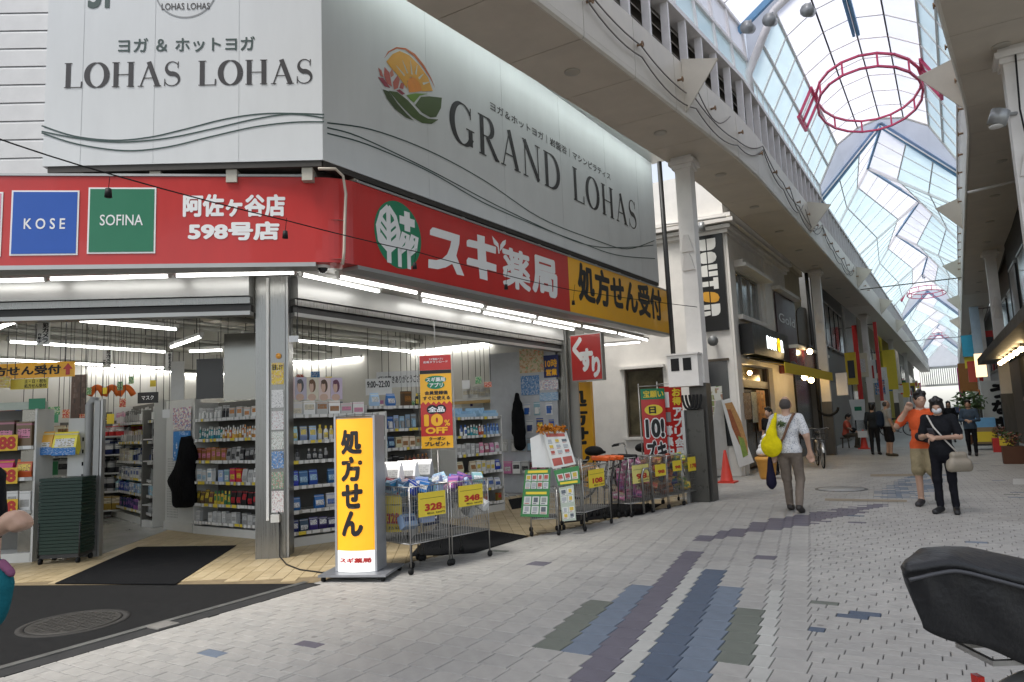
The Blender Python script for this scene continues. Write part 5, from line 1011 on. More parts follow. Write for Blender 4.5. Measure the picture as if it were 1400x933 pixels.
def hang(box, dist, m, label, words, wm, bold=.03, vertical=False, cat='sign', th=.02):
    x0, y0, x1, y1 = box; c = np.array([(-.514), .858])*dist; P0 = c+np.array([.858, .514])*((x0+x1)/2-700)/FPX*dist; f = Fr(P0, (.858, .514)); b = f.rect(x0, y0, x1, y1)
    t = thing('hanging_sign', label, cat, f.pt((b[0]+b[2])/2, b[1])); mb = MB(); mb.fbox(f, *b[:2], -th, *b[2:], 0); part('board', mb, m, t); w, h = b[2]-b[0], b[3]-b[1]
    for s, (p, q, r_, s_) in words: text(t, f, s, (b[0]+w*p, b[1]+h*q, b[0]+w*r_, b[1]+h*s_), wm, bold, .003, vertical=vertical)
    for a in (b[0]+w*.1, b[2]-w*.1): mb = MB(); mb.tube([f.pt(a, b[3], -th/2), f.pt(a, CEIL, -th/2)], .005, 4); part('wire', mb, M_DARKM, t)
    return t, f, b
M_SWH = mat('sign_white', (.74, .74, .72), .5, noise=.05)
hang((50, 472, 68, 433), 8.8, M_SWH, 'white camera notice hanging near the left header', [('防犯カメラ', (.45, .06, .95, .96)), ('作動中', (.08, .06, .40, .42))], M_INK, .04, True)
hang((140, 502, 152, 478), 12.5, M_SWH, 'smaller white camera notice hanging farther left', [('犯カメラ', (.45, .06, .95, .96)), ('作動中', (.08, .06, .40, .42))], M_INK, .04, True)
hang((226, 508, 235, 482), 11, M_SWH, 'narrow white notice on the post by the mirror', [('防犯カメラ', (.45, .06, .95, .96))], M_INK, .04, True)
t, f, b = hang((-28, 520, 102, 494), 10.5, M_YEL, 'yellow prescription banner with a red arrow hanging at left', [('処方せん受付', (.0, .2, .86, .82))], M_INK, .04)
q = MB(); w, h = b[2]-b[0], b[3]-b[1]; q.add([f.pt(b[0]+w*x, b[1]+h*z, .004) for x, z in ((.91, .12), (.955, .12), (.955, .5), (.985, .5), (.933, .9), (.88, .5), (.91, .5))], [(0, 1, 2, 6), (3, 4, 5)]); part('arrow', q, M_REDS, t)
hang((14, 533, 65, 517), 10.3, mat('notice_yellow', (.75, .62, .10), .5), 'small yellow weekend notice below the prescription banner', [('土・日・祝も', (.38, .55, .97, .93)), ('処方せん受付', (.38, .1, .97, .48))], M_INK, .02)
hang((-30, 532, 13, 515), 10.2, printmat('pr_yel', (.74, .60, .10), (.75, .72, .6), (.5, .1, .06), 7), 'yellow price notice at the left edge under the banner', [], M_INK)
hang((188, 552, 216, 536), 11.6, mat('sign_blackboard', (.012, .012, .014), .4), 'black hanging sign with white kana', [('マスク', (.2, .3, .8, .7))], M_WHT, .02)
hang((268, 546, 305, 490), 10.4, mat('screen_black', (.006, .006, .007), .25, noise=0), 'black screen hung behind the bottle shelf', [], M_WHT)
hang((233, 547, 252, 494), 10.6, mat('notice_board', (.62, .62, .60), .5), 'white notice board beside the black screen', [], M_INK, .01)
mr = mat('mirror_panel', (.20, .20, .19), .12, .8, noise=.1); hang((306, 548, 352, 455), 10.0, mr, 'mirrored panel between the black screen and the steel column', [], M_WHT, th=.03)
t, f, b = hang((515, 531, 590, 506), 11.5, M_SWH, 'white thank-you banner hanging inside the street front', [('ご利用頂きありがとうございます', (.02, .25, .98, .75))], M_INK, .02)
hang((500, 541, 535, 517), 11.2, M_SWH, 'white opening-hours board below the thank-you banner', [('9:00~22:00', (.06, .45, .94, .85))], M_INK, .03)
hang((395, 468, 408, 459), 8.3, mat('dome_w', (.7, .7, .7), .4), 'small white camera mount near the steel column', [], M_INK, cat='camera')
# small price cards and notices dangling all over the shop
NTH = ORD+['thirteenth', 'fourteenth', 'fifteenth', 'sixteenth', 'seventeenth', 'eighteenth', 'nineteenth', 'twentieth', 'twenty-first']
qq = random.Random(11); ci = 0
for x, y, w, h, dist in sorted([(108, 566, 9, 12, 12), (128, 572, 12, 10, 12.5), (146, 566, 10, 14, 12), (163, 545, 9, 12, 12.5), (160, 522, 8, 12, 13), (176, 515, 7, 10, 13), (205, 520, 8, 9, 13), (118, 530, 7, 10, 14), (140, 530, 6, 9, 14), (30, 552, 16, 10, 11), (62, 556, 20, 12, 11), (85, 560, 10, 12, 11.5), (222, 560, 10, 12, 10.8), (405, 512, 10, 8, 11), (425, 508, 12, 9, 11), (445, 515, 9, 8, 11.5), (548, 545, 10, 9, 11.5), (562, 548, 8, 10, 11.5), (632, 520, 10, 12, 12.2), (650, 515, 8, 10, 12.4), (662, 522, 10, 8, 12.4)]):
    cn, m_ = qq.choice([('white', M_TAGW), ('yellow', M_TAGY), ('blue and white', printmat('pop_blue', (.05, .2, .45), (.7, .7, .7), (.1, .3, .6), 4)), ('red and white', printmat('pop_red', (.55, .06, .05), (.75, .72, .7), (.7, .5, .1), 4)), ('green and white', printmat('pop_green', (.08, .30, .12), (.72, .74, .7), (.5, .6, .2), 4))]); ci += 1
    hang((x, y+h, x+w, y), dist, m_, 'small %s card dangling inside the shop, %s counted from the left' % (cn, NTH[ci-1]), [], M_INK, cat='card', th=.006)
# --- things at the left of the entrance
gate = gp(129, 762); t = thing('door_post', 'grey metal door post at the corner entrance', 'post', gate); gf = Fr((gate.x, gate.y), (.81, .586)); gt = gf.px(130, 548)[1]
mb = MB(); mb.fbox(gf, -.05, .0, -.12, .02, gt, 0); part('post', mb, mat('post_grey', (.30, .30, .29), .4, .6, noise=.15), t); mb = MB(); mb.fbox(gf, .025, 0, -.1, .05, gt+.02, -.01); part('track', mb, M_ALU, t)
mb = MB(); g0 = gf.pt(-.16, 0, -.1); mb.tube([g0, g0+Vector((0, 0, gt-.05)), g0+Vector((.03, .02, gt+.01)), g0+Vector((.08, .06, gt))], .05, 8); part('sensor_arm', mb, mat('arm_grey', (.42, .42, .41), .45), t)
bk = gp(90, 768); t = thing('basket_stack', 'tall stack of dark green shopping baskets on a wheeled base', 'basket stack', bk, rz=.62); bh = 1.0
for i in range(22):
    z = .12+i*.042; mb = MB(); mb.prism([(-.25, -.17, z), (.25, -.17, z), (.25, .17, z), (-.25, .17, z)], (0, 0, .036)); mb.v = [(x*(1+.02*(i % 2)), y, z) for x, y, z in mb.v]; o = link('basket', mb.mesh('basket', mat('basket_green', (.006, .028, .018), .45, noise=.15)), t)
mb = MB(); mb.box(-.24, -.16, .07, .24, .16, .115); link('cart_base', mb.mesh('cart_base', M_DARKM), t)
for x in (-.22, .22):
    for y in (-.15, .15): mb = MB(); mb.tube([(x-.015, y, .035), (x+.015, y, .035)], .035, 10); link('castor', mb.mesh('castor', M_BLK), t)
    mb = MB(); mb.tube([(x*1.1, -.17, .08), (x*1.1, -.17, .5)], .01, 5); link('upright', mb.mesh('upright', M_DARKM), t)
fL = Fr(gp(-60, 775), (.81, .586)); aL1 = fL.px(40, 770)[0]; ZL = [fL.px(20, y)[1] for y in (612, 655, 700)]
gondola('left_shelf', 'shelf with yellow price cards at the left edge', fL, aL1-1.4, aL1, ZL, fL.px(20, 560)[1], .4, [[('box', 'brown', 'pink', .2, .2, 3)], [('pouch', 'yellow', 'red', .2, .16, 3)], [('box', 'white', 'grey', .14, .16, 3)]], 'left edge shelf')
for i, y in enumerate((610, 655, 698)): 
    a, z = fL.px(14, y); o = poster(fL, (a-.35, z-.06, a+.10, z+.14), mat('card_yellow', (.78, .50, .03), .5), '%s yellow price card down on the left edge shelf' % ORD[i], 'price card', .02); text(o, fL, '188', (a-.2, z-.04, a+.08, z+.12), mat('ink_red', (.5, .03, .02), .5), .05, .026)
fW = Fr(gp(98, 762), (.81, .586)); wt = fW.px(105, 572)[1]; t = thing('white_rack', 'white slotted rack side behind the basket stack', 'rack', fW.pt(0, 0)); mb = MB(); mb.fbox(fW, -.1, .01, -.35, .12, wt, -.02); part('side_panel', mb, M_SHELF, t); mb = MB()
for j in range(9): mb.fbox(fW, .08, .2+j*.16, -.019, .1, .25+j*.16, -.017)
part('slots', mb, M_DKGAP, t)['kind'] = 'stuff'
mb = MB(); mb.fbox(fW, -.6, wt-.35, -.4, .25, wt-.31, -.03); part('tray', mb, M_SHELF, t)
for i, x in enumerate((64, 97)):
    a, z = fW.px(x, 622); product('pouch', 'yellow', 'white', fW.pt(a-.02, z, .06), (.30, .16, .30), .62, ['left big yellow and white pack above the basket stack', 'right big yellow and white pack above the basket stack'][i], None); o = poster(fW, (a-.17, z+.0, a+.13, z+.1), printmat('pr_blue3', (.03, .18, .50), (.7, .7, .7), (.1, .3, .6), 6, thr=.55), ['blue band on the left yellow pack', 'blue band on the right yellow pack'][i], 'label', .15)
gf2 = Fr(gp(46, 768), (.81, .586)); a0, z0, a1, z1 = gf2.rect(24, 740, 52, 560); t = thing('glass_partition', 'smoky glass partition panel left of the white rack', 'partition', gf2.pt(a0, 0)); mb = MB(); mb.fbox(gf2, a0, .02, -.02, a1, z1, 0); part('pane', mb, mat('smoke_steel', (.26, .25, .22), .25, .7, noise=.15), t); mb = MB(); mb.fbox(gf2, a0-.5, z1+.002, -.04, a1+.1, z1+.1, .02); part('rail', mb, mat('rail_sage', (.42, .47, .40), .4), t); mb = MB(); mb.fbox(gf2, a1-.1, z1+.003, .021, a1+.1, z1+.14, .03); part('tag', mb, M_GRN, t)
fR = Fr(gp(150, 694), (.80, .6)); a0, z0 = fR.px(165, 558)
for i in range(3):                                                        # orange paper garland deep inside
    p, q = fR.px(122+i*20, 541), fR.px(142+i*20, 541); mb = MB(); n = 10; P = [fR.pt(p[0]+(q[0]-p[0])*k/n, p[1]+.18*math.sin(math.pi*k/n)) for k in range(n+1)]; mb.tube(P, .07, 5); single('paper_garland', mb, mat('paper_orange', (.75, .16, .03), .7), 'orange paper garland hanging deep in the shop, %s from the left' % ORD[i], 'garland')
hang((96, 575, 118, 512), 12.5, printmat('pr_dark', (.16, .11, .09), (.30, .22, .18), (.06, .05, .05), 3), 'dark fashion portrait panel behind the door post', [], M_INK)
# ================================================================= goods and signs standing on the street
M_WIRE = mat('chrome_wire', (.42, .41, .39), .32, .85, noise=.15)
M_CARDY = mat('card_bright', (.80, .62, .05), .5, noise=.05); M_INKR = mat('ink_red', (.5, .03, .02), .5)
def facing(x, y, z=0., turn=0.):
    """plane through the ground point under pixel, seen straight on; turn swings its right end away"""
    P = gp(x, y, z); a = math.radians(30.93+turn); return Fr((P.x, P.y), (math.cos(a), math.sin(a)))
def castor(mb, p, r=.035):
    p = Vector(p); mb.tube([p+Vector((-.012, .0, r)), p+Vector((.012, 0, r))], r, 9)
def wire_cart(fr, a0, a1, D, z0, z1, label, group, nw=16):
    t = thing('wire_cart', label, 'cart', fr.pt((a0+a1)/2, 0, -D/2), group); q = .008
    C = [(a0, 0), (a1, 0), (a1, -D), (a0, -D)]
    mb = MB()
    for z in (z0, z1):
        for (p, d), (p2, d2) in zip(C, C[1:]+C[:1]): mb.tube([fr.pt(p, z, d), fr.pt(p2, z, d2)], q*.8, 6)
    part('rim', mb, M_WIRE, t)
    for p, d in C:
        mb = MB(); mb.tube([fr.pt(p, .07, d), fr.pt(p, z1, d)], q, 6); part('leg', mb, M_WIRE, t); mb = MB(); castor(mb, fr.pt(p, 0, d)); part('castor', mb, M_BLK, t)
    for (p, d), (p2, d2) in zip(C, C[1:]+C[:1]):
        mb = MB(); P, Q = fr.pt(p, 0, d), fr.pt(p2, 0, d2)
        for k in range(1, nw): c = P.lerp(Q, k/nw); mb.tube([c+Vector((0, 0, z0)), c+Vector((0, 0, z1))], .0028, 3, False)
        for k in range(1, 6): z = z0+(z1-z0)*k/6; mb.tube([P+Vector((0, 0, z)), Q+Vector((0, 0, z))], .0026, 3, False)
        part('wire_panel', mb, M_WIRE, t)['kind'] = 'stuff'
    mb = MB(); mb.fbox(fr, a0+.01, z0+.005, -D+.01, a1-.01, z0+.012, -.01); part('floor_plate', mb, mat('cart_floor', (.15, .15, .14), .6), t)
    return t
def card(fr, px, num, label, d=.014, m=M_CARDY, ink=M_INKR, small=True):
    a0, z0, a1, z1 = fr.rect(*px); t = thing('price_card', label, 'price card', fr.pt((a0+a1)/2, z0, d)); mb = MB(); mb.fbox(fr, a0, z0, d, a1, z1, d+.004); part('card', mb, m, t); w, h = a1-a0, z1-z0
    if num: text(t, fr, num, (a0+w*.22, z0+h*.22, a0+w*.86, z0+h*.52), ink, .05, d+.006); 
    if small: text(t, fr, '円', (a0+w*.88, z0+h*.22, a0+w*.97, z0+h*.32), M_INKR, .02, d+.006); text(t, fr, '税込 '+{'328': '360', '348': '382', '108': '118', '98': '107'}.get(num, num)+'円', (a0+w*.3, z0+h*.07, a0+w*.95, z0+h*.16), M_INK, .015, d+.006); mb = MB(); mb.fbox(fr, a0+w*.06, z0+h*.74, d+.0045, a0+w*.94, z0+h*.755, d+.0055); part('ruled_line', mb, M_INK, t)
    return t
def heap(fr, a0, a1, D, z, kinds, n, where, s=.13, spread=.06, seed=1):
    r2 = random.Random(seed)
    for i in range(n):
        kind, c, lab = kinds[i % len(kinds)]; p = fr.pt(r2.uniform(a0+.06, a1-.06), z+r2.uniform(0, spread), -r2.uniform(.06, D-.06))
        o = product(kind, c, lab, p, (s*r2.uniform(.9, 1.2), s*r2.uniform(.5, .8), s*r2.uniform(.8, 1.1)), r2.uniform(-.9, .9)+.6, '%s %s heaped in the %s' % (c, KWORD[kind], where), 'goods in the '+where); o.rotation_euler.x = r2.uniform(-.9, .3); o.rotation_euler.y = r2.uniform(-.4, .4)
# --- three wire carts behind the lightbox
P0, P1 = gp(560, 787), gp(670, 761); fc = Fr((P0.x, P0.y), (P1.x-P0.x, P1.y-P0.y)); x2 = fc.px(617, 772)[0]; x3 = (P1-P0).length; zt = fc.px(617, 660)[1]
for i, (a0, a1, nm) in enumerate([(-.52, -.02, 'cart just behind the lightbox'), (.02, x2-.02, 'middle cart under the coupon banner'), (x2+.02, x3, 'cart marked 348')]):
    fq = fc if i else Fr((P0.x-.17, P0.y+.28), (.858, .514)); wire_cart(fq, a0, a1, .48, .30, zt, ['wire cart half hidden behind the yellow lightbox', 'middle wire cart of the three under the coupon banner', 'rightmost wire cart of the three, price card 348'][i], 'three carts by the lightbox')
    heap(fq, a0, a1, .48, zt-.13, [[('pouch', 'red', 'white'), ('pouch', 'white', 'red')], [('box', 'blue', 'white'), ('pouch', 'navy', 'paleblue'), ('box', 'paleblue', 'navy')], [('pouch', 'paleblue', 'white'), ('pouch', 'purple', 'pink'), ('pouch', 'blue', 'white')]][i], 22, nm, .13, .09, i)
    heap(fq, a0, a1, .48, .45, [[('pouch', 'navy', 'grey')], [('box', 'navy', 'grey'), ('box', 'paleblue', 'navy')], [('pouch', 'clear', 'grey')]][i], 8, nm+' lower down', .15, .2, i+9)
card(Fr((P0.x-.17, P0.y+.28), (.858, .514)), (524, 728, 549, 677), '328', 'yellow price card 328 cut off by the lightbox'); card(fc, (571, 708, 607, 670), '328', 'yellow price card 328 in the middle of the carts'); card(fc, (626, 694, 658, 661), '348', 'yellow price card 348 on the rightmost cart')
for i in range(4): a = .06+i*.22; o = product('pouch', 'white', 'grey', fc.pt(a, zt-.02, -.62), (.24, .2, .26), .3, 'large white pack piled behind the carts', 'white packs behind the carts')
# --- lit yellow sign
fl = Fr(gp(462, 792).to_2d(), (.93, .37)); W = fl.px(512, 700)[0]; ztop = fl.px(485, 570)[1]; D_ = .26; bul = .055; bz = .075
lb = thing('lightbox_sign', 'lit yellow standing sign with black characters and a white foot', 'sign', fl.pt(W/2, 0, -D_/2)); bd = lambda a: bul*(1-(2*a/W-1)**2)
def curvepanel(z0, z1, m, nm):
    mb = MB(); mb.smooth = True; n = 14
    for i in range(n): a, b = W*i/n, W*(i+1)/n; mb.quad(fl.pt(a, z0, bd(a)), fl.pt(b, z0, bd(b)), fl.pt(b, z1, bd(b)), fl.pt(a, z1, bd(a)))
    return part(nm, mb, m, lb)
zw = fl.px(485, 752)[1]; M_LITY = mat('lit_yellow', (.80, .35, .015), .35, noise=.04, emit=.38); M_LITW = mat('lit_white', (.8, .8, .78), .35, noise=.04, emit=.35)
curvepanel(zw, ztop-.02, M_LITY, 'yellow_face'); curvepanel(bz, zw-.001, M_LITW, 'white_foot')
text(lb, fl, '処方せん', (W*.16, zw+.13, W*.74, ztop-.12), M_INK, .055, .004, vertical=True, dfun=bd); text(lb, fl, 'スギ薬局', (W*.08, bz+.09, W*.92, zw-.07), M_REDS, .05, .004, dfun=bd)
mb = MB(); mb.fbox(fl, 0, bz, -D_, W, ztop, -.002); part('casing', mb, M_ALU, lb); mb = MB(); mb.fbox(fl, W+.001, bz, -D_-.01, W+.022, ztop+.01, .012); part('side_trim', mb, mat('trim_grey', (.40, .41, .43), .4, .4), lb); mb = MB(); mb.fbox(fl, -.02, bz, -D_-.01, -.001, ztop+.01, .012); part('side_trim', mb, mat('trim_grey', (.40, .41, .43), .4, .4), lb)
mb = MB(); mb.poly([fl.pt(a, ztop, d) for a, d in [(W*i/10, bd(W*i/10)+.012) for i in range(11)]+[(W, -D_), (0, -D_)]]); mb.poly([fl.pt(a, ztop+.02, d) for a, d in [(W*i/10, bd(W*i/10)+.012) for i in range(11)]+[(W, -D_), (0, -D_)]]); part('top_cap', mb, mat('trim_grey', (.40, .41, .43), .4, .4), lb)
mb = MB(); mb.fbox(fl, -.14, .05, -D_-.16, W+.16, .072, .16); part('base_plate', mb, mat('plate_grey', (.30, .31, .33), .35, .5), lb)
for a in (-.1, W+.12):
    for d in (-D_-.12, .12): mb = MB(); castor(mb, fl.pt(a, 0, d), .025); part('castor', mb, M_BLK, lb)
mb = MB(); mb.tube([PC1(.1, -.19, .55), PC1(.12, -.21, .3), PC1(.12, -.22, .03), gp(392, 772, .012), gp(410, 779, .012), gp(440, 783, .012), fl.pt(-.1, .012, -.3), fl.pt(.02, .1, -D_-.02)], .008, 6); single('power_cable', mb, M_BLK, 'black power cable from the steel column to the lit sign', 'cable', gp(410, 779))
# posters and socket on the steel column, facing the viewer's right
fk = Fr(PC1(-.02, -.183, 0).to_2d(), (PC1(.2, -.183, 0)-PC1(-.02, -.183, 0)).to_2d())
for i, (y0, y1, m, lb_) in enumerate([(526, 496, printmat('pc_y', (.78, .58, .06), (.7, .68, .6), (.5, .2, .1), 6), 'yellow delivery notice highest on the steel column'), (558, 533, printmat('pc_w1', (.72, .71, .69), (.15, .15, .15), (.4, .4, .4), 10, thr=.58), 'white notice with red edge, second on the steel column'), (588, 562, printmat('pc_w2', (.70, .70, .69), (.1, .1, .1), (.5, .1, .1), 11, thr=.58), 'white pictogram notice with red edges on the steel column'), (615, 590, printmat('pc_w3', (.66, .68, .64), (.15, .3, .2), (.4, .2, .2), 9, thr=.55), 'pale green edged notice in the middle of the column'), (641, 617, printmat('pc_b', (.10, .25, .52), (.7, .7, .7), (.1, .1, .12), 6), 'blue card notice on the steel column'), (669, 645, printmat('pc_g', (.20, .32, .22), (.5, .1, .1), (.6, .6, .55), 6), 'red and green notice on the steel column'), (701, 671, printmat('pc_w4', (.70, .70, .68), (.2, .2, .3), (.55, .15, .12), 10, thr=.56), 'white chart notice lowest on the steel column')]):
    a0, z0, a1, z1 = fk.rect(371.5, y0, 388, y1); o = poster(fk, (a0, z0, a1, z1), m, lb_, 'notice')
    if i == 0: text(o, fk, '配達します', (a0+.01, z1-.09, a1-.01, z1-.02), M_INK, .03, .0095)
a0, z0 = fk.px(372, 714); mb = MB(); mb.fbox(fk, a0, z0, .003, a0+.1, z0+.09, .06); single('socket_box', mb, M_SHELF, 'small white socket box low on the steel column', 'box', fk.pt(a0, z0))
a0, z0 = fk.px(381, 487); mb = MB(); mb.lathe([(.001, 0), (.035, .003), (.035, .006)], (0, 0, 0), 12); mb.v = [tuple(fk.pt(a0+x, z0+y, .003+z)) for x, y, z in mb.v]; single('round_sticker', mb, mat('stick_orange', (.8, .35, .05), .5), 'round orange sticker high on the steel column', 'sticker', fk.pt(a0, z0))
mb = MB(); a0 = fk.px(367, 600)[0]; mb.fbox(fk, a0-.018, .45, .002, a0+.012, 3.4, .03); single('cable_duct', mb, M_SWH, 'white plastic duct running up the steel column', 'duct', fk.pt(a0, .45))
# --- red and yellow coupon banner on a wire stand
fb = facing(598, 752, 0, -2); bn = thing('coupon_banner', 'red and yellow coupon banner on a thin wire stand', 'banner', fb.pt(0, 0)); a0, z0, a1, z1 = fb.rect(576.5, 614, 616, 485); w, h = a1-a0, z1-z0
mb = MB(); mb.tube([fb.pt((a0+a1)/2, .02, -.02), fb.pt((a0+a1)/2, z0, -.02)], .01, 6); mb.tube([fb.pt(a0-.02, z0-.02, -.02), fb.pt(a0-.02, z1+.06, -.02), fb.pt(a1+.02, z1+.06, -.02), fb.pt(a1+.02, z0-.02, -.02), fb.pt(a0-.02, z0-.02, -.02)], .006, 5); mb.tube([fb.pt((a0+a1)/2, z1+.06, -.02), fb.pt((a0+a1)/2, z1+.45, -.02)], .006, 5); part('stand', mb, M_WIRE, bn)
def seg(p, q, m, d=.0): mb = MB(); mb.fbox(fb, a0, z0+h*p, d-.004, a1, z0+h*q, d); return part('panel', mb, m, bn)
seg(.84, 1, M_REDS); seg(.80, .839, M_INK); seg(.47, .799, M_YEL); seg(.13, .469, M_REDS); seg(0, .129, M_YEL)
def T(s, p, q, r_, s_, m, b=.04, d=.004): text(bn, fb, s, (a0+w*p, z0+h*q, a0+w*r_, z0+h*s_), m, b, d)
T('スギ薬局アプリ', .3, .945, .75, .97, M_WHT, .01); T('会員ダウンロード', .12, .915, .9, .94, M_WHT, .01)
for zc, rx in ((.735, .34), (.675, .28)): mb = MB(); mb.add([fb.pt(a0+w*(.5+rx*math.cos(q)), z0+h*(zc+.042*math.sin(q)), .003) for q in np.linspace(0, 6.283, 25)[:-1]], [tuple(range(24))]); mb.v = [tuple(Vector(v)+Vector(fb.n)*(.0006 if rx < .3 else 0)) for v in mb.v]; part('green_pill', mb, M_GRN, bn)
T('スギ薬局', .2, .712, .8, .76, M_WHT, .03, .006); T('アプリ', .3, .652, .72, .70, M_WHT, .03, .006); T('会員登録後', .14, .572, .88, .615, M_INK, .04); T('すぐに使える', .08, .515, .94, .56, M_INK, .04)
pts = []
for i in range(13): pts.append((a0+w*i/12, z0+h*(.47+(.03 if i % 2 else .0))))
mb = MB(); mb.add([fb.pt(*p, .002) for p in pts]+[fb.pt(a1, z0+h*.46, .002), fb.pt(a0, z0+h*.46, .002)], [tuple(range(15))[::-1]]); part('burst_edge', mb, M_REDS, bn)
for c in (.36, .64): mb = MB(); mb.add([fb.pt(a0+w*(c+.17*math.cos(q)), z0+h*(.415+.05*math.sin(q)), .0025+(.0006 if c > .5 else 0)) for q in np.linspace(0, 6.283, 21)[:-1]], [tuple(range(20))]); part('black_dot', mb, M_INK, bn)
T('全品', .24, .385, .76, .445, M_WHT, .04, .005); T('10', .10, .235, .70, .365, M_YEL, .07, .005); T('%', .74, .235, .92, .30, M_YEL, .03, .005); T('OFF', .14, .155, .84, .225, M_YEL, .05, .005); T('クーポン', .24, .085, .76, .122, M_INK, .05, .005); T('プレゼント', .1, .025, .9, .072, M_INK, .05, .005)
# --- flyer stand with tilted boards
fs = facing(748, 733, 0, 0); fs2 = facing(785, 724, 0, 0)
def board(fr, pxs, m, label, d=0., th=.012, words=(), cat='flyer'):
    P = [fr.px(*p) for p in pxs]; t = thing('flyer_board', label, cat, fr.pt(P[-1][0], P[-1][1], d)); mb = MB(); mb.prism([fr.pt(a, z, d) for a, z in P], Vector(fr.n)*th); part('sheet', mb, m, t); return t, P
M_FGRN = mat('flyer_green', (.05, .22, .07), .5, noise=.05); M_FW = mat('flyer_paper', (.66, .67, .64), .5, noise=.05); M_FGR = mat('flyer_pale', (.42, .48, .40), .5, noise=.08); M_PIC = [mat('flyer_pic_%d' % i, c, .5, noise=.2) for i, c in enumerate([(.30, .32, .30), (.45, .10, .08), (.12, .14, .16), (.62, .45, .06), (.40, .42, .44)])]
def cells(t, fr, P, d, r0, r1, rows, cols, m, pics=True, seed=1, name='picture_cell'):
    """printed cells between heights r0 and r1 of the leaning sheet"""
    (ax_, az_), (bx_, bz_), (cx2, cz2), (dx_, dz_) = P; q = random.Random(seed)
    B = lambda u, v: fr.pt((dx_*(1-u)+cx2*u)*(1-v)+(ax_*(1-u)+bx_*u)*v, (dz_*(1-u)+cz2*u)*(1-v)+(az_*(1-u)+bz_*u)*v, 0)
    for i in range(rows):
        for j in range(cols):
            u0, u1 = .05+.9*(j+.07)/cols, .05+.9*(j+.93)/cols; v0, v1 = r0+(r1-r0)*(i+.06)/rows, r0+(r1-r0)*(i+.94)/rows; n = Vector(fr.n)
            mb = MB(); mb.quad(*[B(u, v)+n*(d+.0135) for u, v in ((u0, v0), (u1, v0), (u1, v1), (u0, v1))]); c = part(name, mb, m, t)
            if pics:
                mb = MB(); w, h = u1-u0, v1-v0; mb.mi = q.randrange(5); e = q.uniform(.1, .25); mb.quad(*[B(u, v)+n*(d+.015) for u, v in ((u0+w*e, v0+h*.3), (u1-w*e, v0+h*.3), (u1-w*e, v1-h*.12), (u0+w*e, v1-h*.12))]); mb.mi = 1 if q.random() < .4 else 2; mb.quad(*[B(u, v)+n*(d+.015) for u, v in ((u0+w*.12, v0+h*.1), (u0+w*q.uniform(.5, .9), v0+h*.1), (u0+w*q.uniform(.5, .9), v0+h*.2), (u0+w*.12, v0+h*.2))]); part('picture', mb, M_PIC, c)['kind'] = 'stuff'
for i, (px, m, lb_, d) in enumerate([([(725, 600), (747, 590), (757, 640), (728, 640)], M_SWH, 'blank white board leaning behind the flyers', -.12), ([(741.5, 590), (774.7, 590), (788, 635), (756, 642)], M_FW, 'tall white flyer with small pictures and red figures', -.06), ([(718, 642.5), (752.8, 641), (750, 707.5), (711.4, 706.4)], M_FGRN, 'green and white flyer of product pictures facing front', 0.), ([(756.5, 643.6), (791, 636.7), (793, 660.7), (763, 664)], M_FGRN, 'small green flyer at the right of the stand', .02), ([(764, 667), (784, 663), (787.5, 711), (769, 712.6)], M_FGR, 'narrow grey green flyer lowest at the right', .02)]):
    t, P = board(fs, px, m, lb_, d)
    if i == 1: cells(t, fs, P, d, .34, .8, 3, 3, M_FW, True, 3); cells(t, fs, P, d, .05, .28, 1, 2, M_PIC[1], False); cells(t, fs, P, d, .84, .95, 1, 1, M_PIC[1], False)
    if i == 2: cells(t, fs, P, d, .58, .90, 2, 4, M_FW, True, 5); cells(t, fs, P, d, .05, .44, 2, 3, M_FW, True, 6); cells(t, fs, P, d, .92, .98, 1, 1, M_CARDY, False); cells(t, fs, P, d, .47, .53, 1, 1, M_CARDY, False)
    if i == 3: cells(t, fs, P, d, .25, .75, 1, 3, M_FW, True, 8); cells(t, fs, P, d, .05, .2, 1, 1, M_CARDY, False)
    if i == 4: cells(t, fs, P, d, .05, .42, 2, 2, M_FW, True, 9); cells(t, fs, P, d, .52, .95, 2, 2, M_FW, True, 10)
a0 = fs.px(727, 733)[0]; a1 = fs.px(764, 733)[0]; wire_cart(fs, a0, a1, .4, .22, .60, 'low wire cart carrying the green flyer', 'carts of the flyer stand', 12); b0, b1 = fs2.px(771, 723)[0], fs2.px(799, 723)[0]; wire_cart(fs2, b0, b1, .4, .2, .95, 'wire cart behind the tall white flyer', 'carts of the flyer stand', 10)
mb = MB(); r2 = random.Random(5); p, q = fs.px(737, 588), fs.px(772, 587)
for i in range(60):
    t_ = i/59; c = fs.pt(p[0]+(q[0]-p[0])*t_, p[1]+r2.uniform(-.02, .03), -.05); v = Vector((r2.uniform(-1, 1), r2.uniform(-1, 1), r2.uniform(-1, 1))).normalized()*.06; mb.tube([c-v, c+v], [.012, .004], 4)
single('tinsel_garland', mb, mat('tinsel', (.55, .20, .02), .25, .6, noise=.3), 'orange tinsel along the top of the tall flyer', 'garland'); 
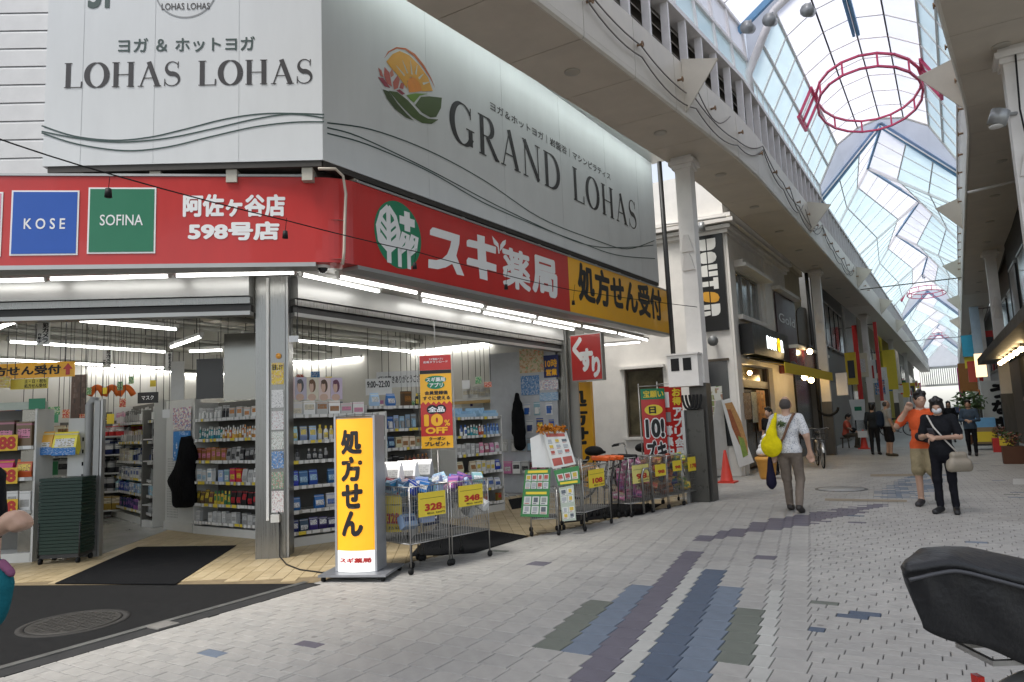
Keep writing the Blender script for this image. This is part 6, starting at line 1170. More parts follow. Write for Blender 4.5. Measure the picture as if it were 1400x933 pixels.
# --- carts and trolleys near the lane
f8 = Fr(gp(800, 727).to_2d(), (gp(836, 716)-gp(800, 727)).to_2d()); a1 = f8.px(836, 716)[0]; z8 = f8.px(815, 636)[1]; wire_cart(f8, 0, a1, .4, .25, z8, 'wire cart with price card 108', 'carts near the lane', 14); card(f8, (804, 668, 824, 640), '108', 'yellow price card 108 with a small yellow tag'); heap(f8, 0, a1, .4, z8-.2, [('pouch', 'amber', 'brown'), ('pouch', 'brown', 'amber')], 10, 'cart marked 108', .14, .1, 4)
tr = gp(848, 708); t = thing('stacked_trolley', 'row of nested black shopping trolleys with orange handles', 'trolley', tr); ft = Fr(tr.to_2d(), (.5, .87))
for i in range(5):
    mb = MB(); a = -.28+i*.13
    for d in (0, -.36): mb.tube([ft.pt(a, .1, d), ft.pt(a+.02, .5, d), ft.pt(a+.10, .86, d)], .012, 6)
    mb.tube([ft.pt(a+.1, .86, .0), ft.pt(a+.1, .86, -.36)], .012, 6); part('frame', mb, M_DARKM, t); mb = MB(); mb.tube([ft.pt(a+.1, .90, .04), ft.pt(a+.1, .90, -.40)], .03, 8); mb.fbox(ft, a+.07, .86, -.38, a+.13, .89, .02); part('handle', mb, mat('handle_orange', (.75, .13, .02), .45) if i in (0, 1, 2) else M_BLK, t)
    for d in (0, -.36): mb = MB(); castor(mb, ft.pt(a, 0, d), .045); part('wheel', mb, M_BLK, t)
mb = MB(); mb.tube([ft.pt(.42, .03, .05), ft.pt(.42, .6, .05), ft.pt(.47, .7, .05), ft.pt(.55, .7, .05), ft.pt(.6, .62, .05), ft.pt(.62, .05, .05)], .018, 8); part('rack_hoop', mb, M_STEEL, t)
fn = Fr(gp(862, 708).to_2d(), (gp(957, 686)-gp(862, 708)).to_2d()); xs = [fn.px(x, 700)[0] for x in (862, 893, 915, 936, 958)]; zn = fn.px(880, 624)[1]
for i in range(4):
    nm = ['cart marked 98', 'second cart from the price 98', 'third cart from the price 98', 'cart marked 178'][i]; wire_cart(fn, xs[i]+.02, xs[i+1]-.02, .4, .2, zn-.02*i, ['wire cart of pink packs, price card 98', 'wire cart of amber packs next to the pink ones', 'wire cart of dark packs, third of the lane row', 'wire cart nearest the pillar, price card 178'][i], 'row of carts by the pillar', 12)
    kd = [[('pouch', 'pink', 'purple'), ('pouch', 'pink', 'white')], [('pouch', 'amber', 'red'), ('pouch', 'brown', 'amber')], [('pouch', 'navy', 'teal'), ('box', 'amber', 'black')], [('can', 'yellow', 'green'), ('can', 'green', 'yellow')]][i]
    for lv in range(5): heap(fn, xs[i]+.02, xs[i+1]-.02, .4, .23+lv*(zn-.35)/4.5, kd, 6, nm, .12, .04, 20+i*7+lv)
card(fn, (864, 662, 885, 634), '98', 'white and yellow price card 98', m=mat('card_wy', (.76, .68, .22), .5)); card(fn, (895, 652, 908.5, 634), '98', 'second price card of the lane carts', small=False); card(fn, (919, 645, 930, 629), '98', 'third price card of the lane carts', small=False); card(fn, (940, 645, 951.5, 624), '178', 'price card 178 nearest the pillar', small=False)
# --- red flags by the pillar
def flag(fr, px, label, base):
    a0, z0, a1, z1 = fr.rect(*px); t = thing('flag_banner', label, 'banner', fr.pt(a0, 0)); mb = MB(); mb.tube([fr.pt(a0-.03, .02, -.02), fr.pt(a0-.03, z1+.1, -.02)], .012, 6); mb.tube([fr.pt(a0-.03, z1+.05, -.02), fr.pt(a1, z1+.05, -.02)], .008, 6); part('pole', mb, M_WIRE, t)
    mb = MB(); n = 8
    for i in range(n):
        za, zb = z0+(z1-z0)*i/n, z0+(z1-z0)*(i+1)/n; mb.fbox(fr, a0, za, -.006, a1, zb-.0005, -.002)
    mb2 = MB(); mb2.fbox(fr, a0, z0, -.006, a1, z1, -.002); part('cloth', mb2, M_REDS, t); return t, (a0, z0, a1, z1)
ff = facing(925, 681, 0, 4); t, (a0, z0, a1, z1) = flag(ff, (908, 640, 931, 528), 'red flag with white and yellow characters beside the pillar', None); w, h = a1-a0, z1-z0
text(t, ff, 'お得', (a0+w*.56, z0+h*.76, a0+w*.96, z0+h*.98), M_CARDY, .05, .002, vertical=True); text(t, ff, 'アプリ会員', (a0+w*.56, z0+h*.12, a0+w*.96, z0+h*.74), M_WHT, .05, .002, vertical=True); text(t, ff, '募集中', (a0+w*.08, z0+h*.12, a0+w*.50, z0+h*.52), M_WHT, .05, .002, vertical=True)
mb = MB(); mb.fbox(ff, a0+w*.1, z0+h*.74, -.001, a0+w*.42, z0+h*.93, .002); part('phone_print', mb, M_WHT, t); mb = MB(); mb.fbox(ff, a0+w*.1, z0+h*.56, -.001, a0+w*.45, z0+h*.68, .002); part('grey_patch', mb, mat('patch_grey', (.3, .3, .3), .6), t)
fg = facing(895, 683, 0, 4); t, (a0, z0, a1, z1) = flag(fg, (883, 655, 908, 531), 'red flag with a green head and black lettering left of the other flag', None); w, h = a1-a0, z1-z0
mb = MB(); mb.fbox(fg, a0, z0+h*.88, -.001, a1, z1, .003); part('green_head', mb, M_GRN, t); text(t, fg, '宝願い', (a0+w*.1, z0+h*.9, a0+w*.95, z0+h*.98), M_CARDY, .03, .006)
mb = MB(); mb.add([fg.pt(a0+w*(.5+.38*math.cos(q)), z0+h*(.76+.06*math.sin(q)), .002) for q in np.linspace(0, 6.283, 21)[:-1]], [tuple(range(20))]); part('yellow_oval', mb, M_CARDY, t); text(t, fg, '日', (a0+w*.3, z0+h*.72, a0+w*.6, z0+h*.80), M_INK, .05, .005)
for s, b in (('10!', (.12, .45, .9, .66)), ('ズキ', (.1, .18, .95, .42))): bb = (a0+w*b[0], z0+h*b[1], a0+w*b[2], z0+h*b[3]); text(t, fg, s, (bb[0]-.02, bb[1]-.02, bb[2]+.02, bb[3]+.02), M_WHT, .11, .002); text(t, fg, s, bb, M_INK, .05, .0045)
# --- meter cabinet and pipes on the near pillar
fp = Fr((-3.78, 12.19), (1, .06)); a0, z0, a1, z1 = fp.rect(919, 530, 957, 485); t = thing('meter_cabinet', 'white meter cabinet with two black vents on the near pillar', 'cabinet', fp.pt(a0, z0)); mb = MB(); mb.fbox(fp, a0, z0, -.12, a1, z1, .22); part('cabinet', mb, M_SHAFT, t); mb = MB(); mb.fbox(fp, a0-.02, z1+.001, -.14, a1+.02, z1+.03, .25); part('lid', mb, M_SHAFT, t); w, h = a1-a0, z1-z0
for p in (.12, .52): mb = MB(); mb.fbox(fp, a0+w*p, z0+h*.5, .221, a0+w*(p+.27), z0+h*.9, .228); part('vent', mb, M_BLK, t)
for k in range(3):
    mb = MB(); c = fp.pt(a0+w*(.55+.12*k), z0, .1); mb.tube([c+Vector((.10*math.cos(q), 0, -.15+.25*math.sin(q)*(1 if math.sin(q) < 0 else .6))) for q in np.linspace(math.pi, 2*math.pi, 10)], .022, 7); single('cable_loop', mb, M_BLK, 'thick black cable loop below the meter cabinet, %s from the left' % ORD[k], 'cable')
mb = MB(); q0 = fp.pt(a0+.06, 0, .0); mb.tube([Vector((q0.x, q0.y, z1)), Vector((q0.x-.02, q0.y, SOFZ-.05))], .045, 10); single('downpipe', mb, M_DARKM, 'black downpipe running up the near pillar', 'pipe', Vector((q0.x, q0.y, z1)))
a0, z0, a1, z1 = fp.rect(940, 660, 962, 560); t = thing('glass_case', 'slim glass display case standing against the near pillar', 'case', fp.pt(a0, 0)); mb = MB(); mb.fbox(fp, a0, .0, -.02, a1, z1, .02); part('back', mb, mat('case_grey', (.07, .068, .06), .3, .3), t); mb = MB(); mb.fbox(fp, a0, .0, .02, a0+.05, z1, .12); part('frame', mb, M_ALU, t)
# --- cone, sandwich board, soft-serve model before the white building
cn = gp(994, 660); t = thing('traffic_cone', 'red traffic cone beside the sandwich board', 'cone', cn); M_CONE = mat('cone_red', (.62, .05, .03), .45, noise=.1); mb = MB(); mb.lathe([(.15, .03), (.135, .05), (.03, .68), (.025, .7)], cn, 16); part('cone', mb, M_CONE, t); mb = MB(); mb.box(cn.x-.2, cn.y-.2, .0, cn.x+.2, cn.y+.2, .03); part('foot', mb, M_CONE, t)
fw = facing(1008, 652, 0, 8); t = thing('sandwich_board', 'white sandwich board with a hot dog picture, leaning', 'sign', fw.pt(0, 0)); P = [fw.px(*p) for p in ((986, 548), (997, 545), (1030, 632), (1010, 640))]; mb = MB(); mb.prism([fw.pt(a, z, 0) for a, z in P], Vector(fw.n)*.03); part('picture_panel', mb, M_SWH, t); P2 = [fw.px(*p) for p in ((984, 548), (993, 546), (1003, 640), (972, 645))]; mb = MB(); mb.prism([fw.pt(a, z, -.25) for a, z in P2], Vector(fw.n)*.03); part('back_panel', mb, mat('board_grey', (.5, .49, .46), .5), t)
for pts, c, d in (([(990, 552), (1000, 550), (1012, 575), (1021, 605), (1022, 620), (1012, 612), (1000, 580)], (.50, .27, .10), .031), ([(993, 560), (998, 560), (1010, 590), (1017, 612), (1010, 608), (1000, 585)], (.32, .10, .04), .033), ([(1008, 596), (1016, 600), (1022, 622), (1015, 626)], (.25, .35, .08), .034)): flat(t, fw, pts, mat('dog_%d' % int(c[0]*100), c, .5, noise=.3, scale=20), d, 'print')
ic = gp(1050, 655); t = thing('softserve_model', 'large soft-serve cone model, white swirl on an orange cone', 'display model', ic); mb = MB(); mb.lathe([(.15, 0), (.17, .05), (.22, .38), (.25, .42), (.25, .48), (.2, .5)], ic, 18); part('wafer', mb, mat('wafer', (.62, .30, .05), .5, noise=.15), t); mb = MB()
for k in range(4): R_ = .21-.052*k; mb.tube([ic+Vector((R_*.55*math.cos(w), R_*.55*math.sin(w), .54+.11*k+w*.017)) for w in np.linspace(0, 6.4, 18)], [.095-.019*k]*18, 8)
mb.lathe([(.06, .85), (.05, .93), (.005, 1.0)], ic, 10); part('swirl', mb, mat('cream_white', (.78, .78, .78), .35, noise=.04), t)
# ================================================================= neighbours along the street
M_PLAST = mat('plaster_white', (.80, .77, .72), .7, noise=.10, scale=2.5, bump=.1, bscale=40); M_GLASSD = mat('window_dark', (.03, .032, .035), .08, noise=.2, scale=2); M_FRAMEB = mat('frame_brown', (.10, .075, .05), .5); M_WARM = glowmat('lamp_warm', (1, .72, .36), 16.)
DS = Fr((-4.15, 17.4), (1, .03)); DF = Fr((-4.15, 17.4), (.03, 1))
cafe = thing('cafe_building', 'white two-storey cafe building with moulded cornice beyond the lane', 'building', (-4.15, 17.4, 0))
mb = MB(); wx0, wz0 = DS.px(858, 598); wx1, wz1 = DS.px(906, 502)
for q in ((-7, .0, wx0, 7.6), (wx1, .0, -.004, 7.6), (wx0, .0, wx1, wz0), (wx0, wz1, wx1, 7.6)): mb.fbox(DS, q[0], q[1], -.25, q[2], q[3], 0)
part('lane_wall', mb, M_PLAST, cafe)
L = DF.px(1081, 480)[0]; d0, d1 = DF.px(1022, 600)[0], DF.px(1064, 600)[0]; dz = DF.px(1035, 500)[1]; v0, v1 = DF.px(1008, 410)[0], DF.px(1041, 420)[0]; vz0, vz1 = DF.px(1024, 436)[1], DF.px(1012, 372)[1]
mb = MB()
for a, z, b, w in ((.0, 0, d0, 7.6), (d0, dz, L, vz0), (d1, 0, L, dz), (d0, vz1, L, 7.6), (v1, vz0, L, vz1)): mb.fbox(DF, a, z, -.25, b, w, .0)
if v0 > d0: mb.fbox(DF, d0, vz0, -.25, v0, vz1, 0)
part('front_wall', mb, M_PLAST, cafe)
mb = MB(); mb.box(-12, 17.66, 0, -4.42, DF.pt(L, 0).y, .02); mb.box(-9, DF.pt(L, 0).y-.1, 0, -4.2, DF.pt(L, 0).y, 7.6); mb.box(-9, 17.7, 0, -8.9, 24, 7.6); mb.box(-9, 17.7, 7.5, -4.4, 24, 7.6); part('shell', mb, mat('cafe_inner', (.16, .11, .07), .7), cafe)
for k, (z, o) in enumerate([(5.95, .10), (6.05, .18), (6.18, .28), (6.32, .22)]):
    mb = MB(); mb.fbox(DF, -.0, z, .001, L, z+.09, o); part('cornice', mb, M_PLAST, cafe); mb = MB(); mb.fbox(DS, -2.6, z, .001, o, z+.09, o); part('cornice', mb, M_PLAST, cafe)
mb = MB(); mb.fbox(DF, .02, .0, .001, .30, 5.94, .06); part('corner_pilaster', mb, M_PLAST, cafe); mb = MB(); mb.fbox(DF, v1+.35, vz0-.3, .001, v1+.6, 5.94, .06); part('pilaster', mb, M_PLAST, cafe)
def window(parent, fr, a0, z0, a1, z1, n, fm, depth=.12, glass=None):
    mb = MB(); mb.fbox(fr, a0, z0, -depth-.02, a1, z1, -depth); w = part('window_pane', mb, glass or M_GLASSD, parent); mb = MB(); t = .05
    for q in ((a0, z0, a1, z0+t), (a0, z1-t, a1, z1), (a0, z0+t, a0+t, z1-t), (a1-t, z0+t, a1, z1-t)): mb.fbox(fr, q[0], q[1], -depth, q[2], q[3], -depth+.05)
    for k in range(1, n): a = a0+(a1-a0)*k/n; mb.fbox(fr, a-t/2, z0+t, -depth, a+t/2, z1-t, -depth+.045)
    part('frame', mb, fm, w); return w
window(cafe, DS, wx0, wz0, wx1, wz1, 1, M_FRAMEB, .14, mat('pane_amber', (.10, .085, .05), .1, noise=.5, scale=4)); mb = MB(); mb.fbox(DS, wx0-.1, wz1+.0, .001, wx1+.06, wz1+.07, .14); part('window_hood', mb, M_PLAST, cafe); mb = MB(); mb.fbox(DS, wx0-.06, wz0-.07, .001, wx1+.06, wz0-.001, .08); part('window_sill', mb, M_PLAST, cafe)
window(cafe, DF, v0, vz0, v1, vz1, 3, M_ALU, .12, mat('pane_curtain', (.16, .16, .155), .15, noise=.3, scale=6, stretch=(1, 8, .3)))
mb = MB(); mb.fbox(DF, v0-.1, vz1+.03, .001, v1+.4, vz1+.12, .30); mb.fbox(DF, v0-.05, vz1+.121, .001, v1+.35, vz1+.22, .22); part('window_hood', mb, M_PLAST, cafe); mb = MB(); mb.fbox(DF, v0-.08, vz0-.12, .001, v1+.08, vz0-.002, .12); part('window_sill', mb, M_PLAST, cafe)
# cafe door
dd = thing('cafe_door', 'dark wooden cafe door with glass at the corner of the white building', 'door', DF.pt(d0, 0, -.2)); mb = MB(); mb.fbox(DF, d0+.01, .0, -.24, d0+.18, dz-.01, -.12); mb.fbox(DF, d1-.2, 0, -.24, d1-.01, dz-.01, -.12); mb.fbox(DF, d0+.18, 2.15, -.24, d1-.2, 2.35, -.12); part('frame', mb, mat('wood_dark', (.05, .03, .02), .45, noise=.3), dd)
for k in range(2): a = d0+.19+(d1-d0-.4)*k/2; mb = MB(); mb.fbox(DF, a+.08, .1, -.21, a+(d1-d0-.4)/2-.08, 2.1, -.19); part('glass', mb, mat('door_glass', (.10, .08, .06), .1, noise=.4, scale=3), dd)
mb = MB(); mb.fbox(DF, d0+.19, 2.36, -.2, d1-.21, dz-.02, -.19); part('transom', mb, M_GLASSD, dd)
a, z = DF.px(1026, 510); c = DF.pt(a, z, -.02); lm = thing('door_lamp', 'small lit lamp in the cafe doorway', 'lamp', c); mb = MB(); mb.ball(c, .06, 8); part('bulb', mb, M_WARM, lm)
for k, (x0, y0, x1, y1, m, lb) in enumerate([(1018, 574, 1025, 538, printmat('menu_amber', (.40, .25, .15), (.62, .52, .4), (.12, .07, .05), 6), 'narrow amber menu card left of the cafe door'), (1036, 578, 1041, 536, printmat('menu_pale', (.50, .52, .46), (.2, .25, .3), (.7, .7, .66), 6), 'pale menu card on the cafe door'), (1044, 590, 1051, 534, printmat('menu_orange', (.62, .30, .10), (.70, .5, .25), (.25, .1, .05), 4), 'orange food poster on the cafe door')]): poster(DF, DF.rect(x0, y0, x1, y1), m, lb, d=.01 if k == 0 else -.12)
# tall black sign with rotated white letters
a0, z0, a1, z1 = DS.rect(956, 455, 1000, 302); a1 = -.05; sgn = thing('vertical_sign', 'tall black sign with white letters turned sideways and an orange bean', 'sign', DS.pt(a0, z0, .02)); mb = MB(); mb.fbox(DS, a0, z0, .005, a1, z1, .07); part('board', mb, mat('sign_black', (.012, .012, .012), .35, noise=.05), sgn)
W_, H_ = a1-a0, z1-z0; M_LIT = mat('letter_white', (.80, .79, .74), .4, noise=.03); M_BEAN = mat('bean_orange', (.72, .36, .04), .4, noise=.05)
def rl(v, pts, m, nm='letter'):                                            # v: slot 0..5 down the sign; pts: (x along reading direction, y up) in the unit letter
    top = z1-H_*(.14+.123*v); P = [DS.pt(a0+W_*(.16+.62*y), top-H_*.108*x, .0712) for x, y in pts]; mb = MB(); mb.prism(P, Vector(DS.n)*.006); part(nm, mb, m, sgn)
up_ = lambda pts: pts; HALF = lambda f: [(x, .53+.47*y) for x, y in f]; LOWR = lambda f: [(x, .47*y) for x, y in f]
box_ = [(0, 0), (1, 0), (1, 1), (0, 1)]; rt = [(0, 0), (1, 0), (1, .45), (.93, .75), (.75, .95), (.5, 1), (0, 1)]; rb = [(0, 0), (.5, 0), (.75, .05), (.93, .25), (1, .55), (1, 1), (0, 1)]; ot = [(0, 0), (1, 0), (.97, .5), (.82, .85), (.5, 1), (.18, .85), (.03, .5)]; ob = [(0, 1), (.03, .5), (.18, .15), (.5, 0), (.82, .15), (.97, .5), (1, 1)]
for v, T1, T2 in ((0, rt, rb), (1, ot, ob), (2, [(0, 0), (.42, 0), (.42, 1), (0, 1)], [(0, 1), (.02, .4), (.15, .1), (.5, 0), (.85, .1), (.98, .4), (1, 1)]), (3, [(0, .45), (.28, .45), (.28, 0), (.72, 0), (.72, .45), (1, .45), (1, 1), (0, 1)], [(.28, 0), (.72, 0), (.72, 1), (.28, 1)]), (5, rt, [(0, 0), (.42, 0), (.42, 1), (0, 1)])):
    for f, T_ in ((HALF, T1), (LOWR, T2)): rl(v, f(T_), M_LIT)
rl(2, [(.58, .53), (1, .53), (1, 1), (.58, 1)], M_LIT); rl(5, [(.58, 0), (1, 0), (.9, .47), (.55, .47)], M_LIT)
sk = lambda f: [(x*.9+.05+.25*(y-.5), y) for x, y in f]
rl(4, sk(HALF(ot)), M_BEAN, 'bean_half'); rl(4, sk(LOWR(ob)), M_BEAN, 'bean_half')
p = DS.pt((a0+a1)/2, z1-.05, .5); sl = thing('sign_lamp', 'small lamp lighting the tall black sign from above', 'lamp', p); mb = MB(); mb.tube([DS.pt(a0-.6, z1+.08, .45), DS.pt(a1+.2, z1+.02, .40)], .03, 6); part('arm', mb, M_SHAFT, sl); mb = MB(); mb.tube([p, p-Vector((0, 0, .22))], [.07, .09], 10); part('head', mb, M_LAMPG, sl)
a, z = DS.px(978, 466); c = DS.pt(a, z, .25); sl = thing('wall_speaker', 'round grey lamp on the white wall below the black sign', 'lamp', c); mb = MB(); mb.tube([c+Vector((0, .2, 0)), c+Vector((0, 0, 0)), c+Vector((.03, -.12, -.04))], [.05, .1, .13], 10); part('head', mb, M_LAMPG, sl)
a0, z0, a1, z1 = DS.rect(967, 560, 997, 493); sw = thing('shop_window', 'dark shop window behind the near pillar', 'window', DS.pt(a0, z0)); mb = MB(); mb.fbox(DS, a0, z0-.9, .002, a1-.05, z1, .02); part('pane', mb, M_GLASSD, sw); mb = MB(); mb.fbox(DS, a0, z1+.001, .002, a1, z1+.06, .05); part('lintel', mb, M_FRAMEB, sw); poster(DS, DS.rect(968, 600, 987, 528), printmat('leafy', (.62, .62, .56), (.12, .32, .06), (.55, .12, .2), 3), 'pale leafy poster in the shop window', d=.022)
# black cafe sign above the door, yellow awning
a0, z0, a1, z1 = DF.px(1012, 484)[0], DF.px(1016, 486)[1], DF.px(1062, 480)[0], DF.px(1016, 446)[1]; cs = thing('cafe_sign', 'black sign box with glowing white letters above the cafe door', 'sign', DF.pt(a0, z0)); mb = MB(); mb.fbox(DF, a0, z0, .02, a1, z1, .35); part('box', mb, mat('sign_black', (.012, .012, .012), .35), cs); w, h = a1-a0, z1-z0; M_GLW = glowmat('glow_white', (.9, 1, 1), 1.6); M_GLY = glowmat('glow_amber', (1, .6, .02), 1.1)
text(cs, DF, 'DOUT', (a0+w*.34, z0+h*.28, a0+w*.62, z0+h*.74), M_GLW, .07, .354); text(cs, DF, 'O', (a0+w*.64, z0+h*.26, a0+w*.72, z0+h*.78), M_GLY, .07, .354); text(cs, DF, 'R', (a0+w*.74, z0+h*.28, a0+w*.82, z0+h*.74), M_GLW, .07, .354)
aw = thing('yellow_awning', 'folding yellow awning over the cafe front', 'awning', DF.pt(d0, 2.6)); a0, a1 = DF.px(1018, 492)[0], DF.px(1097, 520)[0]; M_AWN = mat('awning_yellow', (.68, .50, .03), .6, noise=.08); mb = MB(); zt_ = z0-.04; mb.add([DF.pt(a0, zt_, .05), DF.pt(a1, zt_, .05), DF.pt(a1, zt_-.22, .95), DF.pt(a0, zt_-.22, .95)], [(0, 1, 2, 3)]); mb.add([DF.pt(a0, zt_-.03, .05), DF.pt(a1, zt_-.03, .05), DF.pt(a1, zt_-.25, .95), DF.pt(a0, zt_-.25, .95)], [(3, 2, 1, 0)]); part('canvas', mb, M_AWN, aw); mb = MB(); mb.fbox(DF, a0, zt_-.47, .951, a1, zt_-.20, .965); part('valance', mb, M_AWN, aw); mb = MB(); mb.tube([DF.pt(a0, zt_-.01, .08), DF.pt(a1, zt_-.01, .08)], .05, 8); part('roller', mb, M_ALU, aw)
for a in (a0+.1, a1-.1): mb = MB(); mb.tube([DF.pt(a, zt_-.05, .08), DF.pt(a, zt_-.24, .93)], .015, 5); part('arm', mb, M_ALU, aw)
# dark picture panel on the upper front
pa0, pa1 = DF.px(1060, 440)[0], DF.px(1086, 445)[0]; pz0, pz1 = DF.px(1062, 470)[1], DF.px(1062, 402)[1]; o = poster(DF, (pa0, pz0, pa1, pz1), mat('panel_plum', (.085, .05, .055), .35, noise=.4, scale=2), 'dark plum picture panel with white script on the upper front', d=.02, th=.04); text(o, DF, 'Gold', (pa0+.25, pz0+(pz1-pz0)*.44, pa1-.25, pz0+(pz1-pz0)*.62), M_WHT, .01, .064); mb = MB(); mb.fbox(DF, pa0-.1, pz1+.05, .001, pa1+.25, pz1+.15, .25); part('panel_hood', mb, M_PLAST, cafe)
# burgundy restaurant sign and lanterns
RF = Fr((-3.86, DF.pt(L, 0).y), (.03, 1)); rs = thing('burgundy_sign', 'glossy burgundy sign box above the restaurant lanterns', 'sign', DF.pt(L-1, 3.2)); a0, z0, a1, z1 = DF.px(1064, 500)[0], DF.px(1070, 512)[1], DF.px(1113, 520)[0], DF.px(1070, 480)[1]; mb = MB(); mb.fbox(DF, a0, z0, .02, a1, z1, .55); part('box', mb, mat('burgundy', (.12, .01, .015), .25, coat=.4, noise=.2), rs); mb = MB(); mb.fbox(DF, a0, z1+.002, .02, a1, z1+.10, .60); part('cap', mb, M_PLAST, rs)
for k, (x, y) in enumerate([(1085, 505), (1100, 516), (1121, 514), (1109, 520), (1107, 481)]):
    d = .75; a, z = DF.px(x, y, d); c = DF.pt(a, z, d); t = thing('wall_lantern', 'lit lantern by the burgundy sign, %s from the left' % ORD[k], 'lantern', c, 'lanterns at the burgundy sign'); mb = MB(); mb.ball(c, .085, 8); part('bulb', mb, M_WARM, t); mb = MB(); mb.lathe([(.14, .10), (.11, .13), (.03, .22)], c, 8); mb.tube([c+Vector((0, 0, .2)), c+Vector((-.3, 0, .28))], .012, 4); part('cap', mb, M_DARKM, t)
# --- further buildings on the left, each with windows
def house(side, y0, y1, h, m, label, wins=(), u=3.3, depth=7.):
    x0 = axX((y0+y1)/2)+side*u; t = thing('shop_house', label, 'building', (x0, y0, 0)); mb = MB(); mb.box(min(x0, x0+side*depth), y0, 0, max(x0, x0+side*depth), y1, h); part('wall', mb, m, t)
    f = Fr((x0, y0 if side < 0 else y1), (0, 1 if side < 0 else -1))
    for a, z, b, w in wins: mb = MB(); mb.fbox(f, a, z, .003, b, w, .05); o = part('window', mb, M_GLASSD, t); mb = MB(); mb.fbox(f, a-.05, z-.07, .003, b+.05, z-.005, .10); mb.fbox(f, a-.05, w+.005, .003, b+.05, w+.06, .07); part('frame', mb, M_ALU, o)
    mb = MB(); mb.fbox(f, .1, h-.25, .002, y1-y0-.1, h-.05, .14); part('parapet', mb, m, t); return t, f
yL = DF.pt(L, 0).y
t, f = house(-1, yL+.05, 27.4, 6.6, mat('wall_cream', (.50, .44, .32), .7, noise=.12, scale=2), 'cream building with an arched window behind the second pillar')
a0, z0, a1, z1 = f.rect(1092, 482, 1117, 434); mb = MB(); n = 10; mb.prism([f.pt(a0, z0, .003), f.pt(a1, z0, .003)]+[f.pt((a0+a1)/2+(a1-a0)/2*math.cos(math.pi*k/n), z1-.5+.5*math.sin(math.pi*k/n), .003) for k in range(n+1)], Vector(f.n)*.04); part('arched_window', mb, M_FRAMEB, t); mb = MB(); mb.fbox(f, .1, 0, .003, 3.2, 2.7, .06); part('shopfront', mb, M_GLASSD, t); mb = MB(); mb.fbox(f, .0, 2.85, .003, 3.3, 3.15, .3); part('sign_band', mb, mat('band_yw', (.66, .50, .06), .5), t)
G7 = mat('wall_grey', (.24, .24, .235), .6, noise=.12)
t, f = house(-1, 28.2, 38.5, 7.4, G7, 'dark grey building with a row of tall windows on the left', [(1.5+k*1.6, 4.1, 2.7+k*1.6, 5.9) for k in range(5)], 3.2)
mb = MB(); mb.fbox(f, .3, .02, .003, 9.6, 2.6, .05); part('shutter', mb, mat('shutter_grey', (.30, .30, .28), .5, noise=.2), t)
t, f = house(-1, 38.55, 45, 8.0, mat('wall_white2', (.66, .66, .64), .6), 'plain white building beyond the dark grey one'); mb = MB(); mb.fbox(f, .3, .02, .003, 6, 2.7, .05); part('shopfront', mb, M_GLASSD, t)
t, f = house(-1, 45.1, 58, 7.2, mat('wall_tan2', (.42, .38, .30), .7), 'tan building behind the red banner pillar', [(1+k*2.5, 3.6, 2.4+k*2.5, 5.2) for k in range(5)])
t, f = house(-1, 58.1, 70, 7.5, mat('wall_olive', (.42, .36, .04), .6), 'olive yellow building with the tall yellow sign', [(1+k*3, 3.4, 3+k*3, 5) for k in range(3)])
t, f = house(-1, 70.1, 116, 7.0, mat('wall_pale3', (.50, .49, .46), .7), 'pale row of shops at the far left end', [(1+k*3, 3.4, 3+k*3, 5) for k in range(14)])
def vsign(u, Y, w, z0, z1, m, label, words=None, wm=None, cat='sign', bold=.04):
    f = Fr((axX(Y)+u, Y), (1, 0)); t = thing('projecting_sign', label, cat, f.pt(0, z0)); mb = MB(); mb.fbox(f, 0, z0, -.12, w, z1, 0); part('board', mb, m, t)
    if words: text(t, f, words, (w*.18, z0+(z1-z0)*.08, w*.82, z1-(z1-z0)*.06), wm or M_INK, bold, .004, vertical=True)
    mb = MB(); s = -1 if u < 0 else 1; mb.tube([f.pt(0 if s < 0 else w, z1-.1, -.06), f.pt((-.5 if s < 0 else w+.5), z1-.1, -.06)], .02, 5); part('bracket', mb, M_DARKM, t); return t
vsign(-2.95, 38.6, .22, 1.2, 5.6, M_REDS, 'tall red banner strip left of the third pillar'); vsign(-2.1, 39.8, .16, 1.8, 5.8, M_REDS, 'thin red banner strip right of the third pillar')
vsign(-2.75, 52, .75, 2.6, 5.2, M_CARDY, 'tall bright yellow sign high on the left'); vsign(-2.7, 47, .5, .6, 3.2, M_SWH, 'white upright sign low on the left'); vsign(-2.6, 66, .5, 2.2, 3.4, M_CARDY, 'small yellow sign far on the left'); vsign(-2.7, 44.5, .5, 2.2, 3.0, printmat('lbl_blue', (.05, .2, .4), (.7, .7, .7), (.6, .2, .1), 4), 'small blue notice by the third pillar')
# white cloth banner and clutter beside the seated person
fz = facing(1178, 604, 0, 0); a0, z0, a1, z1 = fz.rect(1163, 575, 1182, 546); o = thing('cloth_banner', 'white cloth with a green print hanging behind the seated person', 'banner', fz.pt(a0, z0)); mb = MB(); mb.prism([fz.pt(a0, z1), fz.pt(a1, z1), fz.pt(a1-.05, z0), fz.pt(a0+.15, z0)], Vector(fz.n)*.01); part('cloth', mb, M_SWH, o); mb = MB(); w = a1-a0; mb.fbox(fz, a0+w*.3, z0+(z1-z0)*.45, .011, a0+w*.75, z0+(z1-z0)*.65, .014); part('print', mb, M_GRN, o)
p = gp(1182, 614); t = thing('traffic_cone', 'red cone with a white paper by the seated person', 'cone', p); mb = MB(); mb.lathe([(.15, .03), (.135, .05), (.03, .68), (.025, .7)], p, 12); part('cone', mb, M_CONE, t); mb = MB(); mb.box(p.x-.2, p.y-.2, 0, p.x+.2, p.y+.2, .03); part('foot', mb, M_CONE, t); mb = MB(); mb.box(p.x-.16, p.y-.18, .42, p.x+.16, p.y-.16, .66); part('paper', mb, M_SWH, t)
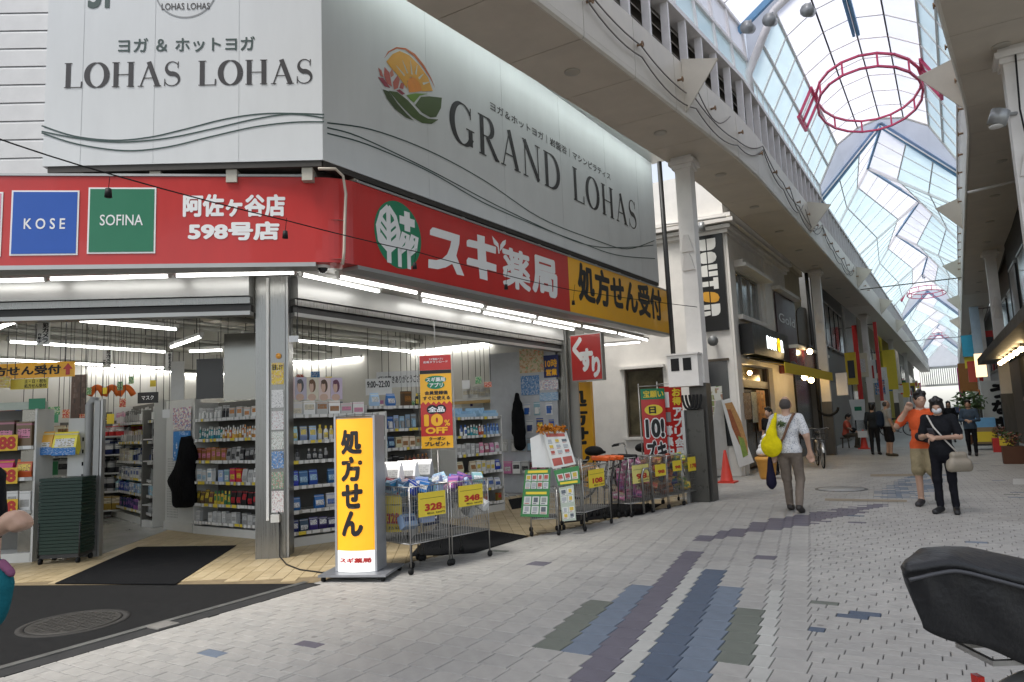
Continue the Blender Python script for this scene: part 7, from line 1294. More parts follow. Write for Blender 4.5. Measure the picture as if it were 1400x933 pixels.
fu = Fr((axX(25.4)-2.47-.2, 25.4-.21), (1, 0)); mb = MB(); mb.tube([fu.pt(-.02, 0.9, .0), fu.pt(-.06, SOFZ-.1, .0)], .06, 8); single('downpipe', mb, M_DARKM, 'black downpipe beside the second pillar', 'pipe'); a0, z0, a1, z1 = fu.rect(1146, 541, 1158, 510); mb = MB(); mb.fbox(fu, a0, z0, .0, a1, z1, .25); single('meter_cabinet', mb, M_SHAFT, 'pale meter box on the second pillar', 'cabinet'); mb = MB(); mb.tube([fu.pt(-.05+.3*(1-math.cos(q)), 1.55-.25*math.sin(q), .05) for q in np.linspace(0, math.pi, 10)], .04, 7); single('cable_loop', mb, M_BLK, 'thick black hose loop below the second pillar meter box', 'cable')
# --- right side: dark shopfronts, boards, signs
t, f = house(1, 12.5, 25.5, 8, mat('wall_dark4', (.055, .05, .045), .6, noise=.2), 'dark shop building at the right edge', [(1+k*2.4, 3.7, 2.6+k*2.4, 5.2) for k in range(5)], 2.95)
mb = MB(); mb.fbox(f, -2.5, 2.75, .05, 12.5, 2.95, .9); part('canopy', mb, mat('canopy_dark', (.03, .028, .026), .5), t)
for k in range(6): a = .8+k*1.2; c = f.pt(a, 2.62, .5); l = thing('pendant_lamp', 'warm pendant lamp under the right canopy, %s counted towards the camera' % ORD[k], 'lamp', c, 'pendant lamps under the right canopy'); mb = MB(); mb.ball(c, .06, 8); part('bulb', mb, M_WARM, l); mb = MB(); mb.tube([c+Vector((0, 0, .05)), c+Vector((0, 0, .13))], .01, 4); part('cord', mb, M_BLK, l)
house(1, 25.6, 38, 7.6, mat('wall_brown5', (.16, .12, .09), .6), 'brown building behind the second right pillar', [(1+k*2.4, 3.6, 2.6+k*2.4, 5.2) for k in range(4)], 3.0); house(1, 38.1, 60, 7, mat('wall_grey6', (.36, .36, .36), .6), 'grey building beside the hanging signs on the right', [(1+k*3, 3.4, 3+k*3, 5) for k in range(6)]); house(1, 60.1, 116, 7, mat('wall_pale7', (.5, .49, .46), .6), 'pale row of shops at the far right end', [(1+k*3, 3.4, 3+k*3, 5) for k in range(17)])
f = facing(1364, 606, 0, 0); a0, z0, a1, z1 = f.rect(1349, 600, 1379, 520); o = thing('calligraphy_board', 'tall white board with black brush characters on the right', 'sign', f.pt(a0, 0)); mb = MB(); mb.fbox(f, a0, .02, -.06, a1, z1, 0); part('board', mb, M_SWH, o); text(o, f, 'うなぎ', (a0+(a1-a0)*.3, z0+.25, a1-(a1-a0)*.1, z1-.1), M_INK, .07, .004, vertical=True)
vsign(1.62, 43, .6, 3.9, 5.0, mat('s_cyan', (.05, .42, .62), .5), 'cyan hanging sign with a yellow foot on the right'); vsign(1.66, 43.1, .5, 3.3, 3.88, M_CARDY, 'yellow foot panel under the cyan sign'); vsign(1.72, 40, .34, 2.5, 3.5, M_REDS, 'red and white hanging sign on the right'); vsign(1.35, 52, .95, 2.2, 4.0, mat('s_brown', (.33, .13, .03), .5), 'orange brown hanging sign on the right'); vsign(1.3, 63, .4, 2.0, 4.2, mat('s_mag', (.5, .03, .25), .5), 'magenta hanging sign far on the right'); vsign(2.0, 37.5, .35, 3.6, 5.8, mat('s_paleblue', (.45, .58, .7), .5), 'pale blue tall sign beside the right pillar'); vsign(1.95, 36, .4, 2.6, 3.6, glowmat('glow_screen', (1, .7, .4), .9), 'glowing amber sign panel on the right')
f = facing(1350, 600, 0, 0); a0, z0, a1, z1 = f.rect(1340, 575, 1353, 532); o = thing('orange_flag', 'slanting orange flag beside the calligraphy board', 'banner', f.pt(a0, 0)); mb = MB(); mb.prism([f.pt(a0, z1, .05), f.pt(a1-.1, z1-.05, .05), f.pt(a1, z0, .05), f.pt(a1-.25, z0, .05)], Vector(f.n)*.01); part('cloth', mb, mat('flag_orange', (.78, .30, .12), .6), o); mb = MB(); mb.tube([f.pt(a1, .02, .04), f.pt(a1-.05, z1+.2, .04)], .012, 5); part('pole', mb, M_WIRE, o)
# dolly with blue crate, yellow panel
p = gp(1349, 615); t = thing('delivery_dolly', 'dolly stacked with a pale blue crate over a yellow-fronted box', 'dolly', p); mb = MB(); mb.box(p.x-.36, p.y-.25, .14, p.x+.36, p.y+.25, .2); part('deck', mb, M_DARKM, t); mb = MB(); mb.box(p.x-.33, p.y-.22, .201, p.x+.33, p.y+.22, .72); part('box', mb, mat('box_kraft', (.32, .24, .14), .7), t); mb = MB(); mb.box(p.x-.3, p.y-.232, .26, p.x+.3, p.y-.221, .58); part('front_sheet', mb, M_CARDY, t); mb = MB(); mb.prism([(p.x-.31, p.y-.2, .721), (p.x+.31, p.y-.2, .721), (p.x+.31, p.y+.2, .721), (p.x-.31, p.y+.2, .721)], (0, 0, .3)); part('crate', mb, mat('crate_blue', (.16, .42, .72), .45), t)
for dx in (-.28, .28):
    for dy in (-.18, .18): mb = MB(); castor(mb, (p.x+dx, p.y+dy, 0), .06); part('wheel', mb, M_BLK, t)
# planters and flowers by the right shop
def leaf_cloud(mb, c, r, n, sz, seed):
    q = random.Random(seed)
    for i in range(n):
        v = Vector((q.gauss(0, 1), q.gauss(0, 1), q.gauss(0, 1))).normalized()*r*q.uniform(.3, 1); p = Vector(c)+Vector((v.x, v.y, v.z*.8)); a = Vector((q.uniform(-1, 1), q.uniform(-1, 1), q.uniform(-.3, 1))).normalized(); b = a.orthogonal().normalized()
        s = sz*q.uniform(.6, 1.2); mb.mi = i % 2; mb.add([p-a*s, p+b*s*.35, p+a*s, p-b*s*.35], [(0, 1, 2, 3)])
M_LF = [mat('leaf_a', (.05, .10, .025), .55, noise=.25), mat('leaf_b', (.09, .13, .04), .55, noise=.25)]
for k, (x, y, cr, lb) in enumerate([(1332, 608, .6, 'leafy potted plant beyond the walking woman on the right')]):
    p = gp(x, y); t = thing('potted_plant', lb, 'plant', p); mb = MB(); mb.lathe([(.14, 0), (.2, .35), (.22, .36)], p, 12); part('pot', mb, mat('pot_brown', (.2, .09, .05), .7), t); mb = MB(); mb.tube([p+Vector((0, 0, .3)), p+Vector((.03, 0, 1.3))], .02, 5); part('stem', mb, M_FRAMEB, t); mb = MB(); leaf_cloud(mb, p+Vector((0, 0, 1.55)), .55, 260, .13, 4); part('foliage', mb, M_LF, t)
for k, (x, y, m, lb) in enumerate([(1387, 634, mat('crate_terracotta', (.13, .06, .035), .7), 'terracotta planter of red flowers at the right edge'), (1370, 618, M_REDS, 'red crate with a yellow card by the right shop')]):
    p = gp(x, y); t = thing('flower_planter', lb, 'planter', p); mb = MB(); mb.prism([(p.x-.22, p.y-.2, 0), (p.x+.22, p.y-.2, 0), (p.x+.22, p.y+.2, 0), (p.x-.22, p.y+.2, 0)], (0, 0, .42)); part('box', mb, m, t); mb = MB(); leaf_cloud(mb, p+Vector((0, 0, .6)), .24, 160, .06, k); part('foliage', mb, [M_LF[0], mat('petal_mix', (.22, .09, .06), .6)], t)
    if k == 1: mb = MB(); mb.box(p.x-.05, p.y-.23, .2, p.x+.3, p.y-.21, .48); part('card', mb, M_CARDY, t)
# lamp by the near right pillar
d = ray(1368, 168); c = Vector(d*(10.9/d[1]))+Vector((0, 0, EYE)); t = thing('spot_lamp', 'grey cylindrical spot lamp beside the nearest right pillar', 'lamp', c); mb = MB(); mb.tube([c+Vector((-.05, 0, -.02)), c+Vector((.02, 0, .16))], .11, 14); part('body', mb, M_LAMPG, t); mb = MB(); mb.lathe([(.085, 0), (.08, -.02)], c+Vector((-.05, 0, -.03)), 14); part('lens', mb, M_SWH, t); mb = MB(); mb.tube([c+Vector((0, 0, .1)), c+Vector((.2, .2, .15))], .025, 6); part('bracket', mb, M_LAMPG, t)
mb = MB(); q = PR[0].location; mb.tube([Vector((q.x+.0, q.y-.2, SOFZ-.1)), Vector((q.x-.03, q.y-.21, 5.3)), Vector((q.x+.02, q.y-.2, 4.6)), Vector((q.x, q.y-.2, 3))], .012, 5); single('hanging_wire', mb, M_BLK, 'black wire running down the nearest right pillar', 'wire', q)
for k, (Y, x) in enumerate([(17.3, 1.0)]): mb = MB(); mb.tube([U(1.78, Y, 5.9), U(2.9, Y, 6.0)], .03, 6); single('brace_pipe', mb, M_SHAFT, 'white brace pipe under the right eave', 'pipe')
# wires across the shop corner with little black weights
def wpt(x, y, dist): d = ray(x, y); return Vector(d/np.linalg.norm(d)*dist)+Vector((0, 0, EYE))
P = [wpt(-30, 180, 6.2), wpt(150, 238, 6.4), wpt(393, 302, 7.0), wpt(568, 344, 8.2), wpt(690, 376, 9.8), wpt(783, 397, 11.4), wpt(953, 420, 12.3)]; mb = MB(); mb.tube(sagrun(P, .01, 4), .006, 5); single('overhead_wire', mb, M_BLK, 'thin black wire strung across the front of the signs', 'wire', P[0])
for k, (x, y, d) in enumerate([(148, 262, 6.4), (390, 318, 7.0), (567, 360, 8.2), (692, 388, 9.8), (784, 409, 11.4)]):
    c = wpt(x, y+8, d); mb = MB(); mb.tube([c, c+Vector((0, 0, .07))], [.028, .022], 8); mb.tube([c+Vector((0, 0, .07)), wpt(x+2, y-20, d)], .003, 4); single('lamp_socket', mb, M_BLK, 'small black lamp socket dangling on the wire, %s from the left' % ORD[k], 'socket', c, 'sockets on the wire')
# ================================================================= bicycles and people
def bicycle(name, label, loc, rz, fm, basket=True, cover=False, rear=None):
    """x forward, wheels at x = +-.53"""
    t = thing(name, label, 'bicycle', loc, rz=rz); loc0 = WLOC[t.name]; WLOC[t.name] = Vector((0, 0, 0)); R = .33
    for x, nm in ((-.53, 'rear'), (.53, 'front')):
        ring = lambda r: [(x+r*math.cos(w), 0, R+r*math.sin(w)) for w in np.linspace(0, 2*math.pi, 29)]
        mb = MB(); mb.tube(ring(R-.02), .02, 6, False); wh = part('wheel', mb, M_BLK, t); mb = MB(); mb.tube(ring(R-.048), .011, 5, False); part('rim', mb, M_WIRE, wh); mb = MB()
        for k in range(14): w = 2*math.pi*k/14; mb.tube([(x, .02*(-1)**k, R), (x+(R-.05)*math.cos(w), 0, R+(R-.05)*math.sin(w))], .0018, 3, False)
        part('spokes', mb, M_WIRE, wh)['kind'] = 'stuff'
        mb = MB(); A = np.linspace(.25, 2.6, 16) if x > 0 else np.linspace(.3, 3.25, 18); n = len(A); vs = []
        for w in A:
            for y, dr in ((-.03, -.008), (0, .006), (.03, -.008)): vs.append((x+(R+.022+dr)*math.cos(w), y, R+(R+.022+dr)*math.sin(w)))
        mb.smooth = True; mb.add(vs, [(3*i+j, 3*i+j+1, 3*i+j+4, 3*i+j+3) for i in range(n-1) for j in (0, 1)]); part('mudguard', mb, M_ALU, t)
    mb = MB(); bb = (-.05, 0, .28); st = (-.20, 0, .72); hd = (.38, 0, .80); hl = (.43, 0, .62)
    for a, b, r in ((hl, bb, .019), ((.40, 0, .72), (-.12, 0, .48), .016), (bb, st, .018), (hd, hl, .02), (hl, (.53, 0, R), .014)): mb.tube([a, b], r, 7)
    for y in (-.05, .05): mb.tube([bb, (-.53, y, R)], .010, 6); mb.tube([(-.18, y*.4, .66), (-.53, y, R)], .009, 6)
    part('frame', mb, fm, t); mb = MB(); mb.tube([st, (-.23, 0, .84)], .013, 6); mb.tube([hd, (.34, 0, .98)], .014, 6); mb.tube([(.22, -.27, 1.0), (.32, -.18, 1.03), (.35, 0, .98), (.32, .18, 1.03), (.22, .27, 1.0)], .011, 6); part('handlebar', mb, M_WIRE, t)
    for y in (-.27, .27): mb = MB(); mb.tube([(.25, y*.95, 1.005), (.12, y*1.05, .985)], .018, 7); part('grip', mb, M_BLK, t)
    V = [('e', (-.26, 0, .87), (.13, .10, .045), 0), ('c', (-.2, 0, .87), (-.03, 0, .865), .05, .025, 0)]
    if cover: V += [('e', (-.24, 0, .90), (.17, .14, .09), 0)]
    q = sdf_part('', V, .018, None, False, .05); part('saddle', q, M_BLK, t)
    mb = MB(); mb.lathe([(.09, -.006), (.09, .006)], (0, 0, 0), 14); mb.v = [(-.05+x, -.06+z, .28+y) for x, y, z in mb.v]; part('chainring', mb, M_WIRE, t); mb = MB(); mb.tube([(-.05, -.07, .28), (.08, -.08, .18)], .01, 5); mb.box(.04, -.16, .16, .13, -.08, .185); mb.tube([(-.05, .07, .28), (-.18, .08, .38)], .01, 5); mb.box(-.23, .08, .37, -.14, .16, .395); part('crank', mb, M_DARKM, t)
    mb = MB(); mb.tube([(-.5, .08, .3), (-.62, .16, .02)], .01, 5); part('stand', mb, M_WIRE, t)
    if basket:
        mb = MB()
        for z, s in ((.74, .8), (.88, .92), (1.0, 1.0)): mb.tube([(.45, -.17*s, z), (.45+.26*s, -.17*s, z), (.45+.26*s, .17*s, z), (.45, .17*s, z), (.45, -.17*s, z)], .005, 4)
        for k in range(9):
            y = -.17+.34*k/8; mb.tube([(.71, y, 1.0), (.66, y*.8, .74), (.45, y*.8, .74)], .004, 4)
            if k < 5: x = .45+.26*k/4; [mb.tube([(x, s*.17, 1.0), (.45+(x-.45)*.8, s*.136, .74)], .004, 4) for s in (-1, 1)]
        part('basket', mb, M_DARKM, t)
    mb = MB(); mb.tube([(.56, 0, .70), (.63, 0, .70)], [.03, .045], 10); part('headlamp', mb, M_LAMPG, t); mb = MB(); mb.box(-.785, -.018, .625, -.765, .018, .665); part('reflector', mb, mat('reflector_red', (.5, .02, .01), .15, noise=0), t)
    mb = MB(); mb.box(-.78, -.09, .72, -.36, -.075, .735); mb.box(-.78, .075, .72, -.36, .09, .735); mb.box(-.78, -.074, .72, -.765, .074, .735); mb.box(-.5, -.074, .72, -.485, .074, .735); part('carrier', mb, M_WIRE, t)
    WLOC[t.name] = loc0; return t
M_TEAL = mat('frame_teal', (.02, .13, .12), .35, .2); M_FBLK = mat('frame_black', (.015, .015, .016), .35, .2); M_FSIL = mat('frame_silver', (.4, .4, .4), .35, .7)
p = gp(826, 690); bicycle('parked_bicycle', 'dark bicycle with a padded saddle cover parked in the lane', (p.x-.25, p.y+.8, 0), math.radians(20), M_FBLK, False, True)
p = gp(880, 684); bicycle('parked_bicycle', 'black bicycle parked in the lane nearer the red flags', (p.x-.1, p.y+1.1, 0), math.radians(28), M_FBLK, False, True)
p = gp(1130, 641); bicycle('parked_bicycle', 'bicycle with a front basket parked by the second pillar', (p.x-.2, p.y+.5, 0), math.radians(-75), M_FSIL)
p = gp(1238, 596); bicycle('parked_bicycle', 'far bicycle standing beyond the man with the backpack', (p.x-.3, p.y, 0), math.radians(10), M_FSIL)
bc = Vector((.235, 2.80, 0))+Vector((.858, .514, 0))*.53; near = bicycle('covered_bicycle', 'teal bicycle with a black covered rear basket at the bottom right', (bc.x, bc.y, 0), math.radians(30.93), M_TEAL, True)
# black basket cover
fcv = Fr((.10, 2.58), (.858, .514))
nt_ = [(1234, 783), (1256, 778), (1280, 774), (1306, 773), (1347, 783), (1400, 797), (1450, 812)]; lo_ = [(1236, 793), (1259, 848), (1266, 862), (1301, 877), (1345, 885), (1400, 909), (1450, 930)]; tp_ = [(1246, 762), (1254, 754), (1266, 749), (1306, 747), (1347, 753), (1400, 764), (1450, 776)]
mb = MB(); mb.smooth = True; rings = []; q = random.Random(2); NT, LO, TP = (smooth(x, 5) for x in (nt_, lo_, tp_)); NR = len(NT)
ph = [q.uniform(0, 6.28) for _ in range(8)]
for i in range(NR):
    e = .02*math.exp(-i/1.6); a, z = fcv.px(*NT[i], d=.02); b, w = fcv.px(*LO[i], d=-.02); c, v = fcv.px(*TP[i], d=-.30); b2, w2 = fcv.px(LO[i][0]+14, LO[i][1]-8, d=-.29); row = []
    for k in range(10):                                                   # near side, with hanging creases
        t = k/9; cr = .006*math.sin(6*t+i*.5+ph[0])*math.sin(math.pi*min(1, t*1.05))+.005*math.sin(i*.9+ph[1]+2*t)*t
        row.append(fcv.pt(b+(a-b)*t, w+(z-.012-w)*t, -.02+.035*math.sin(math.pi*.5*t)+cr-e))
    row += [fcv.pt(a, z-.008, .026-e), fcv.pt(a, z+.006, .028-e), fcv.pt(a, z+.014, .012-e)]
    for k in range(1, 9): t = k/9; row.append(fcv.pt(a+(c-a)*t, z+.014+(v-z-.014)*t+.014*math.sin(math.pi*t)+.003*math.sin(i*.5+5*t+ph[2]), .012-e+(-.312+2*e)*t))
    row += [fcv.pt(c, v, -.30+e), fcv.pt(c, v-.02, -.325+e), fcv.pt((b2+c)/2, (v+w2)/2, -.325+e), fcv.pt(b2, w2, -.29+e)]
    sq = {0: .42, 1: .12, 2: .03}.get(i, 0); cen = sum(row, Vector())/len(row); rings.append([p.lerp(cen, sq) for p in row])
n = len(rings[0]); vs = [p for r in rings for p in r]; fs = [(i*n+k, i*n+(k+1) % n, (i+1)*n+(k+1) % n, (i+1)*n+k) for i in range(NR-1) for k in range(n)]+[tuple(range(n))[::-1], tuple((NR-1)*n+k for k in range(n))]
mb.add(vs, fs); cov = single('basket_cover', mb, mat('cover_black', (.011, .011, .012), .5, noise=.2, scale=10, bump=.25, bscale=45), 'black fabric rain cover over the bicycle basket at bottom right', 'cover', fcv.pt(.2, .72, -.15))
mb = MB(); mb.tube([fcv.pt(*fcv.px(x, y), .03) for x, y in smooth([(1236, 790), (1280, 780), (1306, 779), (1347, 789), (1400, 803), (1440, 814)], 3)], .006, 6); single('cover_piping', mb, mat('piping_grey', (.06, .06, .065), .5), 'thin piping seam along the black basket cover', 'piping')
# ---------------------------------------------------------------- people
from mathutils import noise as mnoise
SKIN = mat('skin', (.46, .285, .20), .5, noise=.10, scale=14); HAIR = mat('hair_black', (.012, .010, .009), .45, noise=.3, scale=30, stretch=(1, 1, .2)); HAIRG = mat('hair_grey', (.07, .06, .055), .6, noise=.3, scale=30); EYE_ = mat('eye_dark', (.015, .012, .01), .2, noise=0); LIP = mat('lip', (.30, .12, .10), .45, noise=.1)
def cloth(name, c, rough=.85, noise=.18, sc=10): return mat('cloth_'+name, c, rough, noise=noise, scale=sc, bump=.55, bscale=22)
def rot(yaw, pitch, roll=0.): return np.array(Matrix.Rotation(math.radians(yaw), 3, 'Z') @ Matrix.Rotation(math.radians(pitch), 3, 'X') @ Matrix.Rotation(math.radians(roll), 3, 'Y'))
def person(label, loc, rz, h, J=None, mats=None, shorts=False, sleeve='short', long_top=.0, head=(0, 0, 0), hair='short', vox=.012, hands=True, fist=False, slim=1., dress=False, mask=False, face=True, curl=1.):
    s = h/1.70; j = dict(hipL=(-.085, 0, .89), kneeL=(-.095, .015, .48), ankL=(-.10, -.03, .075), toeL=(-.115, .13, .035), hipR=(.085, 0, .89), kneeR=(.095, .015, .48), ankR=(.10, -.03, .075), toeR=(.115, .13, .035), shL=(-.175, 0, 1.375), elL=(-.225, -.03, 1.11), wrL=(-.235, .05, .87), shR=(.175, 0, 1.375), elR=(.225, -.03, 1.11), wrR=(.235, .05, .87), pel=(0, 0, .93), che=(0, 0, 1.23), nk=(0, -.005, 1.42))
    j.update(J or {}); j = {k: np.array(v, float)*s for k, v in j.items()}; P = []
    C = lambda a, b, ra, rb, t: P.append(('c', np.array(a), np.array(b), ra*s*slim, rb*s*slim, t))
    E = lambda c, r, t, R=None: P.append(('e', np.array(c), tuple(q*s for q in r), t)+((R,) if R is not None else ()))
    for S in 'LR':
        hip, kn, an, to = (j[k+S] for k in ('hip', 'knee', 'ank', 'toe'))
        if shorts:
            C(hip, hip+(kn-hip)*.92, .098, .092, 2); C(hip+(kn-hip)*.8, kn, .055, .052, 0); C(kn, an, .052, .036, 0)
        else: C(hip, kn, .088, .064, 2); C(kn, an+(kn-an)*.12, .062, .050, 2)
        f = (to-an); C(an+np.array([0, 0, -.012*s]), to, .043, .038, 3); C(an-f*.25+np.array([0, 0, -.03*s]), to-np.array([0, 0, .006*s]), .035, .034, 3)
        sh, el, wr = (j[k+S] for k in ('sh', 'el', 'wr'))
        if sleeve == 'long': C(sh, el, .060, .050, 1); C(el, wr, .048, .038, 1)
        else: C(sh, sh+(el-sh)*.72, .066, .063, 1); C(sh+(el-sh)*.6, el, .043, .039, 0); C(el, wr, .040, .027, 0)
        if hands:
            d = wr-el; d /= np.linalg.norm(d); up = np.array([0, 1., 0]) if abs(d[1]) < .8 else np.array([0, 0, 1.]); p = np.cross(d, np.array([1., 0, 0])); p = p/np.linalg.norm(p) if np.linalg.norm(p) > .1 else up; sg = 1 if S == 'L' else -1
            l = np.cross(p, d); l /= np.linalg.norm(l); q = .001*s
            if fist: C(wr, wr+d*.05*s, .027, .034, 0); C(wr+(d*.05-l*.018)*s, wr+(d*.07-l*.022)*s, .026, .022, 0); C(wr+(d*.05+l*.018)*s, wr+(d*.07+l*.022)*s, .026, .022, 0)
            else: C(wr, wr+d*.05*s, .026, .030, 0); C(wr+d*.045*s-l*.02*s, wr+d*.085*s-l*.026*s, .020, .014, 0); C(wr+d*.045*s+l*.02*s, wr+d*.085*s+l*.026*s, .020, .014, 0); C(wr+d*.05*s, wr+d*.09*s, .022, .014, 0)
            for i, ln in enumerate((.85, 1., .95, .75)):
                b = wr+d*.088*s+l*(i-1.5)*.0195*s; m_ = b+(d*.034+p*.012*curl)*ln*s; e = m_+(d*.016-p*-.026*curl)*ln*s
                if fist: b = wr+(d*.078+l*(i-1.5)*.021+p*.004)*s; m_ = b+(d*.006+p*.036)*s; e = m_-d*.032*s
                C(b, m_, .0125 if fist else .0095, .0115 if fist else .009, 0); C(m_, e, .009, .008, 0)
            b = wr+d*.03*s+l*sg*.03*s; C(b, b+(d*.03+l*sg*.022+p*.012)*s, .0125, .011, 0); C(b+(d*.03+l*sg*.022+p*.012)*s, b+(d*.055+l*sg*.018+p*.02)*s, .0105, .009, 0)
    pel, che, nk = j['pel'], j['che'], j['nk']; up = (nk-pel)/np.linalg.norm(nk-pel)
    E(pel, (.155*slim, .115*slim, .115), 2); E(pel+(che-pel)*.35, (.148*slim, .112*slim, .17), 1); E(che, (.168*slim, .118*slim, .20), 1); C(j['shL']*.82+nk*.18-up*.02*s, j['shR']*.82+nk*.18-up*.02*s, .064, .064, 1)
    if long_top >= 0: E(pel+up*(.02-long_top)*s, (.165*slim, .125*slim, .13+long_top*.5), 1)
    if dress: C(pel, pel-np.array([0, 0, .35*s]), .15, .2, 2)
    C(nk-up*.05*s, nk+up*.07*s, .056, .052, 0)
    R = rot(*head); hc = nk+up*.06*s+R @ np.array([0, .018, .10])*s; HP = lambda x, y, z: hc+R @ np.array([x, y, z])*s
    E(hc, (.074, .093, .112), 0, R); E(HP(0, .022, -.052), (.056, .066, .066), 0, R); E(HP(0, .045, -.085), (.032, .04, .028), 0, R)
    for sx in (-1, 1): E(HP(sx*.076, -.005, -.012), (.012, .024, .034), 0, R)
    if face:
        C(HP(0, .088, .012), HP(0, .103, -.022), .010, .015, 0)
        for sx in (-1, 1): E(HP(sx*.030, .0845, .012), (.0095, .006, .0045), 5, R)
        if not mask: E(HP(0, .086, -.055), (.024, .010, .006), 6, R)
    o = thing('person', label, 'person', loc, rz=rz); wl = WLOC[o.name]; WLOC[o.name] = Vector((0, 0, 0))
    M = dict(top=cloth('grey', (.3, .3, .3)), bottom=cloth('navy', (.02, .022, .03)), shoes=mat('shoe_black', (.015, .015, .016), .5), skin=SKIN, hair=HAIR); M.update(mats or {})
    mbq = sdf_part('', P, vox, None, False, .028*s); hz_ = (pel[2]-(.03+max(0, long_top))*s) if pel[2] > .8 else None
    if hz_:
        for fi, f in enumerate(mbq.f):
            c = np.mean([mbq.v[q] for q in f], 0)
            if mbq.m[fi] == 2 and c[2] > hz_ and abs(c[0]) < .2*s: mbq.m[fi] = 1
            elif mbq.m[fi] == 1 and c[2] < hz_ and abs(c[0]) < .185*s: mbq.m[fi] = 2
    if vox < .016:
        cl = set(q for fi, f in enumerate(mbq.f) if mbq.m[fi] in (1, 2) for q in f)
        for q in cl:
            v = Vector(mbq.v[q]); d_ = mnoise.noise_vector(Vector((v.x*13, v.y*13, v.z*8)))*.008+mnoise.noise_vector(v*30)*.003; mbq.v[q] = tuple(v+Vector((d_.x, d_.y, d_.z*.4)))
    part('body', mbq, [M['skin'], M['top'], M['bottom'], M['shoes'], M['skin'], EYE_, LIP], o)
    Hh = []
    A = lambda c, r: Hh.append(('e', HP(*c), tuple(q*s for q in r), 0, R)); K = lambda c, r: Hh.append(('e', HP(*c), tuple(q*s for q in r), -1, R))
    if hair == 'bald':
        A((0, -.025, .0), (.081, .086, .095)); K((0, .035, .10), (.09, .10, .062)); K((0, .10, .0), (.075, .06, .12)); K((0, -.0, -.12), (.12, .12, .06))
    else:
        A((0, -.012, .022), (.085, .102, .108)); A((0, -.04, -.03), (.076, .07, .085))
        if hair == 'long': A((0, -.045, -.10), (.085, .06, .14)); A((-.06, -.01, -.07), (.03, .05, .12)); A((.06, -.01, -.07), (.03, .05, .12))
        if hair == 'bob': A((-.068, .005, -.035), (.026, .06, .075)); A((.068, .005, -.035), (.026, .06, .075)); A((0, -.06, -.05), (.075, .05, .08))
        if hair == 'bun': A((0, -.115, .01), (.05, .045, .05))
        for q_, (x, y, z) in enumerate([(-.04, .05, .1), (.04, .055, .1), (0, .0, .125), (-.06, 0, .08), (.06, .01, .08)]): A((x, y, z), (.035, .04, .028))
        K((0, .125, -.03), (.070, .07, .085)); K((0, .09, -.12), (.10, .10, .10))
    sdf_part('hair', Hh, max(.011, vox*.9), [M['hair']], o, .02*s)
    if mask:
        mb_ = [('e', HP(0, .062, -.048), tuple(q*s for q in (.064, .058, .054)), 0, R)]; sdf_part('face_mask', mb_, .011, [mat('mask_grey', (.72, .73, .74), .7, bump=.3, bscale=40)], o, .02)
    WLOC[o.name] = wl; Rz = Matrix.Rotation(rz, 3, 'Z'); o['_'] = 0; del o['_']
    W = lambda x, y, z: Rz @ Vector((x*s, y*s, z*s))+Vector(loc); W.j = {k: Rz @ Vector(v)+Vector(loc) for k, v in j.items()}; W.head = Rz @ Vector(hc)+Vector(loc); W.s = s; W.Rz = Rz; return o, W
def soft(name, W, prims, vox, m, label, cat, k=.03):
    """soft object given in the wearer's own coordinates"""
    Q = []
    for q in prims:
        if q[0] == 'c': Q.append(('c', np.array(W(*q[1])), np.array(W(*q[2])), q[3], q[4], q[5] if len(q) > 5 else 0))
        else: Q.append(('e', np.array(W(*q[1])), q[2], q[3] if len(q) > 3 else 0, np.array(W.Rz)))
    return single(name, sdf_part('', Q, vox, None, False, k), m, label, cat)
def printcloth(name, c, ink, scale, thr):
    m = cloth(name, c); nt = m.node_tree; N = nt.nodes; b = N['Principled BSDF']; tc = N.new('ShaderNodeTexCoord'); v = N.new('ShaderNodeTexVoronoi'); v.inputs['Scale'].default_value = scale; nt.links.new(tc.outputs['Object'], v.inputs['Vector'])
    r = N.new('ShaderNodeMath'); r.operation = 'LESS_THAN'; r.inputs[1].default_value = thr; nt.links.new(v.outputs['Distance'], r.inputs[0]); x = N.new('ShaderNodeMix'); x.data_type = 'RGBA'; x.inputs[6].default_value = lin(c); x.inputs[7].default_value = lin(ink); nt.links.new(r.outputs[0], x.inputs[0]); nt.links.new(x.outputs[2], b.inputs['Base Color']); return m
# --- man walking away with the yellow tote
p = gp(1086, 701); o, W = person('man walking away in a speckled white shirt and khaki trousers', p, math.radians(-2), 1.72, dict(kneeR=(.10, .10, .49), ankR=(.10, -.12, .10), toeR=(.105, .03, .03), kneeL=(-.09, .12, .50), ankL=(-.09, .20, .075), toeL=(-.10, .36, .035), elR=(.27, -.06, 1.11), wrR=(.29, .0, .87), elL=(-.27, -.02, 1.10), wrL=(-.25, .06, .86)),
    dict(top=printcloth('speckle', (.62, .62, .62), (.22, .24, .30), 55, .32), bottom=cloth('khaki', (.19, .155, .125)), shoes=mat('shoe_brown', (.03, .025, .022), .5), hair=HAIRG), long_top=.03, hair='bald', vox=.0115, slim=1.06)
soft('tote_bag', W, [('e', (-.205, -.175, .98), (.155, .075, .17)), ('c', (-.19, -.17, 1.16), (-.21, -.175, .95), .075, .095), ('c', (-.15, -.14, 1.34), (-.19, -.165, 1.16), .035, .07), ('c', (-.13, -.07, 1.45), (-.15, -.13, 1.33), .02, .035)], .014, cloth('yellow', (.72, .60, .01)), 'bright yellow tote bag slung on the walking man\'s shoulder', 'bag')
mb = MB(); mb.tube([W(.13, .06, 1.40), W(.12, -.06, 1.44), W(.06, -.145, 1.3), W(-.03, -.15, 1.1), W(-.12, -.14, .95)], .018, 6); single('shoulder_strap', mb, mat('strap_tan', (.16, .085, .05), .6), 'brown strap across the walking man\'s back', 'strap')
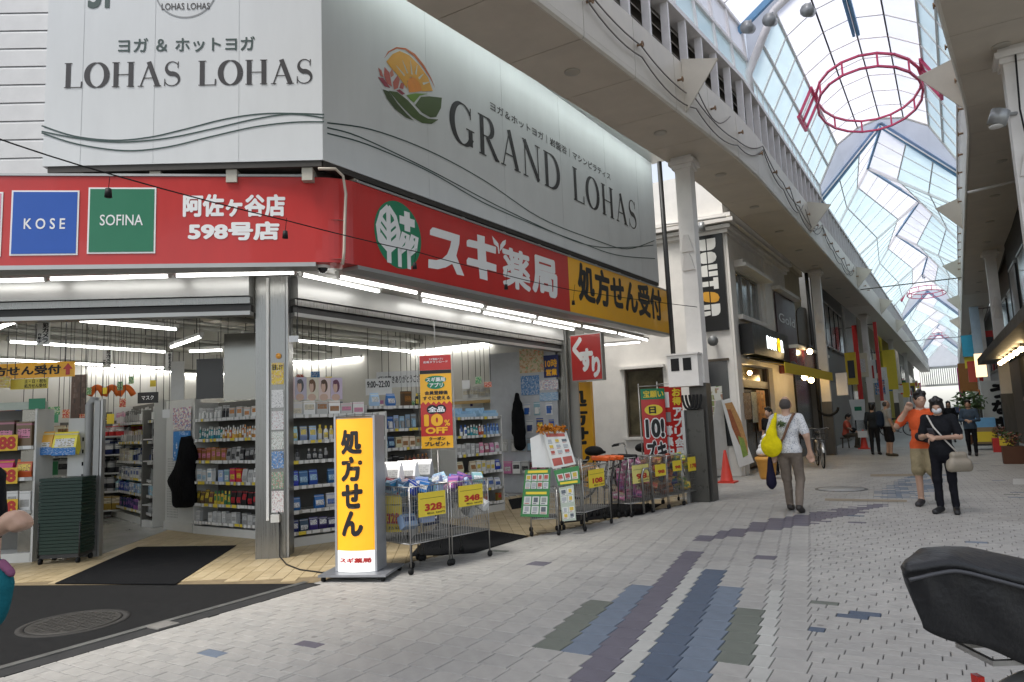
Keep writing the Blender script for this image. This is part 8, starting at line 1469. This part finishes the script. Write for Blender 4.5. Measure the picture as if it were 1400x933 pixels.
mb = MB(); leaf_cloud(mb, W(-.035, -.155, 1.30), .05, 26, .045, 2); single('leafy_greens', mb, M_LF, 'green leaves poking out beside the yellow tote', 'greens')
soft('carrier_bag', W, [('c', (-.30, .06, .78), (-.30, .05, .42), .03, .075), ('e', (-.30, .05, .46), (.06, .10, .14))], .013, cloth('bagdark', (.018, .016, .035)), 'dark blue bag hanging from the walking man\'s hand', 'bag')
# --- woman with mask and phone
p = gp(1297, 702); RZ = math.radians(166); o, W = person('woman in black with a face mask looking down at a phone', p, RZ, 1.62, dict(elR=(.24, .02, 1.10), wrR=(.10, .25, 1.13), elL=(-.25, .0, 1.10), wrL=(-.06, .27, 1.10), toeL=(-.14, .12, .035), ankR=(.09, .0, .075), toeR=(.13, .16, .035)),
    dict(top=cloth('black', (.014, .015, .018)), bottom=cloth('black2', (.012, .012, .016)), shoes=mat('shoe_black', (.015, .015, .016), .5), hair=HAIR), long_top=.06, head=(8, -24), hair='bob', vox=.0105, mask=True, slim=.97)
mb = MB(); c = (W.j['wrR']+W.j['wrL'])/2+W.Rz @ Vector((.0, .085, .05)); ux = W.Rz @ Vector((1, 0, 0)); uy = W.Rz @ Vector((0, .6, .8)); un = ux.cross(uy); mb.obox(c-ux*.037-uy*.07, ux*.074, uy*.145, un*.009); single('mobile_phone', mb, mat('phone_dark', (.05, .05, .06), .2), 'phone held by the woman with the mask', 'phone')
soft('handbag', W, [('c', (-.17, .12, .84), (-.27, .02, .84), .05, .05), ('c', (-.15, .14, .72), (-.29, .0, .72), .075, .075), ('c', (-.13, .15, .66), (-.31, -.02, .66), .055, .055)], .012, mat('bag_taupe', (.30, .26, .20), .5, noise=.1, bump=.2, bscale=30), 'taupe shoulder bag at the masked woman\'s hip', 'bag', .04)
mb = MB(); mb.tube([W(-.22, .10, .88), W(-.10, .14, 1.05), W(.04, .145, 1.25), W(.13, .06, 1.42), W(.12, -.08, 1.40)], .011, 6); single('bag_strap', mb, mat('strap_white', (.55, .53, .48), .5), 'pale strap across the masked woman\'s chest', 'strap')
# --- man in orange on the phone
p = gp(1272, 691); RZ = math.radians(172); o, W = person('man in an orange shirt and khaki shorts holding a phone to his ear', p, RZ, 1.72, dict(elR=(.33, .03, 1.18), wrR=(.17, .10, 1.42), kneeL=(-.10, .12, .50), ankL=(-.10, -.14, .22), toeL=(-.10, -.06, .09), kneeR=(.10, .06, .49), ankR=(.10, .06, .075), toeR=(.12, .22, .035), elL=(-.25, .0, 1.1), wrL=(-.18, .18, 1.0)),
    dict(top=cloth('orange', (.66, .11, .035)), bottom=cloth('khaki2', (.30, .25, .15)), shoes=mat('shoe_dark2', (.03, .028, .03), .5)), shorts=True, long_top=.06, head=(24, -4), hair='short', vox=.0115, slim=1.05)
mb = MB(); c = W(.10, .05, 1.55); mb.obox(c+Vector((-.01, -.045, -.06)), (.014, 0, 0), (0, .08, .02), (0, -.02, .14)); single('mobile_phone', mb, mat('phone_dark', (.05, .05, .06), .2), 'phone at the ear of the man in orange', 'phone')
soft('waist_bag', W, [('c', (.02, .14, 1.02), (-.14, .13, .97), .07, .06)], .014, cloth('bagblk', (.03, .028, .03)), 'small dark bag on the chest of the man in orange', 'bag')
# --- two standing further up, one with a backpack
p = gp(1198, 622); o, W = person('person in dark clothes standing back to the camera up the street', p, math.radians(-8), 1.62, None, dict(top=cloth('dark3', (.025, .03, .035)), bottom=cloth('dark4', (.02, .02, .022))), sleeve='long', hair='short', vox=.02, hands=False, face=False)
p = gp(1218, 624); o, W = person('man in a grey shirt and black shorts facing right with a backpack', p, math.radians(-62), 1.70, None, dict(top=cloth('grey2', (.30, .30, .29)), bottom=cloth('blk5', (.016, .016, .018)), shoes=mat('shoe_olive', (.09, .07, .045), .7), hair=HAIRG), shorts=True, hair='bald', vox=.017, slim=1.08)
soft('backpack', W, [('c', (0, -.22, 1.28), (0, -.22, 1.0), .11, .12)], .02, cloth('navy6', (.02, .03, .05)), 'dark backpack on the man in the grey shirt', 'backpack')
# --- seated person by the second pillar
p = gp(1164, 613); SE = dict(pel=(0, -.05, .52), che=(0, .0, .84), nk=(0, .04, 1.03), hipL=(-.09, -.02, .48), kneeL=(-.12, .38, .50), ankL=(-.12, .36, .075), toeL=(-.13, .50, .035), hipR=(.09, -.02, .48), kneeR=(.12, .38, .50), ankR=(.12, .30, .075), toeR=(.13, .45, .035), shL=(-.17, .02, .99), shR=(.17, .02, .99), elL=(-.24, .10, .76), wrL=(-.12, .30, .64), elR=(.24, .10, .76), wrR=(.12, .32, .64))
p2 = Vector((p.x-.12, p.y+.15, 0)); o, W = person('person in a coral shirt sitting by the second pillar', p2, math.radians(-95), 1.68, SE, dict(top=cloth('coral', (.55, .12, .08)), bottom=cloth('brown7', (.10, .085, .065)), shoes=mat('shoe_olive', (.09, .07, .045), .7)), hair='short', vox=.017, head=(-10, -15)); soft('dark_bundle', W, [('c', (-.1, .2, .68), (.1, .26, .68), .10, .10)], .022, cloth('bundle', (.02, .02, .022)), 'dark bundle on the lap of the seated person', 'bag')
t = thing('stool', 'dark stool under the seated person', 'stool', p2); mb = MB(); c = W(0, -.08, 0); mb.lathe([(.18, .36), (.18, .40)], c, 12); part('seat', mb, M_FRAMEB, t)
for w in range(4): mb = MB(); a = math.pi/4+w*math.pi/2; mb.tube([c+Vector((.13*math.cos(a), .13*math.sin(a), .36)), c+Vector((.16*math.cos(a), .16*math.sin(a), 0))], .014, 5); part('leg', mb, M_FRAMEB, t)
# --- walkers on the right
p = gp(1331, 623); o, W = person('woman in blue grey walking towards the camera on the right', p, math.radians(172), 1.60, dict(elR=(.24, .02, 1.08), wrR=(.08, .22, 1.08), elL=(-.24, .02, 1.08), wrL=(-.08, .23, 1.05), kneeL=(-.10, .12, .49), ankL=(-.10, .16, .075), toeL=(-.11, .32, .035), ankR=(.10, -.16, .10), toeR=(.10, -.03, .03)), dict(top=cloth('bluegrey', (.06, .09, .13)), bottom=cloth('blk8', (.014, .014, .017))), sleeve='long', long_top=.08, hair='short', vox=.017)
p = gp(1302, 605); o, W = person('person in black walking behind the masked woman', p, math.radians(178), 1.62, None, dict(top=cloth('blk9', (.012, .012, .014)), bottom=cloth('blk9', (.012, .012, .014))), sleeve='long', long_top=.12, hair='long', vox=.02, hands=False)
p = gp(1078, 655); o, W = person('person in black standing in the cafe doorway', Vector((p.x-.5, p.y+1.0, 0)), math.radians(150), 1.60, None, dict(top=cloth('blk9', (.012, .012, .014)), bottom=cloth('blk9', (.012, .012, .014))), hair='short', vox=.02, hands=False)
# --- person leaving the frame on the right
p = Vector((1.04, 10.9, 0)); o, W = person('person in a violet blue top cut off by the right edge', p, math.radians(95), 1.66, None, dict(top=cloth('violet', (.035, .035, .20)), bottom=cloth('blk9', (.012, .012, .014))), sleeve='long', long_top=.1, vox=.02, hands=False)
# --- person at the left edge: bent arm, fist, teal bag
p = Vector((-3.50, 1.335, 0)); RZ = math.radians(-59); o, W = person('person at the left edge with a bent bare arm and dark trousers', p, RZ, 1.66, dict(elR=(.20, .08, 1.07), wrR=(.15, .29, 1.20), elL=(-.26, -.05, 1.08), wrL=(-.25, .0, .86), kneeR=(.1, .16, .48), ankR=(.1, .14, .075), toeR=(.1, .3, .035), kneeL=(-.1, .05, .48)), dict(top=cloth('blk9', (.012, .012, .014)), bottom=cloth('charcoal', (.03, .028, .03)), shoes=mat('shoe_black', (.015, .015, .016), .5)), vox=.0085, fist=True)
soft('teal_bag', W, [('c', (.13, .20, 1.06), (.13, .24, .95), .04, .06), ('e', (.13, .235, .95), (.05, .10, .14)), ('e', (.13, .22, .87), (.05, .085, .08)), ('c', (.13, .16, 1.02), (.13, .30, .98), .035, .03)], .012, printcloth('teal', (.012, .12, .15), (.07, .22, .25), 11, .2), 'teal patterned bag held by the person at the left edge', 'bag')
soft('finger_stand_in', W, [('c', (.14, .30, 1.06), (.14, .34, 1.02), .018, .016)], .010, cloth('mauve', (.26, .10, .18)), 'small mauve shape standing for fingers of the other hand beside the teal bag', 'pouch')  # added mauve shape in place of the other hand's fingers
# --- small figures far up the street
for k, (x, y, rz_, c1_, c2_, lb) in enumerate([(1248, 590, 10, (.05, .05, .06), (.03, .03, .04), 'far pedestrian in dark clothes left of the masked woman'), (1262, 583, 175, (.5, .5, .5), (.05, .05, .08), 'far pedestrian in a pale shirt in the middle of the street'), (1322, 589, 180, (.35, .10, .08), (.05, .045, .04), 'far pedestrian in a reddish top on the right'), (1312, 581, 0, (.10, .12, .2), (.03, .03, .03), 'farthest pedestrian in blue on the right')]):
    person(lb, gp(x, y), math.radians(rz_), 1.66, dict(kneeL=(-.1, .1, .5), ankL=(-.1, .15, .075), toeL=(-.1, .3, .035), ankR=(.1, -.15, .1), toeR=(.1, -.02, .03)), dict(top=cloth('far_a%d' % k, c1_), bottom=cloth('far_b%d' % k, c2_)), vox=.03, hands=False, face=False, sleeve='long' if k % 2 else 'short')
